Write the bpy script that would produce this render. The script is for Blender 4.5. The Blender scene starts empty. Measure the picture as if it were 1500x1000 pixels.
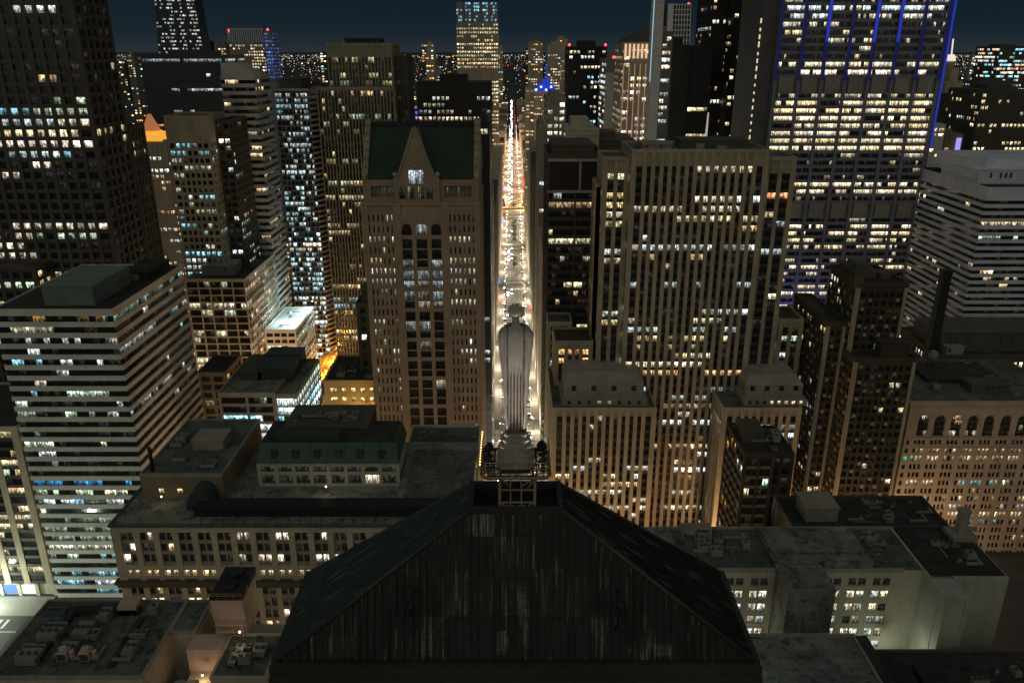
import bpy, math, random
from mathutils import Vector
from mathutils.bvhtree import BVHTree
C = bpy.context.scene
R = math.radians
# ------------------------------------------------------------------ camera, sky, fill sun, exposure
PITCH = R(20.0); FPX = 1167.0; ZC = 200.0
cam_d = bpy.data.cameras.new('camera'); cam = bpy.data.objects.new('camera', cam_d)
C.collection.objects.link(cam); C.camera = cam
cam.location = (0, 0, ZC); cam.rotation_euler = (R(90) - PITCH, 0, 0)
cam_d.sensor_width = 36.0; cam_d.lens = 36.0 * FPX / 1500.0
cam_d.clip_start = 0.5; cam_d.clip_end = 200000
W = bpy.data.worlds.new('World'); C.world = W; W.use_nodes = True
nt = W.node_tree; nd = nt.nodes; lk = nt.links
for n in list(nd): nd.remove(n)
def N(t, **k):
    n = nd.new(t)
    for a, b in k.items(): setattr(n, a, b)
    return n
wo = N('ShaderNodeOutputWorld')
sky = N('ShaderNodeTexSky', sky_type='NISHITA', sun_disc=False)
sky.sun_elevation = R(-6); sky.sun_rotation = R(300)
bg1 = N('ShaderNodeBackground'); bg1.inputs['Strength'].default_value = 0.05
lk.new(sky.outputs[0], bg1.inputs['Color'])
tc = N('ShaderNodeTexCoord'); sp = N('ShaderNodeSeparateXYZ'); lk.new(tc.outputs['Generated'], sp.inputs[0])
def mr(src, a, b, c, d, smooth=True):
    m = N('ShaderNodeMapRange', interpolation_type='SMOOTHSTEP' if smooth else 'LINEAR')
    m.inputs['From Min'].default_value = a; m.inputs['From Max'].default_value = b
    m.inputs['To Min'].default_value = c; m.inputs['To Max'].default_value = d
    lk.new(src, m.inputs['Value']); return m.outputs[0]
hz = N('ShaderNodeValToRGB'); lk.new(mr(sp.outputs['Z'], -0.005, 0.085, 0, 1, False), hz.inputs[0])
e = hz.color_ramp.elements
e[0].position = 0; e[0].color = (.022, .028, .034, 1); e[1].position = 1; e[1].color = (.0020, .0085, .0155, 1)
m = e.new(.3); m.color = (.0075, .0160, .0235, 1)
bg2 = N('ShaderNodeBackground'); lk.new(hz.outputs[0], bg2.inputs['Color'])
# city glow on the haze overhead and over the districts to the south
bg3 = N('ShaderNodeBackground'); bg3.inputs['Color'].default_value = (1.0, .92, .71, 1)
lk.new(mr(sp.outputs['Y'], .15, -.75, 0, .17), bg3.inputs['Strength'])
bg4 = N('ShaderNodeBackground'); bg4.inputs['Color'].default_value = (.82, 1.0, .86, 1)
lk.new(mr(sp.outputs['Z'], .3, 1.0, 0, .072), bg4.inputs['Strength'])
def addsh(a, b):
    s = N('ShaderNodeAddShader'); lk.new(a, s.inputs[0]); lk.new(b, s.inputs[1]); return s.outputs[0]
lk.new(addsh(addsh(bg1.outputs[0], bg2.outputs[0]), addsh(bg3.outputs[0], bg4.outputs[0])), wo.inputs['Surface'])
sd = bpy.data.lights.new('south_fill_sun', 'SUN'); sd.energy = .065; sd.angle = R(8); sd.color = (1, .9, .76)  # added fill for the south-facing facades, standing in for city glow
so = bpy.data.objects.new('south_fill_sun', sd); C.collection.objects.link(so); so.rotation_euler = (R(58), 0, R(-32))
C.view_settings.view_transform = 'Standard'; C.view_settings.look = 'None'
C.view_settings.exposure = .12; C.view_settings.gamma = 1
cy = C.cycles
cy.max_bounces = 4; cy.diffuse_bounces = 2; cy.glossy_bounces = 2; cy.transmission_bounces = 2
cy.sample_clamp_indirect = 1.0; cy.sample_clamp_direct = 0; cy.caustics_reflective = False; cy.caustics_refractive = False
cy.use_denoising = True; cy.use_light_tree = True; cy.use_adaptive_sampling = False
try: cy.denoising_prefilter = 'ACCURATE'
except Exception: pass

# ------------------------------------------------------------------ helpers
def at(px, py, Y):
    'point at distance Y that the photograph shows at px, py (1500 x 1000)'
    e = PITCH + math.atan((py - 500) / FPX); h = Y * math.tan(e); c = Y * math.cos(PITCH) + h * math.sin(PITCH)
    return (px - 750) * c / FPX, ZC - h
def X(px, py, Y): return at(px, py, Y)[0]
def Z(py, Y): return at(750, py, Y)[1]
def proj(x, y, z):
    h = ZC - z; c = y * math.cos(PITCH) + h * math.sin(PITCH)
    return 750 + FPX * x / c, 500 + FPX * (h * math.cos(PITCH) - y * math.sin(PITCH)) / c, c
rng = random.Random(7)
LOC = {}
def tag(o, label=None, cat=None, group=None, kind=None):
    if label: o['label'] = label
    if cat: o['category'] = cat
    if group: o['group'] = group
    if kind: o['kind'] = kind
    return o
def empty(name, loc, label, cat, group=None):
    o = bpy.data.objects.new(name, None); C.collection.objects.link(o); o.location = loc
    o.empty_display_size = .5; LOC[o.name] = Vector(loc)
    return tag(o, label, cat, group)
OCC_V, OCC_F = [], []
class MB:
    def __init__(s): s.v = []; s.f = []; s.m = []; s.lit = []; s.uv = []; s.smooth = []
    def face(s, idx, m=0, sm=False): s.f.append(tuple(idx)); s.m.append(m); s.smooth.append(sm)
    def box(s, x0, x1, y0, y1, z0, z1, m=0):
        b = len(s.v)
        s.v += [(x0,y0,z0),(x1,y0,z0),(x1,y1,z0),(x0,y1,z0),(x0,y0,z1),(x1,y0,z1),(x1,y1,z1),(x0,y1,z1)]
        for q in ((0,3,2,1),(4,5,6,7),(0,1,5,4),(1,2,6,5),(2,3,7,6),(3,0,4,7)):
            s.face([b + i for i in q], m)
    def obox(s, o, u, n, u0, u1, d0, d1, z0, z1, m=0):
        'box in a facade frame: o origin, u along, n inward'
        b = len(s.v)
        for z in (z0, z1):
            for (a, d) in ((u0, d0), (u1, d0), (u1, d1), (u0, d1)):
                s.v.append((o[0] + u[0]*a + n[0]*d, o[1] + u[1]*a + n[1]*d, z))
        for q in ((0,3,2,1),(4,5,6,7),(0,1,5,4),(1,2,6,5),(2,3,7,6),(3,0,4,7)):
            s.face([b + i for i in q], m)
    def quad(s, p, m=0): 
        b = len(s.v); s.v += [tuple(q) for q in p]; s.face(range(b, b + len(p)), m)
    def frustum(s, pts0, pts1, m=0, sm=False, caps=True):
        b = len(s.v); n = len(pts0); s.v += [tuple(q) for q in pts0] + [tuple(q) for q in pts1]
        for i in range(n):
            j = (i + 1) % n; s.face((b+i, b+j, b+n+j, b+n+i), m, sm)
        if caps:
            s.face([b + i for i in reversed(range(n))], m); s.face([b + n + i for i in range(n)], m)
    def cyl(s, x, y, z0, z1, r0, r1=None, n=12, m=0, sm=True):
        r1 = r0 if r1 is None else r1
        c = [(math.cos(2*math.pi*i/n), math.sin(2*math.pi*i/n)) for i in range(n)]
        s.frustum([(x+r0*a, y+r0*b, z0) for a, b in c], [(x+r1*a, y+r1*b, z1) for a, b in c], m, sm)
    def tube(s, a, b, r, m=0, n=6):
        a = Vector(a); b = Vector(b); d = (b - a).normalized()
        u = d.orthogonal().normalized(); w = d.cross(u)
        c = [(math.cos(2*math.pi*i/n), math.sin(2*math.pi*i/n)) for i in range(n)]
        s.frustum([a + u*(r*p) + w*(r*q) for p, q in c], [b + u*(r*p) + w*(r*q) for p, q in c], m, True)
    def ball(s, x, y, z, r, m=0, n=8, k=5, sz=1):
        b = len(s.v); s.v.append((x, y, z - r*sz))
        for j in range(1, k):
            t = -math.pi/2 + math.pi*j/k
            for i in range(n):
                a = 2*math.pi*i/n; s.v.append((x + r*math.cos(t)*math.cos(a), y + r*math.cos(t)*math.sin(a), z + r*sz*math.sin(t)))
        s.v.append((x, y, z + r*sz)); top = len(s.v) - 1
        for i in range(n):
            s.face((b, b+1+(i+1) % n, b+1+i), m, True)
            s.face((top, b+1+(k-2)*n+i, b+1+(k-2)*n+(i+1) % n), m, True)
            for j in range(k-2): s.face((b+1+j*n+i, b+1+j*n+(i+1) % n, b+1+(j+1)*n+(i+1) % n, b+1+(j+1)*n+i), m, True)
    def occ(s):
        b = len(OCC_V); OCC_V.extend(s.v); OCC_F.extend(tuple(b + i for i in f) for f in s.f); return s
    def build(s, name, mats, parent=None, loc=None, lits=None, uvs=None):
        l = LOC[parent.name] if parent is not None else Vector(loc or (0, 0, 0))
        me = bpy.data.meshes.new(name)
        me.from_pydata([(x - l.x, y - l.y, z - l.z) for x, y, z in s.v], [], s.f)
        for mt in (mats if isinstance(mats, (list, tuple)) else [mats]): me.materials.append(mt)
        me.polygons.foreach_set('material_index', s.m); me.polygons.foreach_set('use_smooth', s.smooth)
        if lits is not None:
            a = me.attributes.new('lit', 'FLOAT_COLOR', 'FACE')
            a.data.foreach_set('color', [c for q in lits for c in q])
        if uvs is not None:
            u = me.uv_layers.new(name='UVMap'); u.data.foreach_set('uv', [c for q in uvs for p in q for c in p])
        me.update()
        o = bpy.data.objects.new(name, me); C.collection.objects.link(o); LOC[o.name] = l
        if parent is not None: o.parent = parent
        else: o.location = l
        return o
# ------------------------------------------------------------------ materials
def mat(name): 
    m = bpy.data.materials.new(name); m.use_nodes = True
    return m, m.node_tree, m.node_tree.nodes['Principled BSDF']
def wallmat(name, col, var=.25, rough=.85, sc=.12, streak=0.0, metal=0.0, fine=1.5, bump=0.0):
    m, t, b = mat(name); n = t.nodes; L = t.links.new
    tc = n.new('ShaderNodeTexCoord')
    a = n.new('ShaderNodeTexNoise'); a.inputs['Scale'].default_value = sc; a.inputs['Detail'].default_value = 5
    L(tc.outputs['Object'], a.inputs['Vector'])
    f = n.new('ShaderNodeTexNoise'); f.inputs['Scale'].default_value = fine; f.inputs['Detail'].default_value = 5; f.inputs['Roughness'].default_value = .65
    mp = n.new('ShaderNodeMapping'); mp.inputs['Scale'].default_value = (1, 1, .12 if streak else 1)
    L(tc.outputs['Object'], mp.inputs[0]); L(mp.outputs[0], f.inputs['Vector'])
    ad = n.new('ShaderNodeMath'); ad.operation = 'MULTIPLY_ADD'; ad.inputs[1].default_value = .5 + streak; L(f.outputs[0], ad.inputs[0]); L(a.outputs[0], ad.inputs[2])
    mr_ = n.new('ShaderNodeMapRange'); mr_.inputs['From Min'].default_value = .45; mr_.inputs['From Max'].default_value = 1.05 + streak
    mr_.inputs['To Min'].default_value = 1 - var; mr_.inputs['To Max'].default_value = 1 + var; L(ad.outputs[0], mr_.inputs[0])
    mx = n.new('ShaderNodeVectorMath'); mx.operation = 'SCALE'; mx.inputs[0].default_value = col; L(mr_.outputs[0], mx.inputs['Scale'])
    L(mx.outputs[0], b.inputs['Base Color']); b.inputs['Roughness'].default_value = rough; b.inputs['Metallic'].default_value = metal
    if bump:
        bp = n.new('ShaderNodeBump'); bp.inputs['Strength'].default_value = bump; L(f.outputs[0], bp.inputs['Height']); L(bp.outputs[0], b.inputs['Normal'])
    return m
def roofmat(name, col):
    m, t, b = mat(name); n = t.nodes; L = t.links.new; tc = n.new('ShaderNodeTexCoord')
    def noise(sc, det): 
        q = n.new('ShaderNodeTexNoise'); q.inputs['Scale'].default_value = sc; q.inputs['Detail'].default_value = det; q.inputs['Roughness'].default_value = .7; L(tc.outputs['Object'], q.inputs['Vector']); return q.outputs[0]
    def rng_(src, a, b_, c, d):
        q = n.new('ShaderNodeMapRange'); q.inputs['From Min'].default_value = a; q.inputs['From Max'].default_value = b_; q.inputs['To Min'].default_value = c; q.inputs['To Max'].default_value = d; L(src, q.inputs[0]); return q.outputs[0]
    def mul(a, b_): 
        q = n.new('ShaderNodeMath'); q.operation = 'MULTIPLY'; L(a, q.inputs[0]); L(b_, q.inputs[1]); return q.outputs[0]
    br = n.new('ShaderNodeTexBrick'); br.inputs['Scale'].default_value = .12; br.inputs['Mortar Size'].default_value = .012; br.inputs['Color1'].default_value = (1, 1, 1, 1); br.inputs['Color2'].default_value = (.93, .93, .93, 1); br.inputs['Mortar'].default_value = (.78, .78, .78, 1); L(tc.outputs['Object'], br.inputs['Vector'])
    f = mul(mul(rng_(noise(.11, 6), .35, .65, .55, 1.35), rng_(noise(.33, 3), .56, .60, 1.0, .5)), mul(rng_(noise(1.6, 4), .3, .7, .65, 1.35), br.outputs['Color']))
    sc = n.new('ShaderNodeVectorMath'); sc.operation = 'SCALE'; sc.inputs[0].default_value = col; L(f, sc.inputs['Scale']); L(sc.outputs[0], b.inputs['Base Color']); b.inputs['Roughness'].default_value = .8
    return m
def sootmat(name, dark, pale, thr=.56, ax=(5.5, .3, .25)):
    'near-black sheet metal with thin pale runs of weathering'
    m, t, b = mat(name); n = t.nodes; L = t.links.new; tc = n.new('ShaderNodeTexCoord')
    def noise(s, det): 
        mp = n.new('ShaderNodeMapping'); mp.inputs['Scale'].default_value = s; L(tc.outputs['Object'], mp.inputs[0])
        q = n.new('ShaderNodeTexNoise'); q.inputs['Scale'].default_value = 1; q.inputs['Detail'].default_value = det; L(mp.outputs[0], q.inputs['Vector']); return q.outputs[0]
    def rng_(src, a, b_, c, d):
        q = n.new('ShaderNodeMapRange'); q.inputs['From Min'].default_value = a; q.inputs['From Max'].default_value = b_; q.inputs['To Min'].default_value = c; q.inputs['To Max'].default_value = d; L(src, q.inputs[0]); return q.outputs[0]
    def mul(a, b_): 
        q = n.new('ShaderNodeMath'); q.operation = 'MULTIPLY'; L(a, q.inputs[0]); L(b_, q.inputs[1]); return q.outputs[0]
    st = mul(rng_(noise(ax, 4), thr, thr+.12, 0, 1), rng_(noise((.5, .5, .45), 3), .38, .62, 0, 1)); sp = rng_(noise((9, 9, 5), 3), .35, .7, .5, 1.5)
    mx = n.new('ShaderNodeMix'); mx.data_type = 'RGBA'; L(st, mx.inputs[0]); mx.inputs[6].default_value = (*dark, 1); mx.inputs[7].default_value = (*pale, 1)
    sc = n.new('ShaderNodeVectorMath'); sc.operation = 'SCALE'; L(mx.outputs[2], sc.inputs[0]); L(sp, sc.inputs['Scale']); L(sc.outputs[0], b.inputs['Base Color']); b.inputs['Roughness'].default_value = .62
    bp = n.new('ShaderNodeBump'); bp.inputs['Strength'].default_value = .25; bp.inputs['Distance'].default_value = .05; L(st, bp.inputs['Height']); L(bp.outputs[0], b.inputs['Normal'])
    return m
def emit(name, col, s):
    m, t, b = mat(name); b.inputs['Base Color'].default_value = (*[min(1, c) * .3 for c in col], 1)
    b.inputs['Emission Color'].default_value = (*col, 1); b.inputs['Emission Strength'].default_value = s
    m.cycles.emission_sampling = 'NONE'; return m
def glassmat():
    m, t, b = mat('office_glass'); n = t.nodes; L = t.links.new
    at_ = n.new('ShaderNodeAttribute'); at_.attribute_name = 'lit'
    uv = n.new('ShaderNodeUVMap'); uv.uv_map = 'UVMap'
    cb = n.new('ShaderNodeCombineXYZ')
    def mul(src, k):
        q = n.new('ShaderNodeMath'); q.operation = 'MULTIPLY'; q.inputs[1].default_value = k; L(src, q.inputs[0]); return q.outputs[0]
    def fr(src):
        q = n.new('ShaderNodeMath'); q.operation = 'FRACT'; L(src, q.inputs[0]); return q.outputs[0]
    sd = at_.outputs['Alpha']
    L(mul(sd, 53.7), cb.inputs[0]); L(mul(sd, 91.3), cb.inputs[1]); L(mul(sd, 17.1), cb.inputs[2])
    mp = n.new('ShaderNodeMapping'); mp.inputs['Scale'].default_value = (1.5, 1.15, 1); L(uv.outputs[0], mp.inputs[0]); L(cb.outputs[0], mp.inputs[1])
    ns = n.new('ShaderNodeTexNoise'); ns.inputs['Scale'].default_value = 1.3; ns.inputs['Detail'].default_value = 1.6; L(mp.outputs[0], ns.inputs['Vector'])
    r = n.new('ShaderNodeMapRange'); r.interpolation_type = 'SMOOTHSTEP'
    for k, v in (('From Min', .40), ('From Max', .60), ('To Min', .35), ('To Max', 1.6)): r.inputs[k].default_value = v
    L(ns.outputs[0], r.inputs[0])
    # a third of the windows have a blind pulled part of the way
    sx = n.new('ShaderNodeSeparateXYZ'); L(uv.outputs[0], sx.inputs[0])
    g = n.new('ShaderNodeMath'); g.operation = 'GREATER_THAN'; L(sx.outputs[1], g.inputs[0]); L(fr(mul(sd, 13.37)), g.inputs[1])
    h = n.new('ShaderNodeMath'); h.operation = 'GREATER_THAN'; h.inputs[1].default_value = .72; L(fr(mul(sd, 7.77)), h.inputs[0])
    gh = n.new('ShaderNodeMath'); gh.operation = 'MULTIPLY'; L(g.outputs[0], gh.inputs[0]); L(h.outputs[0], gh.inputs[1])
    mx = n.new('ShaderNodeMix'); L(gh.outputs[0], mx.inputs[0]); L(r.outputs[0], mx.inputs[2]); mx.inputs[3].default_value = .75
    mp2 = n.new('ShaderNodeMapping'); mp2.inputs['Scale'].default_value = (3.2, .25, 1); L(uv.outputs[0], mp2.inputs[0]); L(cb.outputs[0], mp2.inputs[1])
    n2 = n.new('ShaderNodeTexNoise'); n2.inputs['Scale'].default_value = 1.2; n2.inputs['Detail'].default_value = 1; L(mp2.outputs[0], n2.inputs['Vector'])
    hgt = n.new('ShaderNodeMapRange'); hgt.inputs['From Min'].default_value = .3; hgt.inputs['From Max'].default_value = .7; hgt.inputs['To Min'].default_value = -.1; hgt.inputs['To Max'].default_value = .85; L(n2.outputs[0], hgt.inputs[0])
    fu = n.new('ShaderNodeMath'); fu.operation = 'GREATER_THAN'; L(sx.outputs[1], fu.inputs[0]); L(hgt.outputs[0], fu.inputs[1])
    fm = n.new('ShaderNodeMapRange'); fm.inputs['To Min'].default_value = .22; fm.inputs['To Max'].default_value = 1.0; L(fu.outputs[0], fm.inputs[0])
    cz = n.new('ShaderNodeMapRange'); cz.inputs['From Min'].default_value = .1; cz.inputs['From Max'].default_value = 1; cz.inputs['To Min'].default_value = .75; cz.inputs['To Max'].default_value = 1.25; L(sx.outputs[1], cz.inputs[0])
    q1 = n.new('ShaderNodeMath'); q1.operation = 'MULTIPLY'; L(fm.outputs[0], q1.inputs[0]); L(cz.outputs[0], q1.inputs[1])
    # sash bar through the middle of about half of the panes
    sb = n.new('ShaderNodeMath'); sb.operation = 'SUBTRACT'; sb.inputs[1].default_value = .5; L(sx.outputs[0], sb.inputs[0]); ab = n.new('ShaderNodeMath'); ab.operation = 'ABSOLUTE'; L(sb.outputs[0], ab.inputs[0])
    wd = n.new('ShaderNodeMath'); wd.operation = 'MULTIPLY_ADD'; L(fr(mul(sd, 29.3)), wd.inputs[0]); wd.inputs[1].default_value = .14; wd.inputs[2].default_value = -.06
    sg = n.new('ShaderNodeMath'); sg.operation = 'GREATER_THAN'; L(ab.outputs[0], sg.inputs[0]); L(wd.outputs[0], sg.inputs[1])
    sm = n.new('ShaderNodeMapRange'); sm.inputs['To Min'].default_value = .15; L(sg.outputs[0], sm.inputs[0])
    q2 = n.new('ShaderNodeMath'); q2.operation = 'MULTIPLY'; L(q1.outputs[0], q2.inputs[0]); L(sm.outputs[0], q2.inputs[1])
    q3 = n.new('ShaderNodeMath'); q3.operation = 'MULTIPLY'; L(q2.outputs[0], q3.inputs[0]); L(mx.outputs[0], q3.inputs[1])
    sc = n.new('ShaderNodeVectorMath'); sc.operation = 'SCALE'; L(at_.outputs['Color'], sc.inputs[0]); L(q3.outputs[0], sc.inputs['Scale'])
    L(sc.outputs[0], b.inputs['Emission Color']); b.inputs['Emission Strength'].default_value = 1
    b.inputs['Base Color'].default_value = (.012, .013, .015, 1); b.inputs['Roughness'].default_value = .12
    m.cycles.emission_sampling = 'NONE'; return m
GLASS = glassmat()
M = {}
M['limestone'] = wallmat('limestone', (.34, .295, .215), .35, streak=.3)
M['granite'] = wallmat('pink_granite', (.31, .235, .165), .3, streak=.2)
M['brownstone'] = wallmat('brown_brick', (.20, .16, .11), .3, fine=4)
M['tan'] = wallmat('tan_terracotta', (.42, .35, .26), .35, streak=.2)
M['pinkterra'] = wallmat('pink_terracotta', (.47, .375, .28), .3, streak=.2)
M['concrete'] = wallmat('pale_concrete', (.52, .52, .47), .3, streak=.3)
M['whitepanel'] = wallmat('white_panel', (.62, .62, .60), .12, streak=.2)
M['greystone'] = wallmat('grey_stone', (.27, .25, .215), .4, streak=.3)
M['palestone'] = wallmat('pale_stone', (.42, .39, .31), .35, streak=.3)
M['darkstone'] = wallmat('dark_stone', (.085, .077, .06), .35, streak=.4)
M['blackmetal'] = wallmat('black_metal', (.022, .022, .022), .3, .55, metal=.2)
M['bronze'] = wallmat('bronze_spandrel', (.05, .042, .034), .3, .6)
M['blueglass'] = wallmat('dark_blue_curtain_wall', (.025, .035, .045), .3, .3)
M['yellowbrick'] = wallmat('yellow_brick', (.50, .36, .16), .25, fine=5)
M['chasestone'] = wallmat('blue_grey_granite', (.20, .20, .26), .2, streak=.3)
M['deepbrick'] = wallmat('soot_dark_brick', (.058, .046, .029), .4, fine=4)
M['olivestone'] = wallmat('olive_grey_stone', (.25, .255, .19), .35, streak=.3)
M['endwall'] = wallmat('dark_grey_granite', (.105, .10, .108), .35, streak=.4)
M['bandpanel'] = wallmat('weathered_band_panel', (.44, .43, .40), .35, streak=.3)
M['roof'] = roofmat('gravel_roof', (.115, .12, .105))
M['roofdark'] = roofmat('tar_roof', (.036, .037, .033))
M['rooflight'] = roofmat('pale_membrane_roof', (.20, .21, .19))
M['coolpanel'] = wallmat('cool_grey_panel', (.58, .62, .70), .3, streak=.3)
M['greenpent'] = wallmat('grey_green_panel', (.15, .19, .17), .4, streak=.3)
M['roofwhite'] = wallmat('white_membrane_roof', (.75, .8, .8), .1)
M['greencopper'] = wallmat('green_copper', (.035, .085, .06), .35, .6, sc=.2, streak=.5)
M['darkcopper'] = sootmat('dark_patinated_copper', (.042, .064, .060), (.12, .18, .165), .52, (.3, 5.5, .3))
M['sootroof'] = sootmat('sooty_lead_sheet', (.0105, .0105, .010), (.19, .19, .175), .565)
M['sideroof'] = sootmat('sooty_side_sheet', (.014, .014, .013), (.10, .10, .09), .54, (.3, 5.5, .3))
M['greenroof'] = wallmat('green_tile_roof', (.015, .038, .022), .35, .7, fine=3)
M['metal'] = wallmat('grey_metal', (.26, .25, .22), .25, .55, metal=.3)
M['yellow'] = wallmat('yellow_paint', (.50, .34, .07), .2, .6)
M['pinkpaint'] = wallmat('pinkish_sheet', (.50, .37, .30), .15)
M['louver'] = wallmat('dark_green_louver', (.035, .055, .05), .4, .5, streak=.6)
M['blank'] = wallmat('stained_render', (.36, .36, .31), .35, sc=.2, streak=.5, fine=.8)
# ------------------------------------------------------------------ lit windows
WARM = (1, .70, .36); NEUT = (1, .86, .62); COOL = (.86, .98, .98); GREEN = (.80, 1.0, .74); AMB = (1, .50, .14); BLUE = (.06, .22, 1.0); CYAN = (.35, .85, 1.0); PINK = (1, .72, .62)
P_OFF = [(NEUT, 5), (WARM, 3), (COOL, 2), (GREEN, 1)]
P_WARM = [(WARM, 5), (NEUT, 4), (AMB, 1)]
P_COOL = [(COOL, 5), (NEUT, 2), (GREEN, 2), (CYAN, 1)]
P_YEL = [((1, .82, .45), 5), (WARM, 3), (GREEN, 1)]
def pick(pal, r):
    t = r.random() * sum(w for _, w in pal)
    for c, w in pal:
        t -= w
        if t <= 0: return c
    return pal[-1][0]
def lits(nf, nb, pf=.3, pa=.6, pi=.12, pal=P_OFF, s=.5, rows=None, r=rng, stick=.5):
    'one colour per window; row 0 is the top storey'
    out = []
    for i in range(nf):
        p = pa if r.random() < pf else pi; ss = s * r.uniform(.8, 1.9); pl = pal
        if rows and i in rows:
            q = rows[i]; p = q[0]; ss = s * (q[2] if len(q) > 2 else 1.2); pl = q[1] if len(q) > 1 and q[1] else pal
        tint = pick(pl, r); row = []; on = r.random() < p
        for j in range(nb):
            if r.random() > stick:
                on = r.random() < p
                if r.random() < .25: tint = pick(pl, r)
            if on:
                k = ss * math.exp(r.gauss(0, .45)); row.append(tuple(c * k for c in tint))
            else: row.append((.0015, .0017, .0018) if r.random() > .2 else tuple(c * .02 for c in tint))
        out.append(row)
    return out
BUILDINGS = []
FR = {'S': lambda B: ((0, B[2]), (1, 0), (0, 1)), 'E': lambda B: ((B[1], 0), (0, 1), (-1, 0)), 'W': lambda B: ((B[0], 0), (0, 1), (1, 0)), 'N': lambda B: ((0, B[3]), (1, 0), (0, -1))}
class Bld:
    def __init__(s, name, label, cat='building', x0=0, x1=1, y0=0, y1=1, cap=100, group=None, z0=0):
        s.root = empty(name, ((x0+x1)/2, (y0+y1)/2, z0), label, cat, group); s.wins = []; s.cap = cap; BUILDINGS.append(s)
    def add(s, name, mb, mats, occ=True, parent=None):
        if occ: mb.occ()
        p = parent or s.root
        return mb.build(name, mats, p)
    def win(s, o, u, n, u0, u1, d, z0, z1, cols):
        'one window unit: a strip of panes, one colour each'
        k = len(cols); q = []
        for i, c in enumerate(cols):
            a = u0 + (u1-u0)*i/k; b = u0 + (u1-u0)*(i+1)/k
            P = [(o[0]+u[0]*t+n[0]*d, o[1]+u[1]*t+n[1]*d, z) for t, z in ((a, z0), (b, z0), (b, z1), (a, z1))]
            # face outwards
            nx = (Vector(P[1])-Vector(P[0])).cross(Vector(P[3])-Vector(P[0]))
            if nx.x*n[0]+nx.y*n[1] > 0: P = [P[1], P[0], P[3], P[2]]
            q.append((P, (*c, rng.random())))
        s.wins.append(q)
    def tier(s, x0, x1, y0, y1, z0, z1, wall, span=None, bw=3.2, fh=3.9, pw=.9, sh=1.5, rec=.45, sd=.15, style='pier', seg=1, L=None, LE=None, faces='SEW', base=0, top=1.2, roof='roof', cw=None, par=.9, bwe=None, extra=None):
        'a storeyed block: core, corner posts, piers, spandrels, parapet, roof and windows'
        B = (x0, x1, y0, y1); w = MB(); L = L or {}
        w.box(x0+rec, x1-rec, y0+rec, y1-rec, z0, z1-.25)
        cw = pw*1.1 if cw is None else cw
        for cx in (x0, x1):
            for cyy in (y0, y1):
                a = (cx-.02, cx+cw) if cx == x0 else (cx-cw, cx+.02); b = (cyy-.02, cyy+cw) if cyy == y0 else (cyy-cw, cyy+.02)
                w.box(a[0], a[1], b[0], b[1], z0, z1-.3)
        for fc in faces:
            o, u, n = FR[fc](B); a0, a1 = (x0, x1) if fc in 'SN' else (y0, y1); a0 += cw; a1 -= cw
            bb = bw if fc in 'SN' or bwe is None else bwe
            nb = max(1, round((a1-a0)/bb)); nf = max(1, round((z1-top-z0-base)/fh)); h = (z1-top-z0-base)/nf; b = (a1-a0)/nb
            ds, dp = (sd, 0) if style == 'pier' else (0, sd)
            for j in range(1, nb): 
                if pw > 0: w.obox(o, u, n, a0+b*j-pw/2, a0+b*j+pw/2, dp, rec+.1, z0, z1-.3)
            if base: w.obox(o, u, n, a0-.01, a1+.01, ds+.01, rec+.1, z0, z0+base)
            for i in range(nf):
                zb = z1-top-h*(i+1)
                w.obox(o, u, n, a0-.01, a1+.01, ds, rec+.1, zb-.001, zb+sh, 1 if span else 0)
            w.obox(o, u, n, a0-.012, a1+.012, ds+.004, rec+.1, z1-top, z1-.3)
            lt = lits(nf, nb*seg, **(LE if (LE and fc in 'EW') else L))
            for i in range(nf):
                zb = z1-top-h*(i+1)
                if style == 'ribbon': s.win(o, u, n, a0, a1, rec-.06, zb+sh, zb+h, lt[i])
                else:
                    for j in range(nb): s.win(o, u, n, a0+b*j+(pw/2 if j else 0), a0+b*(j+1)-(pw/2 if j < nb-1 else 0), rec-.06, zb+sh, zb+h, lt[i][j*seg:(j+1)*seg])
        if extra: extra(w)
        s.add('wall', w, [M[wall], M[span] if span else M[wall], M['limestone']])
        s.roof(x0, x1, y0, y1, z1, wall, roof, par)
    def roof(s, x0, x1, y0, y1, z, wall, roof, par=.9):
        p = MB(); t = .5; q = .05
        p.box(x0-q, x1+q, y0-q, y0+t, z-.6, z+par); p.box(x0-q, x1+q, y1-t, y1+q, z-.6, z+par)
        p.box(x0-q+.003, x0+t, y0+t, y1-t, z-.6, z+par-.01); p.box(x1-t, x1+q-.003, y0+t, y1-t, z-.6, z+par-.01)
        s.add('parapet', p, M[wall])
        r = MB(); r.box(x0+t-.05, x1-t+.05, y0+t-.05, y1-t+.05, z-.2, z)
        s.add('roof', r, M[roof])
    def pent(s, x0, x1, y0, y1, z0, z1, m='darkstone', name='penthouse', roof=None):
        w = MB(); w.box(x0, x1, y0, y1, z0, z1); w.box(x0-.25, x1+.25, y0-.25, y1+.25, z1+.002, z1+.35)
        n = int((x1-x0)/2.5)
        for i in range(n):
            a = x0 + (x1-x0)*(i+.5)/n
            if rng.random() < .4: w.box(a-.6, a+.6, y0-.08, y0+.1, z0+(z1-z0)*.45, z0+(z1-z0)*.85, 1)
        return s.add(name, w, [M[m], M['louver']])
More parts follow.
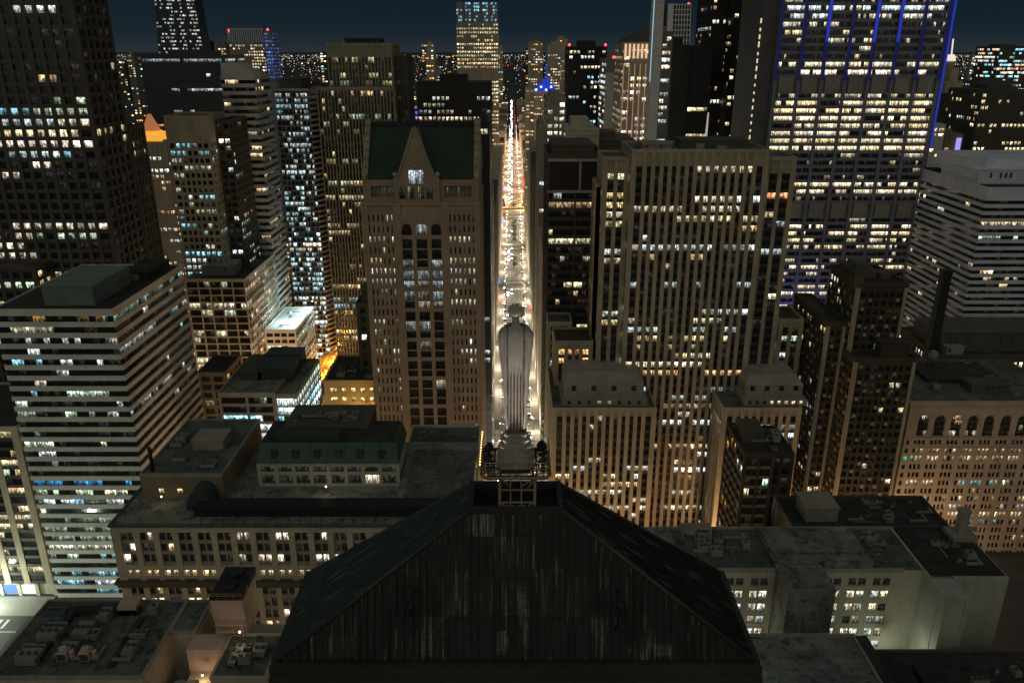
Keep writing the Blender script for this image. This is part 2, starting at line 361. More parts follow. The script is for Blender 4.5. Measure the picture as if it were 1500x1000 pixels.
    def units(s, x0, x1, y0, y1, z, n, sz=(1.5, 4), hz=(1, 2.6)):
        'rooftop plant: boxes with fan drums, ducts, vent pipes'
        for i in range(int(n*1.8)):
            w = rng.uniform(*sz); d = rng.uniform(*sz); h = rng.uniform(*hz)
            if x1-x0 < w+.5 or y1-y0 < d+.5: continue
            x = rng.uniform(x0, x1-w); y = rng.uniform(y0, y1-d); u = MB(); k = rng.random()
            if k < .45:
                u.box(x, x+w, y, y+d, z+.25, z+h); u.box(x+.1, x+.3, y+.1, y+d-.1, z-.02, z+.25); u.box(x+w-.3, x+w-.1, y+.1, y+d-.1, z-.02, z+.25)
                m = max(1, int(w/1.2))
                for j in range(m): u.cyl(x+w*(j+.5)/m, y+d/2, z+h+.002, z+h+.35, min(.5, w/m*.42), n=10, m=1)
                nm = 'cooling_unit'
            elif k < .62:
                L_ = rng.uniform(4, 12); ax = rng.random() < .5; xe, ye = (min(x1, x+L_), y) if ax else (x, min(y1, y+L_))
                for j in range(rng.choice((1, 2, 3))):
                    o_ = j*.35; u.tube((x+(0 if ax else o_), y+(o_ if ax else 0), z+.28), (xe+(0 if ax else o_), ye+(o_ if ax else 0), z+.28), rng.uniform(.07, .16), m=j % 2)
                for j in range(4): u.box(x+(xe-x)*j/3-.1, x+(xe-x)*j/3+.45, y+(ye-y)*j/3-.1, y+(ye-y)*j/3+.45, z-.02, z+.16)
                nm = 'pipe_run'
            elif k < .72:
                u.box(x, x+w, y, y+d, z-.02, z+.45); u.frustum([(x, y, z+.45), (x+w, y, z+.45), (x+w, y+d, z+.45), (x, y+d, z+.45)], [(x+.2, y+d*.45, z+1.2), (x+w-.2, y+d*.45, z+1.2), (x+w-.2, y+d*.55, z+1.2), (x+.2, y+d*.55, z+1.2)], 1); nm = 'skylight'
            elif k < .86:
                for j in range(3): u.cyl(x+.5*j, y+.2*j, z-.02, z+h*rng.uniform(.5, 1.2), .16, n=8); u.cyl(x+.5*j, y+.2*j, z+h*1.21, z+h*1.21+.12, .3, n=8, m=1)
                nm = 'vent_pipe'
            else:
                u.box(x, x+w*1.6, y, y+.7, z+.4, z+1.0); u.box(x+w*1.6-.7, x+w*1.6, y+.7, y+d, z+.4, z+.99); u.box(x+.2, x+.35, y+.1, y+.6, z-.02, z+.4); u.box(x+w*1.5, x+w*1.5+.1, y+.1, y+.6, z-.02, z+.4)
                nm = 'duct'
            s.add(nm, u, [M['metal'], M['louver']], occ=False)
def simple(name, label, x0, x1, y0, y1, z1, wall, L, bw=3, fh=3.8, group='distant buildings', roof=True, cat='building', ribbon=False, frac=(.62, .55), top=3, pent=True, faces='SEW', z0=0):
    'a distant block, too small to show parts: one mesh with real ribs, slabs and panes'
    w = MB(); lt_f = []; rec = .3
    w.box(x0+rec, x1-rec, y0+rec, y1-rec, z0, z1-.2); w.box(x0-.1, x1+.1, y0-.1, y1+.1, z1-.5, z1)
    w.box(x0-.02, x0+.8, y0-.02, y0+.8, z0, z1-.5); w.box(x1-.8, x1+.02, y0-.02, y0+.8, z0, z1-.5); w.box(x0-.02, x0+.8, y1-.8, y1+.02, z0, z1-.5); w.box(x1-.8, x1+.02, y1-.8, y1+.02, z0, z1-.5)
    if pent:
        a = rng.uniform(.15, .3); b = rng.uniform(.2, .4)
        w.box(x0+(x1-x0)*a, x1-(x1-x0)*b, y0+(y1-y0)*.3, y1-(y1-y0)*.25, z1-.01, z1+rng.uniform(2.5, 5))
    nwall = len(w.f); uvs = [[(0, 0)]*len(f) for f in w.f]; lt_f = [(0, 0, 0, 0)]*nwall
    B = (x0, x1, y0, y1)
    def pad():
        while len(lt_f) < len(w.f): lt_f.append((0, 0, 0, 0)); uvs.append([(0, 0)]*4)
    for fc in faces:
        o, u, n = FR[fc](B); a0, a1 = (x0+.8, x1-.8) if fc == 'S' else (y0+.8, y1-.8)
        if a1-a0 < 1.5: continue
        nb = max(1, round((a1-a0)/bw)); nf = max(1, min(60, round((z1-top-z0)/fh))); h = (z1-top-z0)/nf; b = (a1-a0)/nb
        lt = lits(nf, nb, **L)
        for i in range(nf):
            zb = z1-top-h*(i+1)
            w.obox(o, u, n, a0, a1, 0.04, rec+.1, zb, zb+h*(1-frac[1]))
        if not ribbon:
            for j in range(1, nb): w.obox(o, u, n, a0+b*j-b*(1-frac[0])/2, a0+b*j+b*(1-frac[0])/2, 0, rec+.1, z0, z1-.6)
        w.obox(o, u, n, a0, a1, .05, rec+.1, z1-top, z1-.55)
        pad()
        for i in range(nf):
            zb = z1-top-h*(i+1)
            for j in range(nb):
                if max(lt[i][j]) < .03: continue
                q0, q1 = a0+b*j, a0+b*(j+1)
                P = [(o[0]+u[0]*t+n[0]*.22, o[1]+u[1]*t+n[1]*.22, z) for t, z in ((q0, zb+h*(1-frac[1])), (q1, zb+h*(1-frac[1])), (q1, zb+h), (q0, zb+h))]
                if fc == 'W' : P = [P[1], P[0], P[3], P[2]]
                w.quad(P, 1); lt_f.append((*lt[i][j], rng.random())); uvs.append([(0, 0), (1, 0), (1, 1), (0, 1)])
    w.occ()
    o = w.build(name, [M[wall], GLASS], None, ((x0+x1)/2, (y0+y1)/2, z0), lt_f, uvs)
    return tag(o, label, cat, group)
# ------------------------------------------------------------------ ground, streets, river
def sheet(name, x0, x1, y0, y1, z, m):
    b = MB(); b.quad([(x0, y0, z), (x1, y0, z), (x1, y1, z), (x0, y1, z)]); return tag(b.build(name, m, None, (0, 0, 0)), kind='structure')
M['asphalt'] = wallmat('asphalt', (.075, .072, .068), .4, .75, sc=.05, fine=.6)
M['citysoil'] = wallmat('city_ground', (.05, .05, .05), .4, .9, sc=.01, fine=.1)
M['pave'] = wallmat('concrete_pavement', (.30, .285, .26), .25, .85, sc=.08, fine=.8)
M['paint'] = wallmat('road_paint', (.72, .70, .62), .2)
M['water'] = wallmat('river_water', (.01, .014, .016), .2, .12)
sheet('ground', -90000, 90000, -3000, 150000, 0, M['citysoil'])
sheet('river_water', -900, 900, 1092, 1150, .02, M['water'])
SX0, SX1 = -11.6, 15.5
RX0, RX1 = -6.6, 11.0; RC = 2.2
sheet('lasalle_road', RX0, RX1, 180, 1090, .03, M['asphalt'])
sheet('lasalle_road', RX0, RX1, 1152, 5200, .03, M['asphalt'])
for n_, (a, b) in {'jackson_road': (172, 190), 'adams_road': (269, 284), 'monroe_road': (404, 418), 'madison_road': (540, 552), 'washington_road': (690, 704), 'randolph_road': (846, 858), 'lake_road': (1024, 1038), 'kinzie_road': (1290, 1302)}.items():
    sheet(n_, -420, 420, a, b, .026, M['asphalt'])
sheet('wells_road', -131, -120, 180, 1090, .028, M['asphalt']); sheet('clark_road', 118, 128, 180, 1090, .028, M['asphalt'])
sheet('franklin_road', -262, -182, 130, 247, .024, M['asphalt'])
def pavement_(x0, x1, y0, y1):
    b = MB(); b.box(x0, x1, y0, y1, 0.01, .15); return tag(b.build('pavement', M['pave'], None, ((x0+x1)/2, y0, 0)), kind='structure')
pavement_(-262, -178, 247, 258.4)
mk = MB()
for k in range(16): mk.quad([(-228+k*2.6, 240, .03), (-227+k*2.6, 240, .03), (-227+k*2.6, 245, .03), (-228+k*2.6, 245, .03)])
for k in range(5):
    for j in range(6): mk.quad([(-236+k*9, 196+j*7, .03), (-235.8+k*9, 196+j*7, .03), (-235.8+k*9, 200+j*7, .03), (-236+k*9, 200+j*7, .03)])
mk.quad([(-262, 238, .03), (-182, 238, .03), (-182, 238.5, .03), (-262, 238.5, .03)])
tag(mk.build('road_markings', M['paint'], None, (0, 0, 0)), kind='structure')
def pavement(x0, x1, y0, y1):
    b = MB(); b.box(x0, x1, y0, y1, 0.01, .15); return tag(b.build('pavement', M['pave'], None, ((x0+x1)/2, y0, 0)), kind='structure')
CROSS = [172, 190, 269, 284, 404, 418, 540, 552, 690, 704, 846, 858, 1024, 1038, 1088]
for a, b in zip(CROSS[1::2], CROSS[2::2]):
    pavement(SX0-1, RX0, a, b); pavement(RX1, SX1+1, a, b)
for a in (1154, 1304, 1460, 1620, 1800, 2000, 2250):
    pavement(-13.5, RX0, a, a+138); pavement(RX1, 17.5, a, a+138)
mk = MB()
for y in [q for q in range(196, 1086, 9)]:
    if any(a-2 < y < b+2 for a, b in zip(CROSS[0::2], CROSS[1::2])): continue
    for x in (-1.9, 6.4): mk.quad([(x-.09, y, .036), (x+.09, y, .036), (x+.09, y+3.2, .036), (x-.09, y+3.2, .036)])
for a, b in zip(CROSS[2::2], CROSS[3::2]):
    for yy in (a-4.5, b+1.5):
        for k in range(12):
            x = RX0+.7+k*1.45; mk.quad([(x, yy, .037), (x+.6, yy, .037), (x+.6, yy+3, .037), (x, yy+3, .037)])
    for yy in (a-6.2, b+6): mk.quad([(RX0+.2, yy, .037), (RX1-.2, yy, .037), (RX1-.2, yy+.4, .037), (RX0+.2, yy+.4, .037)])
for y0 in range(196, 1000, 22):
    for x in (RX0+2.3, RX1-2.4): mk.quad([(x-.06, y0, .036), (x+.06, y0, .036), (x+.06, y0+17, .036), (x-.06, y0+17, .036)])
tag(mk.build('road_markings', M['paint'], None, (0, 0, 0)), kind='structure')
# ------------------------------------------------------------------ the tall dark tower at the upper left edge
D = dict(pal=P_OFF, stick=.45)
b = Bld('setback_skyscraper', 'huge dark stone skyscraper with tall ribs filling the upper left corner')
xr = X(116, 60, 320)
rows = {20: (.9, P_COOL, .9), 21: (.95, P_COOL, 1.2), 22: (.95, P_YEL, 1.5), 23: (.98, [((1, .85, .7), 1)], 2.0), 24: (.3, P_COOL, 1), 11: (.5, P_COOL, .9), 16: (.0,), 15: (.0,), 13: (0,), 14: (0,), 18: (.4, P_COOL, .8), 19: (.5, P_COOL, .8)}
b.tier(-262, xr, 320, 348, 0, 262, 'darkstone', bw=4.3, fh=4.1, pw=1.5, sh=1.5, rec=.9, sd=.3, L=dict(pf=.45, pa=.45, pi=.08, s=.5, rows=rows, **D), LE=dict(pf=.1, pa=.3, pi=.04, s=.5, rows={22: (.6, P_YEL), 23: (.7, P_WARM)}, pal=P_OFF), faces='SE', bwe=4.6)
b.tier(-200, xr+.4, 348.1, 363, 0, Z(188, 352), 'darkstone', bw=3.1, fh=4.1, pw=1.4, sh=1.5, rec=.8, sd=.3, L=dict(pf=.2, pa=.3, pi=.05, s=.6, pal=P_YEL, rows={1: (.9, P_YEL), 2: (.7, P_WARM)}), faces='SE')
b.tier(-262, -190, 308, 319.9, 0, Z(395, 308), 'darkstone', bw=4.3, fh=4.1, pw=1.5, sh=1.5, rec=.8, sd=.3, L=dict(pf=.3, pa=.6, pi=.08, s=.6, pal=P_YEL), faces='SE', roof='roofdark')
# ------------------------------------------------------------------ ribbon-window tower, left foreground
b = Bld('striped_office_tower', 'office tower of pale concrete bands with a flat black roof and green box penthouse')
x1 = X(165, 452, 258); zt = Z(455, 258)
def ribbons(b, x0, x1, y0, y1, zt, wall, fh, sh, rec, seg, LS, LE, roof, top=1.9, faces='SE', zb=0, par=.5, segw=2.2):
    w = MB(); B = (x0, x1, y0, y1)
    w.box(x0+rec, x1-rec, y0+rec, y1-rec, zb, zt-.25)
    nf = round((zt-top-zb)/fh); h = (zt-top-zb)/nf
    for i in range(nf):
        z = zt-top-h*(i+1); w.box(x0, x1, y0, y1, z, z+sh)
    w.box(x0, x1, y0, y1, zt-top, zt-.3)
    mu = MB()
    for fc in faces:
        o, u, n = FR[fc](B); a0, a1 = (x0, x1) if fc in 'SN' else (y0, y1)
        nb = round((a1-a0)/segw); lt = lits(nf, nb, **(LS if fc == 'S' else LE))
        for i in range(nf):
            z = zt-top-h*(i+1); b.win(o, u, n, a0+rec*.6, a1-rec*.6, rec*.6, z+sh, z+h, lt[i])
        for j in range(nb+1):
            q = a0+rec*.6+(a1-a0-rec*1.2)*j/nb
            mu.obox(o, u, n, q-.05, q+.05, rec*.6-.08, rec*.6-.005, zb, zt-top-.2)
    b.add('wall', w, M[wall]); b.add('mullions', mu, M['blackmetal'], occ=False)
    b.roof(x0, x1, y0, y1, zt, wall, roof, par)
ribbons(b, -177, x1, 258, 319, zt, 'concrete', 4.0, 1.75, .9, 1,
  dict(pf=.3, pa=.26, pi=.06, s=.5, pal=P_COOL, stick=.35, rows={0: (.5, [(GREEN, 2), (AMB, 1)], .4), 1: (.3, [((1, .9, .6), 1)], .8), 10: (.2, P_COOL, 1), 16: (.35, [(NEUT, 2), ((.1, .5, 1), 2)], 1.2), 17: (.4, [(GREEN, 2), (NEUT, 1)], 1.6), 20: (.5, [(GREEN, 1)], .5), 21: (.55, [(GREEN, 1)], .5), 22: (.6, [(GREEN, 1)], .7), 23: (.95, [((.95, .95, .7), 1)], 1.6), 26: (.5, [(CYAN, 1), ((.2, .4, 1), 1)], .6), 27: (.8, [(CYAN, 1), ((.8, 1, 1), 2)], 1.5)}),
  dict(pf=.3, pa=.12, pi=.03, s=.45, pal=P_COOL + [((.1, .3, 1), 2)], stick=.3, rows={0: (.6, [((.6, .9, .75), 1)], .45), 3: (.7, P_COOL, .8), 9: (.3, P_COOL, .8)}), 'roofdark')
b.pent(X(62, 430, 264), X(136, 430, 264), 264, 292, zt, zt+6.6, 'greenpent')
b.pent(x1-14, x1-4, 296, 316, zt, zt+3, 'roofdark')
b.units(-172, -140, 294, 316, zt, 5)
# ------------------------------------------------------------------ tan building at the lower left corner with shop fronts
b = Bld('tan_pier_building', 'narrow tan building with brick piers and glowing shop fronts at the lower left corner')
b.tier(-228, -178.4, 259, 300, 5.5, Z(628, 259), 'tan', 'bronze', bw=7.2, fh=3.9, pw=2.4, sh=1.3, rec=.6, sd=.25, seg=3, L=dict(pf=.45, pa=.7, pi=.15, s=.6, pal=P_YEL, rows={0: (.7, P_YEL), 9: (.8, P_YEL), 10: (.9, P_YEL, 1.6)}), faces='SE', roof='roofdark')
w = MB(); w.box(-228, -178.4, 260, 299, 0, 5.5)
for i in range(8): w.box(-228+i*7.0, -226.6+i*7.0, 259, 260.2, 0, 5.4)
b.add('shopfront_wall', w, M['palestone'])
for i, c in enumerate([(.5, .8, 1), (.9, 1, 1), (.45, .6, 1), (.9, 1, 1), (.15, .3, 1), (.9, 1, 1)]):
    q = MB(); q.quad([(-226.6+i*7.0, 259.7, .4), (-221.1+i*7.0, 259.7, .4), (-221.1+i*7.0, 259.7, 4.6), (-226.6+i*7.0, 259.7, 4.6)])
    b.add('shop_window', q, emit('shop_light', c, 1.1 if i % 2 else .8), occ=False)
# ------------------------------------------------------------------ square-grid tower behind it
b = Bld('grid_facade_tower', 'tan square-grid office block with a black roof behind the striped tower')
x0 = X(270, 412, 405); x1 = X(358, 410, 405); zt = Z(411, 405)
b.tier(x0, x1, 405, 462, 0, zt, 'palestone', bw=5.6, fh=3.95, pw=.55, sh=.7, rec=1.1, sd=.12, seg=2, cw=.7, top=.8, L=dict(pf=.3, pa=.5, pi=.12, s=.55, pal=[((1, .85, .55), 4), (GREEN, 2)], rows={4: (.5,), 9: (.3,), 13: (.95, [((1, .9, .6), 1)], 1.4), 15: (.5,)}), LE=dict(pf=.6, pa=.6, pi=.3, s=.8, pal=[((1, .75, .55), 1), (PINK, 1)]), faces='SE', roof='roofdark', bwe=4.2)
b.pent(x0+6, x1-9, 415, 440, zt, zt+5, 'greystone'); b.units(x0+3, x1-3, 440, 460, zt, 4)
w = Bld('low_brick_annex', 'low brown brick block in shadow at the foot of the square-grid tower')
w.tier(X(288, 545, 330), X(330, 545, 330), 330, 352, 0, Z(548, 330), 'brownstone', bw=4, fh=4, pw=1.5, L=dict(pf=.1, pa=.2, pi=.05, s=.5, pal=P_WARM), faces='SE', roof='roofdark')
# ------------------------------------------------------------------ beige tower, white-band tower, balcony tower, pier tower
b = Bld('beige_grid_tower', 'beige stone office tower with blank top panel and lit green-white window rows')
x0, x1, zt = X(240, 175, 420), X(303, 175, 420), Z(172, 420)
b.tier(x0, x1, 420, 447, 0, zt, 'palestone', bw=3.0, fh=3.75, pw=1.0, sh=1.5, rec=.6, sd=.1, top=13, L=dict(pf=.55, pa=.6, pi=.2, s=.5, pal=[((1, 1, .7), 3), (COOL, 2), (CYAN, 1)], rows={0: (.5, [(CYAN, 1)], .7), 1: (.8, [(CYAN, 1)], .9)}), LE=dict(pf=.1, pa=.2, pi=.08, s=.4, pal=P_COOL), faces='SE')
b.tier(x1+.1, x1+8, 430, 458, 0, zt-3, 'darkstone', bw=3.0, fh=3.75, pw=1.0, sh=1.5, rec=.5, L=dict(pf=.2, pa=.3, pi=.15, s=.6, pal=P_COOL), faces='SE', roof='roofdark')
b = Bld('white_band_tower', 'tall slab tower of white and black window bands with a sloping cut-off top')
x0, x1, zt = X(321, 100, 460), X(372, 100, 460), Z(112, 460)
ribbons(b, x0, x1, 460, 489, zt, 'bandpanel', 3.95, 2.0, .7, 1, dict(pf=.35, pa=.3, pi=.06, s=.7, pal=P_YEL, stick=.6), dict(pf=.2, pa=.2, pi=.05, s=.6, pal=P_YEL), 'roofdark', segw=1.9)
w = MB(); w.frustum([(x0+.3, 461, zt), (x1-.3, 461, zt), (x1-.3, 477, zt), (x0+.3, 477, zt)], [(x0+.3, 462, zt+7), (x1-8, 462, zt+7), (x1-8, 476, zt+7), (x0+.3, 476, zt+7)])
b.add('sloped_top', w, M['bandpanel'])
b = Bld('balcony_tower', 'dark glass apartment tower with rounded white balconies and scattered cool lights')
x0, x1, zt = X(402, 135, 505), X(452, 135, 505), Z(132, 505)
w = MB(); w.box(x0+.5, x1-.5, 505.5, 545, 0, zt); bal = MB()
nf = int(zt/3.3)
for i in range(nf):
    z = zt-1.5-3.3*(i+1); bal.box(x0, x1, 504.6, 545, z, z+.5)
    cs = [(x1+5.5*math.sin(a), 523-20*math.cos(a)) for a in [math.pi*k/8 for k in range(9)]]
    bal.frustum([(x, y, z) for x, y in cs], [(x, y, z+1.25) for x, y in cs])
    lt = lits(1, 16, pf=.7, pa=.6, pi=.25, s=.28 + .75*(i/nf)**1.2, pal=[((.75, .95, 1), 5), ((.5, .85, 1), 3), (NEUT, 1)], stick=.3)[0]
    b.win((0, 505.4), (1, 0), (0, 1), x0, x1, 0, z+.7, z+2.9, lt)
for k in range(9): bal.box(x0+(x1-x0)*k/8-.12, x0+(x1-x0)*k/8+.12, 504.7, 505.6, 0, zt-1)
b.add('wall', w, M['blueglass']); b.add('balconies', bal, M['greystone'])
b.roof(x0, x1, 505, 545, zt, 'greystone', 'roofdark'); b.pent(x0+2, x1-6, 512, 538, zt, zt+6, 'darkstone'); b.units(x0+3, x1-3, 506, 511, zt, 3)
b = Bld('mullion_tower', 'tall bronze tower with close vertical mullions left of the green-roofed building')
x0, x1 = X(477, 65, 440), X(574, 65, 440); zt = Z(66, 440); xs0 = X(472, 240, 440)
LM = dict(pf=.35, pa=.45, pi=.14, s=.28, pal=P_YEL, stick=.35)
b.tier(xs0, x1, 440, 474, 0, Z(130, 440), 'olivestone', 'bronze', bw=1.75, fh=3.9, pw=.55, sh=1.3, rec=.6, sd=.3, seg=1, L=dict(rows={12: (.8, P_YEL, 2), 14: (.7, P_YEL, 1.5), 26: (.8, P_COOL, 1.8), 27: (.9, P_YEL, 2.2), 29: (.9, [(CYAN, 1)], 1.5), 30: (.9, [(CYAN, 1)], 1.5), 38: (.95, P_YEL, 2.4), 45: (.95, P_YEL, 2.6)}, **LM), faces='SE', bwe=1.75)
b.tier(x0, x1-.5, 441, 473, Z(130, 440), zt, 'olivestone', 'bronze', bw=1.75, fh=3.9, pw=.55, sh=1.3, rec=.6, sd=.3, top=6, L=LM, faces='SE', roof='roofdark')
b.tier(x1+.1, x1+6.5, 448, 474, 0, Z(84, 448), 'darkstone', 'bronze', bw=1.75, fh=3.9, pw=.55, sh=1.3, rec=.6, sd=.3, top=4, L=dict(pf=.1, pa=.3, pi=.03, s=.5), faces='SE', roof='roofdark')
b.pent(x0+8, x1-8, 450, 468, zt, zt+3, 'blackmetal')
# low white-roofed block and elevated railway along Wells street
b = Bld('white_roof_block', 'low block with a bright white roof and striped side beside the amber railway')
x0, x1, zt = X(408, 485, 425), X(428, 486, 425), Z(485, 425)
b.tier(x0-8, x1+2, 425, 468, 0, zt, 'whitepanel', bw=4.5, fh=4, pw=.8, sh=1.7, rec=.5, sd=.1, style='ribbon', L=dict(pf=.6, pa=.6, pi=.2, s=.6), LE=dict(pf=.7, pa=.6, pi=.3, s=.6, pal=P_COOL), roof='roofwhite', faces='SE')
b.units(x0-6, x1, 430, 465, zt, 4, (1, 2), (.6, 1.2))
b = Bld('dark_corner_tower', 'slim dark stone block wedged against the left side of the green-roofed building')
b.tier(X(521, 450, 312), X(546, 450, 312)+2, 312, 335, 0, Z(447, 312), 'darkstone', bw=3.4, fh=3.9, pw=1.6, sh=1.6, rec=.5, L=dict(pf=.1, pa=.4, pi=.04, s=1.1, pal=P_YEL, rows={4: (.7, P_YEL, 1.5)}), faces='SE', roof='roofdark')
b.pent(X(527, 450, 312), X(540, 450, 312), 316, 328, Z(447, 312), Z(447, 312)+5)
# ------------------------------------------------------------------ green gabled office tower left of the street
b = Bld('green_gabled_tower', 'pinkish stone office tower with steep green roof and a tall pointed gable beside the street')
Y0 = 288; gx0, gx1 = X(530, 300, Y0), SX0-.2; zp = Z(298, Y0); Y1 = 330
cx0, cx1 = X(583, 320, Y0), X(650, 320, Y0); gw = gx1-gx0
w = MB(); rec = .7; fh = 4.0; ns = 34
w.box(gx0+rec, gx1-rec, Y0+rec, Y1-rec, 0, zp-.3)
P6 = P_OFF + [(COOL, 3)]
def flank(a0, a1, rowsx):
    n = 6; sp_ = (a1-a0)/n; o, u, nn = (0, Y0), (1, 0), (0, 1); lt = lits(ns, n, pf=.15, pa=.6, pi=.1, s=.5, pal=P6, rows=rowsx, stick=.4)
    for j in range(n+1):
        wd = sp_*.32 if 0 < j < n else sp_*.36
        w.obox(o, u, nn, a0+sp_*j-wd, a0+sp_*j+wd, 0 if 0 < j < n else -.25, rec+.05, 0, zp-.35)
    for i in range(ns+1):
        z = zp-4.2-fh*i; w.obox(o, u, nn, a0, a1, .05, rec+.04, z, z+1.6 if i else zp-.4)
    for i in range(ns):
        z = zp-4.2-fh*(i+1)
        for j in range(n): b.win(o, u, nn, a0+sp_*j+sp_*.32, a0+sp_*(j+1)-sp_*.32, rec-.06, z+1.6, z+4.0, [lt[i][j]])
flank(gx0+1.4, cx0-1.4, {4: (.95, P_WARM, 1.3), 5: (.95, P_WARM, 1.2), 6: (.7, P_COOL, .8), 10: (.7, P_YEL, 1.1), 14: (.3, P_OFF, .8), 16: (.5, P_COOL, 1), 17: (.6, P_YEL, .9)})
flank(cx1+1.4, gx1-1.4, {4: (.8, P_OFF, .9), 5: (.85, P_OFF, 1), 6: (.8, P_COOL, .8), 8: (.95, P_COOL, 1.6), 10: (.2, P_OFF, 1), 11: (.75, P_COOL, 1.6), 14: (.5, P_OFF, 1)})
for q in (gx0, gx1-1.5): w.box(q, q+1.5, Y0-.12, Y0+rec+.05, 0, zp-.32)
# central bays with three arched columns of mullioned windows
zA = zp-9.2; cb = (cx1-cx0)/3
for j in range(4):
    q = cx0+cb*j; hw = 1.1 if j in (0, 3) else .75
    w.box(q-hw, q+hw, Y0-.3 if j in (0, 3) else Y0+.02, Y0+rec+.05, 0, zp-.34)
mu = MB(); pat = [3, 2, 1, 3, 1, 2, 3, 2, 3, 3, 3, 3]
z = zA; k = 0; fl = 0
for j in range(3):
    a0 = cx0+cb*j+(1.1 if j == 0 else .75); a1 = cx0+cb*(j+1)-(1.1 if j == 2 else .75); xm = (a0+a1)/2; r = (a1-a0)/2
    n = 10; arc = [(xm+r*math.cos(math.pi*t/n), zA+r*math.sin(math.pi*t/n)) for t in range(n+1)]
    for t in range(n):
        p, q = arc[t], arc[t+1]
        w.quad([(p[0], Y0+.08, p[1]), (p[0], Y0+.08, zp-.4), (q[0], Y0+.08, zp-.4), (q[0], Y0+.08, q[1])])
        w.quad([(p[0], Y0+.08, p[1]), (q[0], Y0+.08, q[1]), (q[0], Y0+rec+.05, q[1]), (p[0], Y0+rec+.05, p[1])])
    for i in range(36):
        z1_ = zA-4.0*i+(r*.7 if i == 0 else 0); z0_ = zA-4.0*(i+1)
        if z0_ < 2: break
        big = i in (0, 3, 5, 7, 10, 12, 14, 17, 20, 23, 26, 29)
        w.box(a0-.1, a1+.1, Y0+(.12 if big else .35), Y0+rec+.04, z0_, z0_+(1.5 if big else .5))
        p_on = {4: .9, 5: .95, 6: .9, 3: .6, 9: .8, 11: .8, 15: .5, 18: .5}.get(i, .14)
        nn_ = 4; on = rng.random() < p_on*.75; cl = pick([(COOL, 4), (NEUT, 2)], rng); kk = rng.uniform(.15, .5); kv = [kk*rng.uniform(.4, 1.3) for _ in range(4)]
        cols = [tuple(c*kv[t] for c in cl) if on else (.004, .004, .004) for t in range(nn_)]
        b.win((0, Y0), (1, 0), (0, 1), a0, a1, rec-.06, z0_+(1.5 if big else .5), min(z1_, zA+r*.75), cols)
    for t in range(1, 8):
        q = a0+(a1-a0)*t/8; mu.box(q-.05, q+.05, Y0+rec-.2, Y0+rec-.09, 2, zA+r*math.sqrt(max(0, 1-((q-xm)/r)**2)))
    for i in range(70): mu.box(a0, a1, Y0+rec-.18, Y0+rec-.1, zA-2.0*i, zA-2.0*i+.1) if zA-2.0*i > 2 else None
    tr = MB(); n = 12
    for t in range(n):
        A0, A1 = math.pi*t/n, math.pi*(t+1)/n
        tr.frustum([(xm+rr*math.cos(a), yy, zA+rr*math.sin(a)) for rr, yy, a in ((r-.05, Y0-.1, A0), (r+.4, Y0-.1, A0), (r+.4, Y0+.3, A0), (r-.05, Y0+.3, A0))], [(xm+rr*math.cos(a), yy, zA+rr*math.sin(a)) for rr, yy, a in ((r-.05, Y0-.1, A1), (r+.4, Y0-.1, A1), (r+.4, Y0+.3, A1), (r-.05, Y0+.3, A1))])
    b.add('arch', tr, M['granite'])
o, u, nn = FR['E']((gx0, gx1, Y0, Y1))
for j in range(13): w.obox(o, u, nn, Y0+.8+j*3.3, Y0+2.6+j*3.3, 0, rec+.05, 0, zp-.35) if Y0+2.6+j*3.3 < Y1 else None
for i in range(ns): w.obox(o, u, nn, Y0+.8, Y1-.1, .05, rec+.04, zp-4.2-fh*(i+1), zp-4.2-fh*(i+1)+1.8)
w.obox(o, u, nn, Y0+.8, Y1-.1, .04, rec+.04, zp-4.3, zp-.4)
b.add('wall', w, M['granite']); b.add('mullions', mu, M['blackmetal'], occ=False)
cn = MB(); cn.box(gx0-.5, gx1+.3, Y0-.5, Y0+2.6, zp-.6, zp+.25); cn.box(gx0-.5, gx1+.3, Y0+2.59, Y1, zp-.3, zp+.1)
b.add('cornice', cn, M['granite'])
# recessed attic and loggia, gable, roof
Ya = Y0+3.2; ze = Z(262, Y0+3.4); zr = 174.6; Yr = 307
at_ = MB(); at_.box(gx0+.6, gx1-.6, Ya+2.2, Y1-1, zp, ze-.25)
for q0, q1 in ((gx0+.3, gx0+3.0), (X(577, 280, Ya), X(586, 280, Ya)), (X(642, 280, Ya), X(651, 280, Ya)), (gx1-3.0, gx1-.3)): at_.box(q0, q1, Ya, Ya+2.5, zp+.1, ze-.27)
at_.box(gx0+.3, gx1-.3, Ya+.05, Ya+2.4, ze-2.6, ze-.26); at_.box(gx0+.3, gx1-.3, Ya+.2, Ya+.6, zp+.1, zp+1.6)
b.add('attic_wall', at_, M['granite'])
for q0, q1 in ((gx0+3.2, X(575, 280, Ya)), (X(653, 280, Ya), gx1-3.2)):
    n = 9
    for t in range(n): b.win((0, Ya+2.1), (1, 0), (0, 1), q0+(q1-q0)*t/n+.3, q0+(q1-q0)*(t+1)/n-.3, 0, zp+1.8, zp+5, [(.02, .02, .017) if rng.random() < .7 else (.1, .1, .08)])
rf = MB(); e0, e1 = gx0+2.2, gx1-2.2
rf.frustum([(e0, Ya, ze), (e1, Ya, ze), (e1, Y1-2, ze), (e0, Y1-2, ze)], [(e0, Yr-.8, zr-1), (e1, Yr-.8, zr-1), (e1, Yr+.8, zr-1), (e0, Yr+.8, zr-1)])
for t in range(60):
    q = e0+(e1-e0)*(t+.5)/60; rf.frustum([(q-.05, Ya-.06, ze+.1), (q+.05, Ya-.06, ze+.1), (q+.05, Ya+.1, ze+.1), (q-.05, Ya+.1, ze+.1)], [(q-.05, Yr-.9, zr-1), (q+.05, Yr-.9, zr-1), (q+.05, Yr-.7, zr-.98), (q-.05, Yr-.7, zr-.98)])
b.add('roof', rf, M['greenroof'])
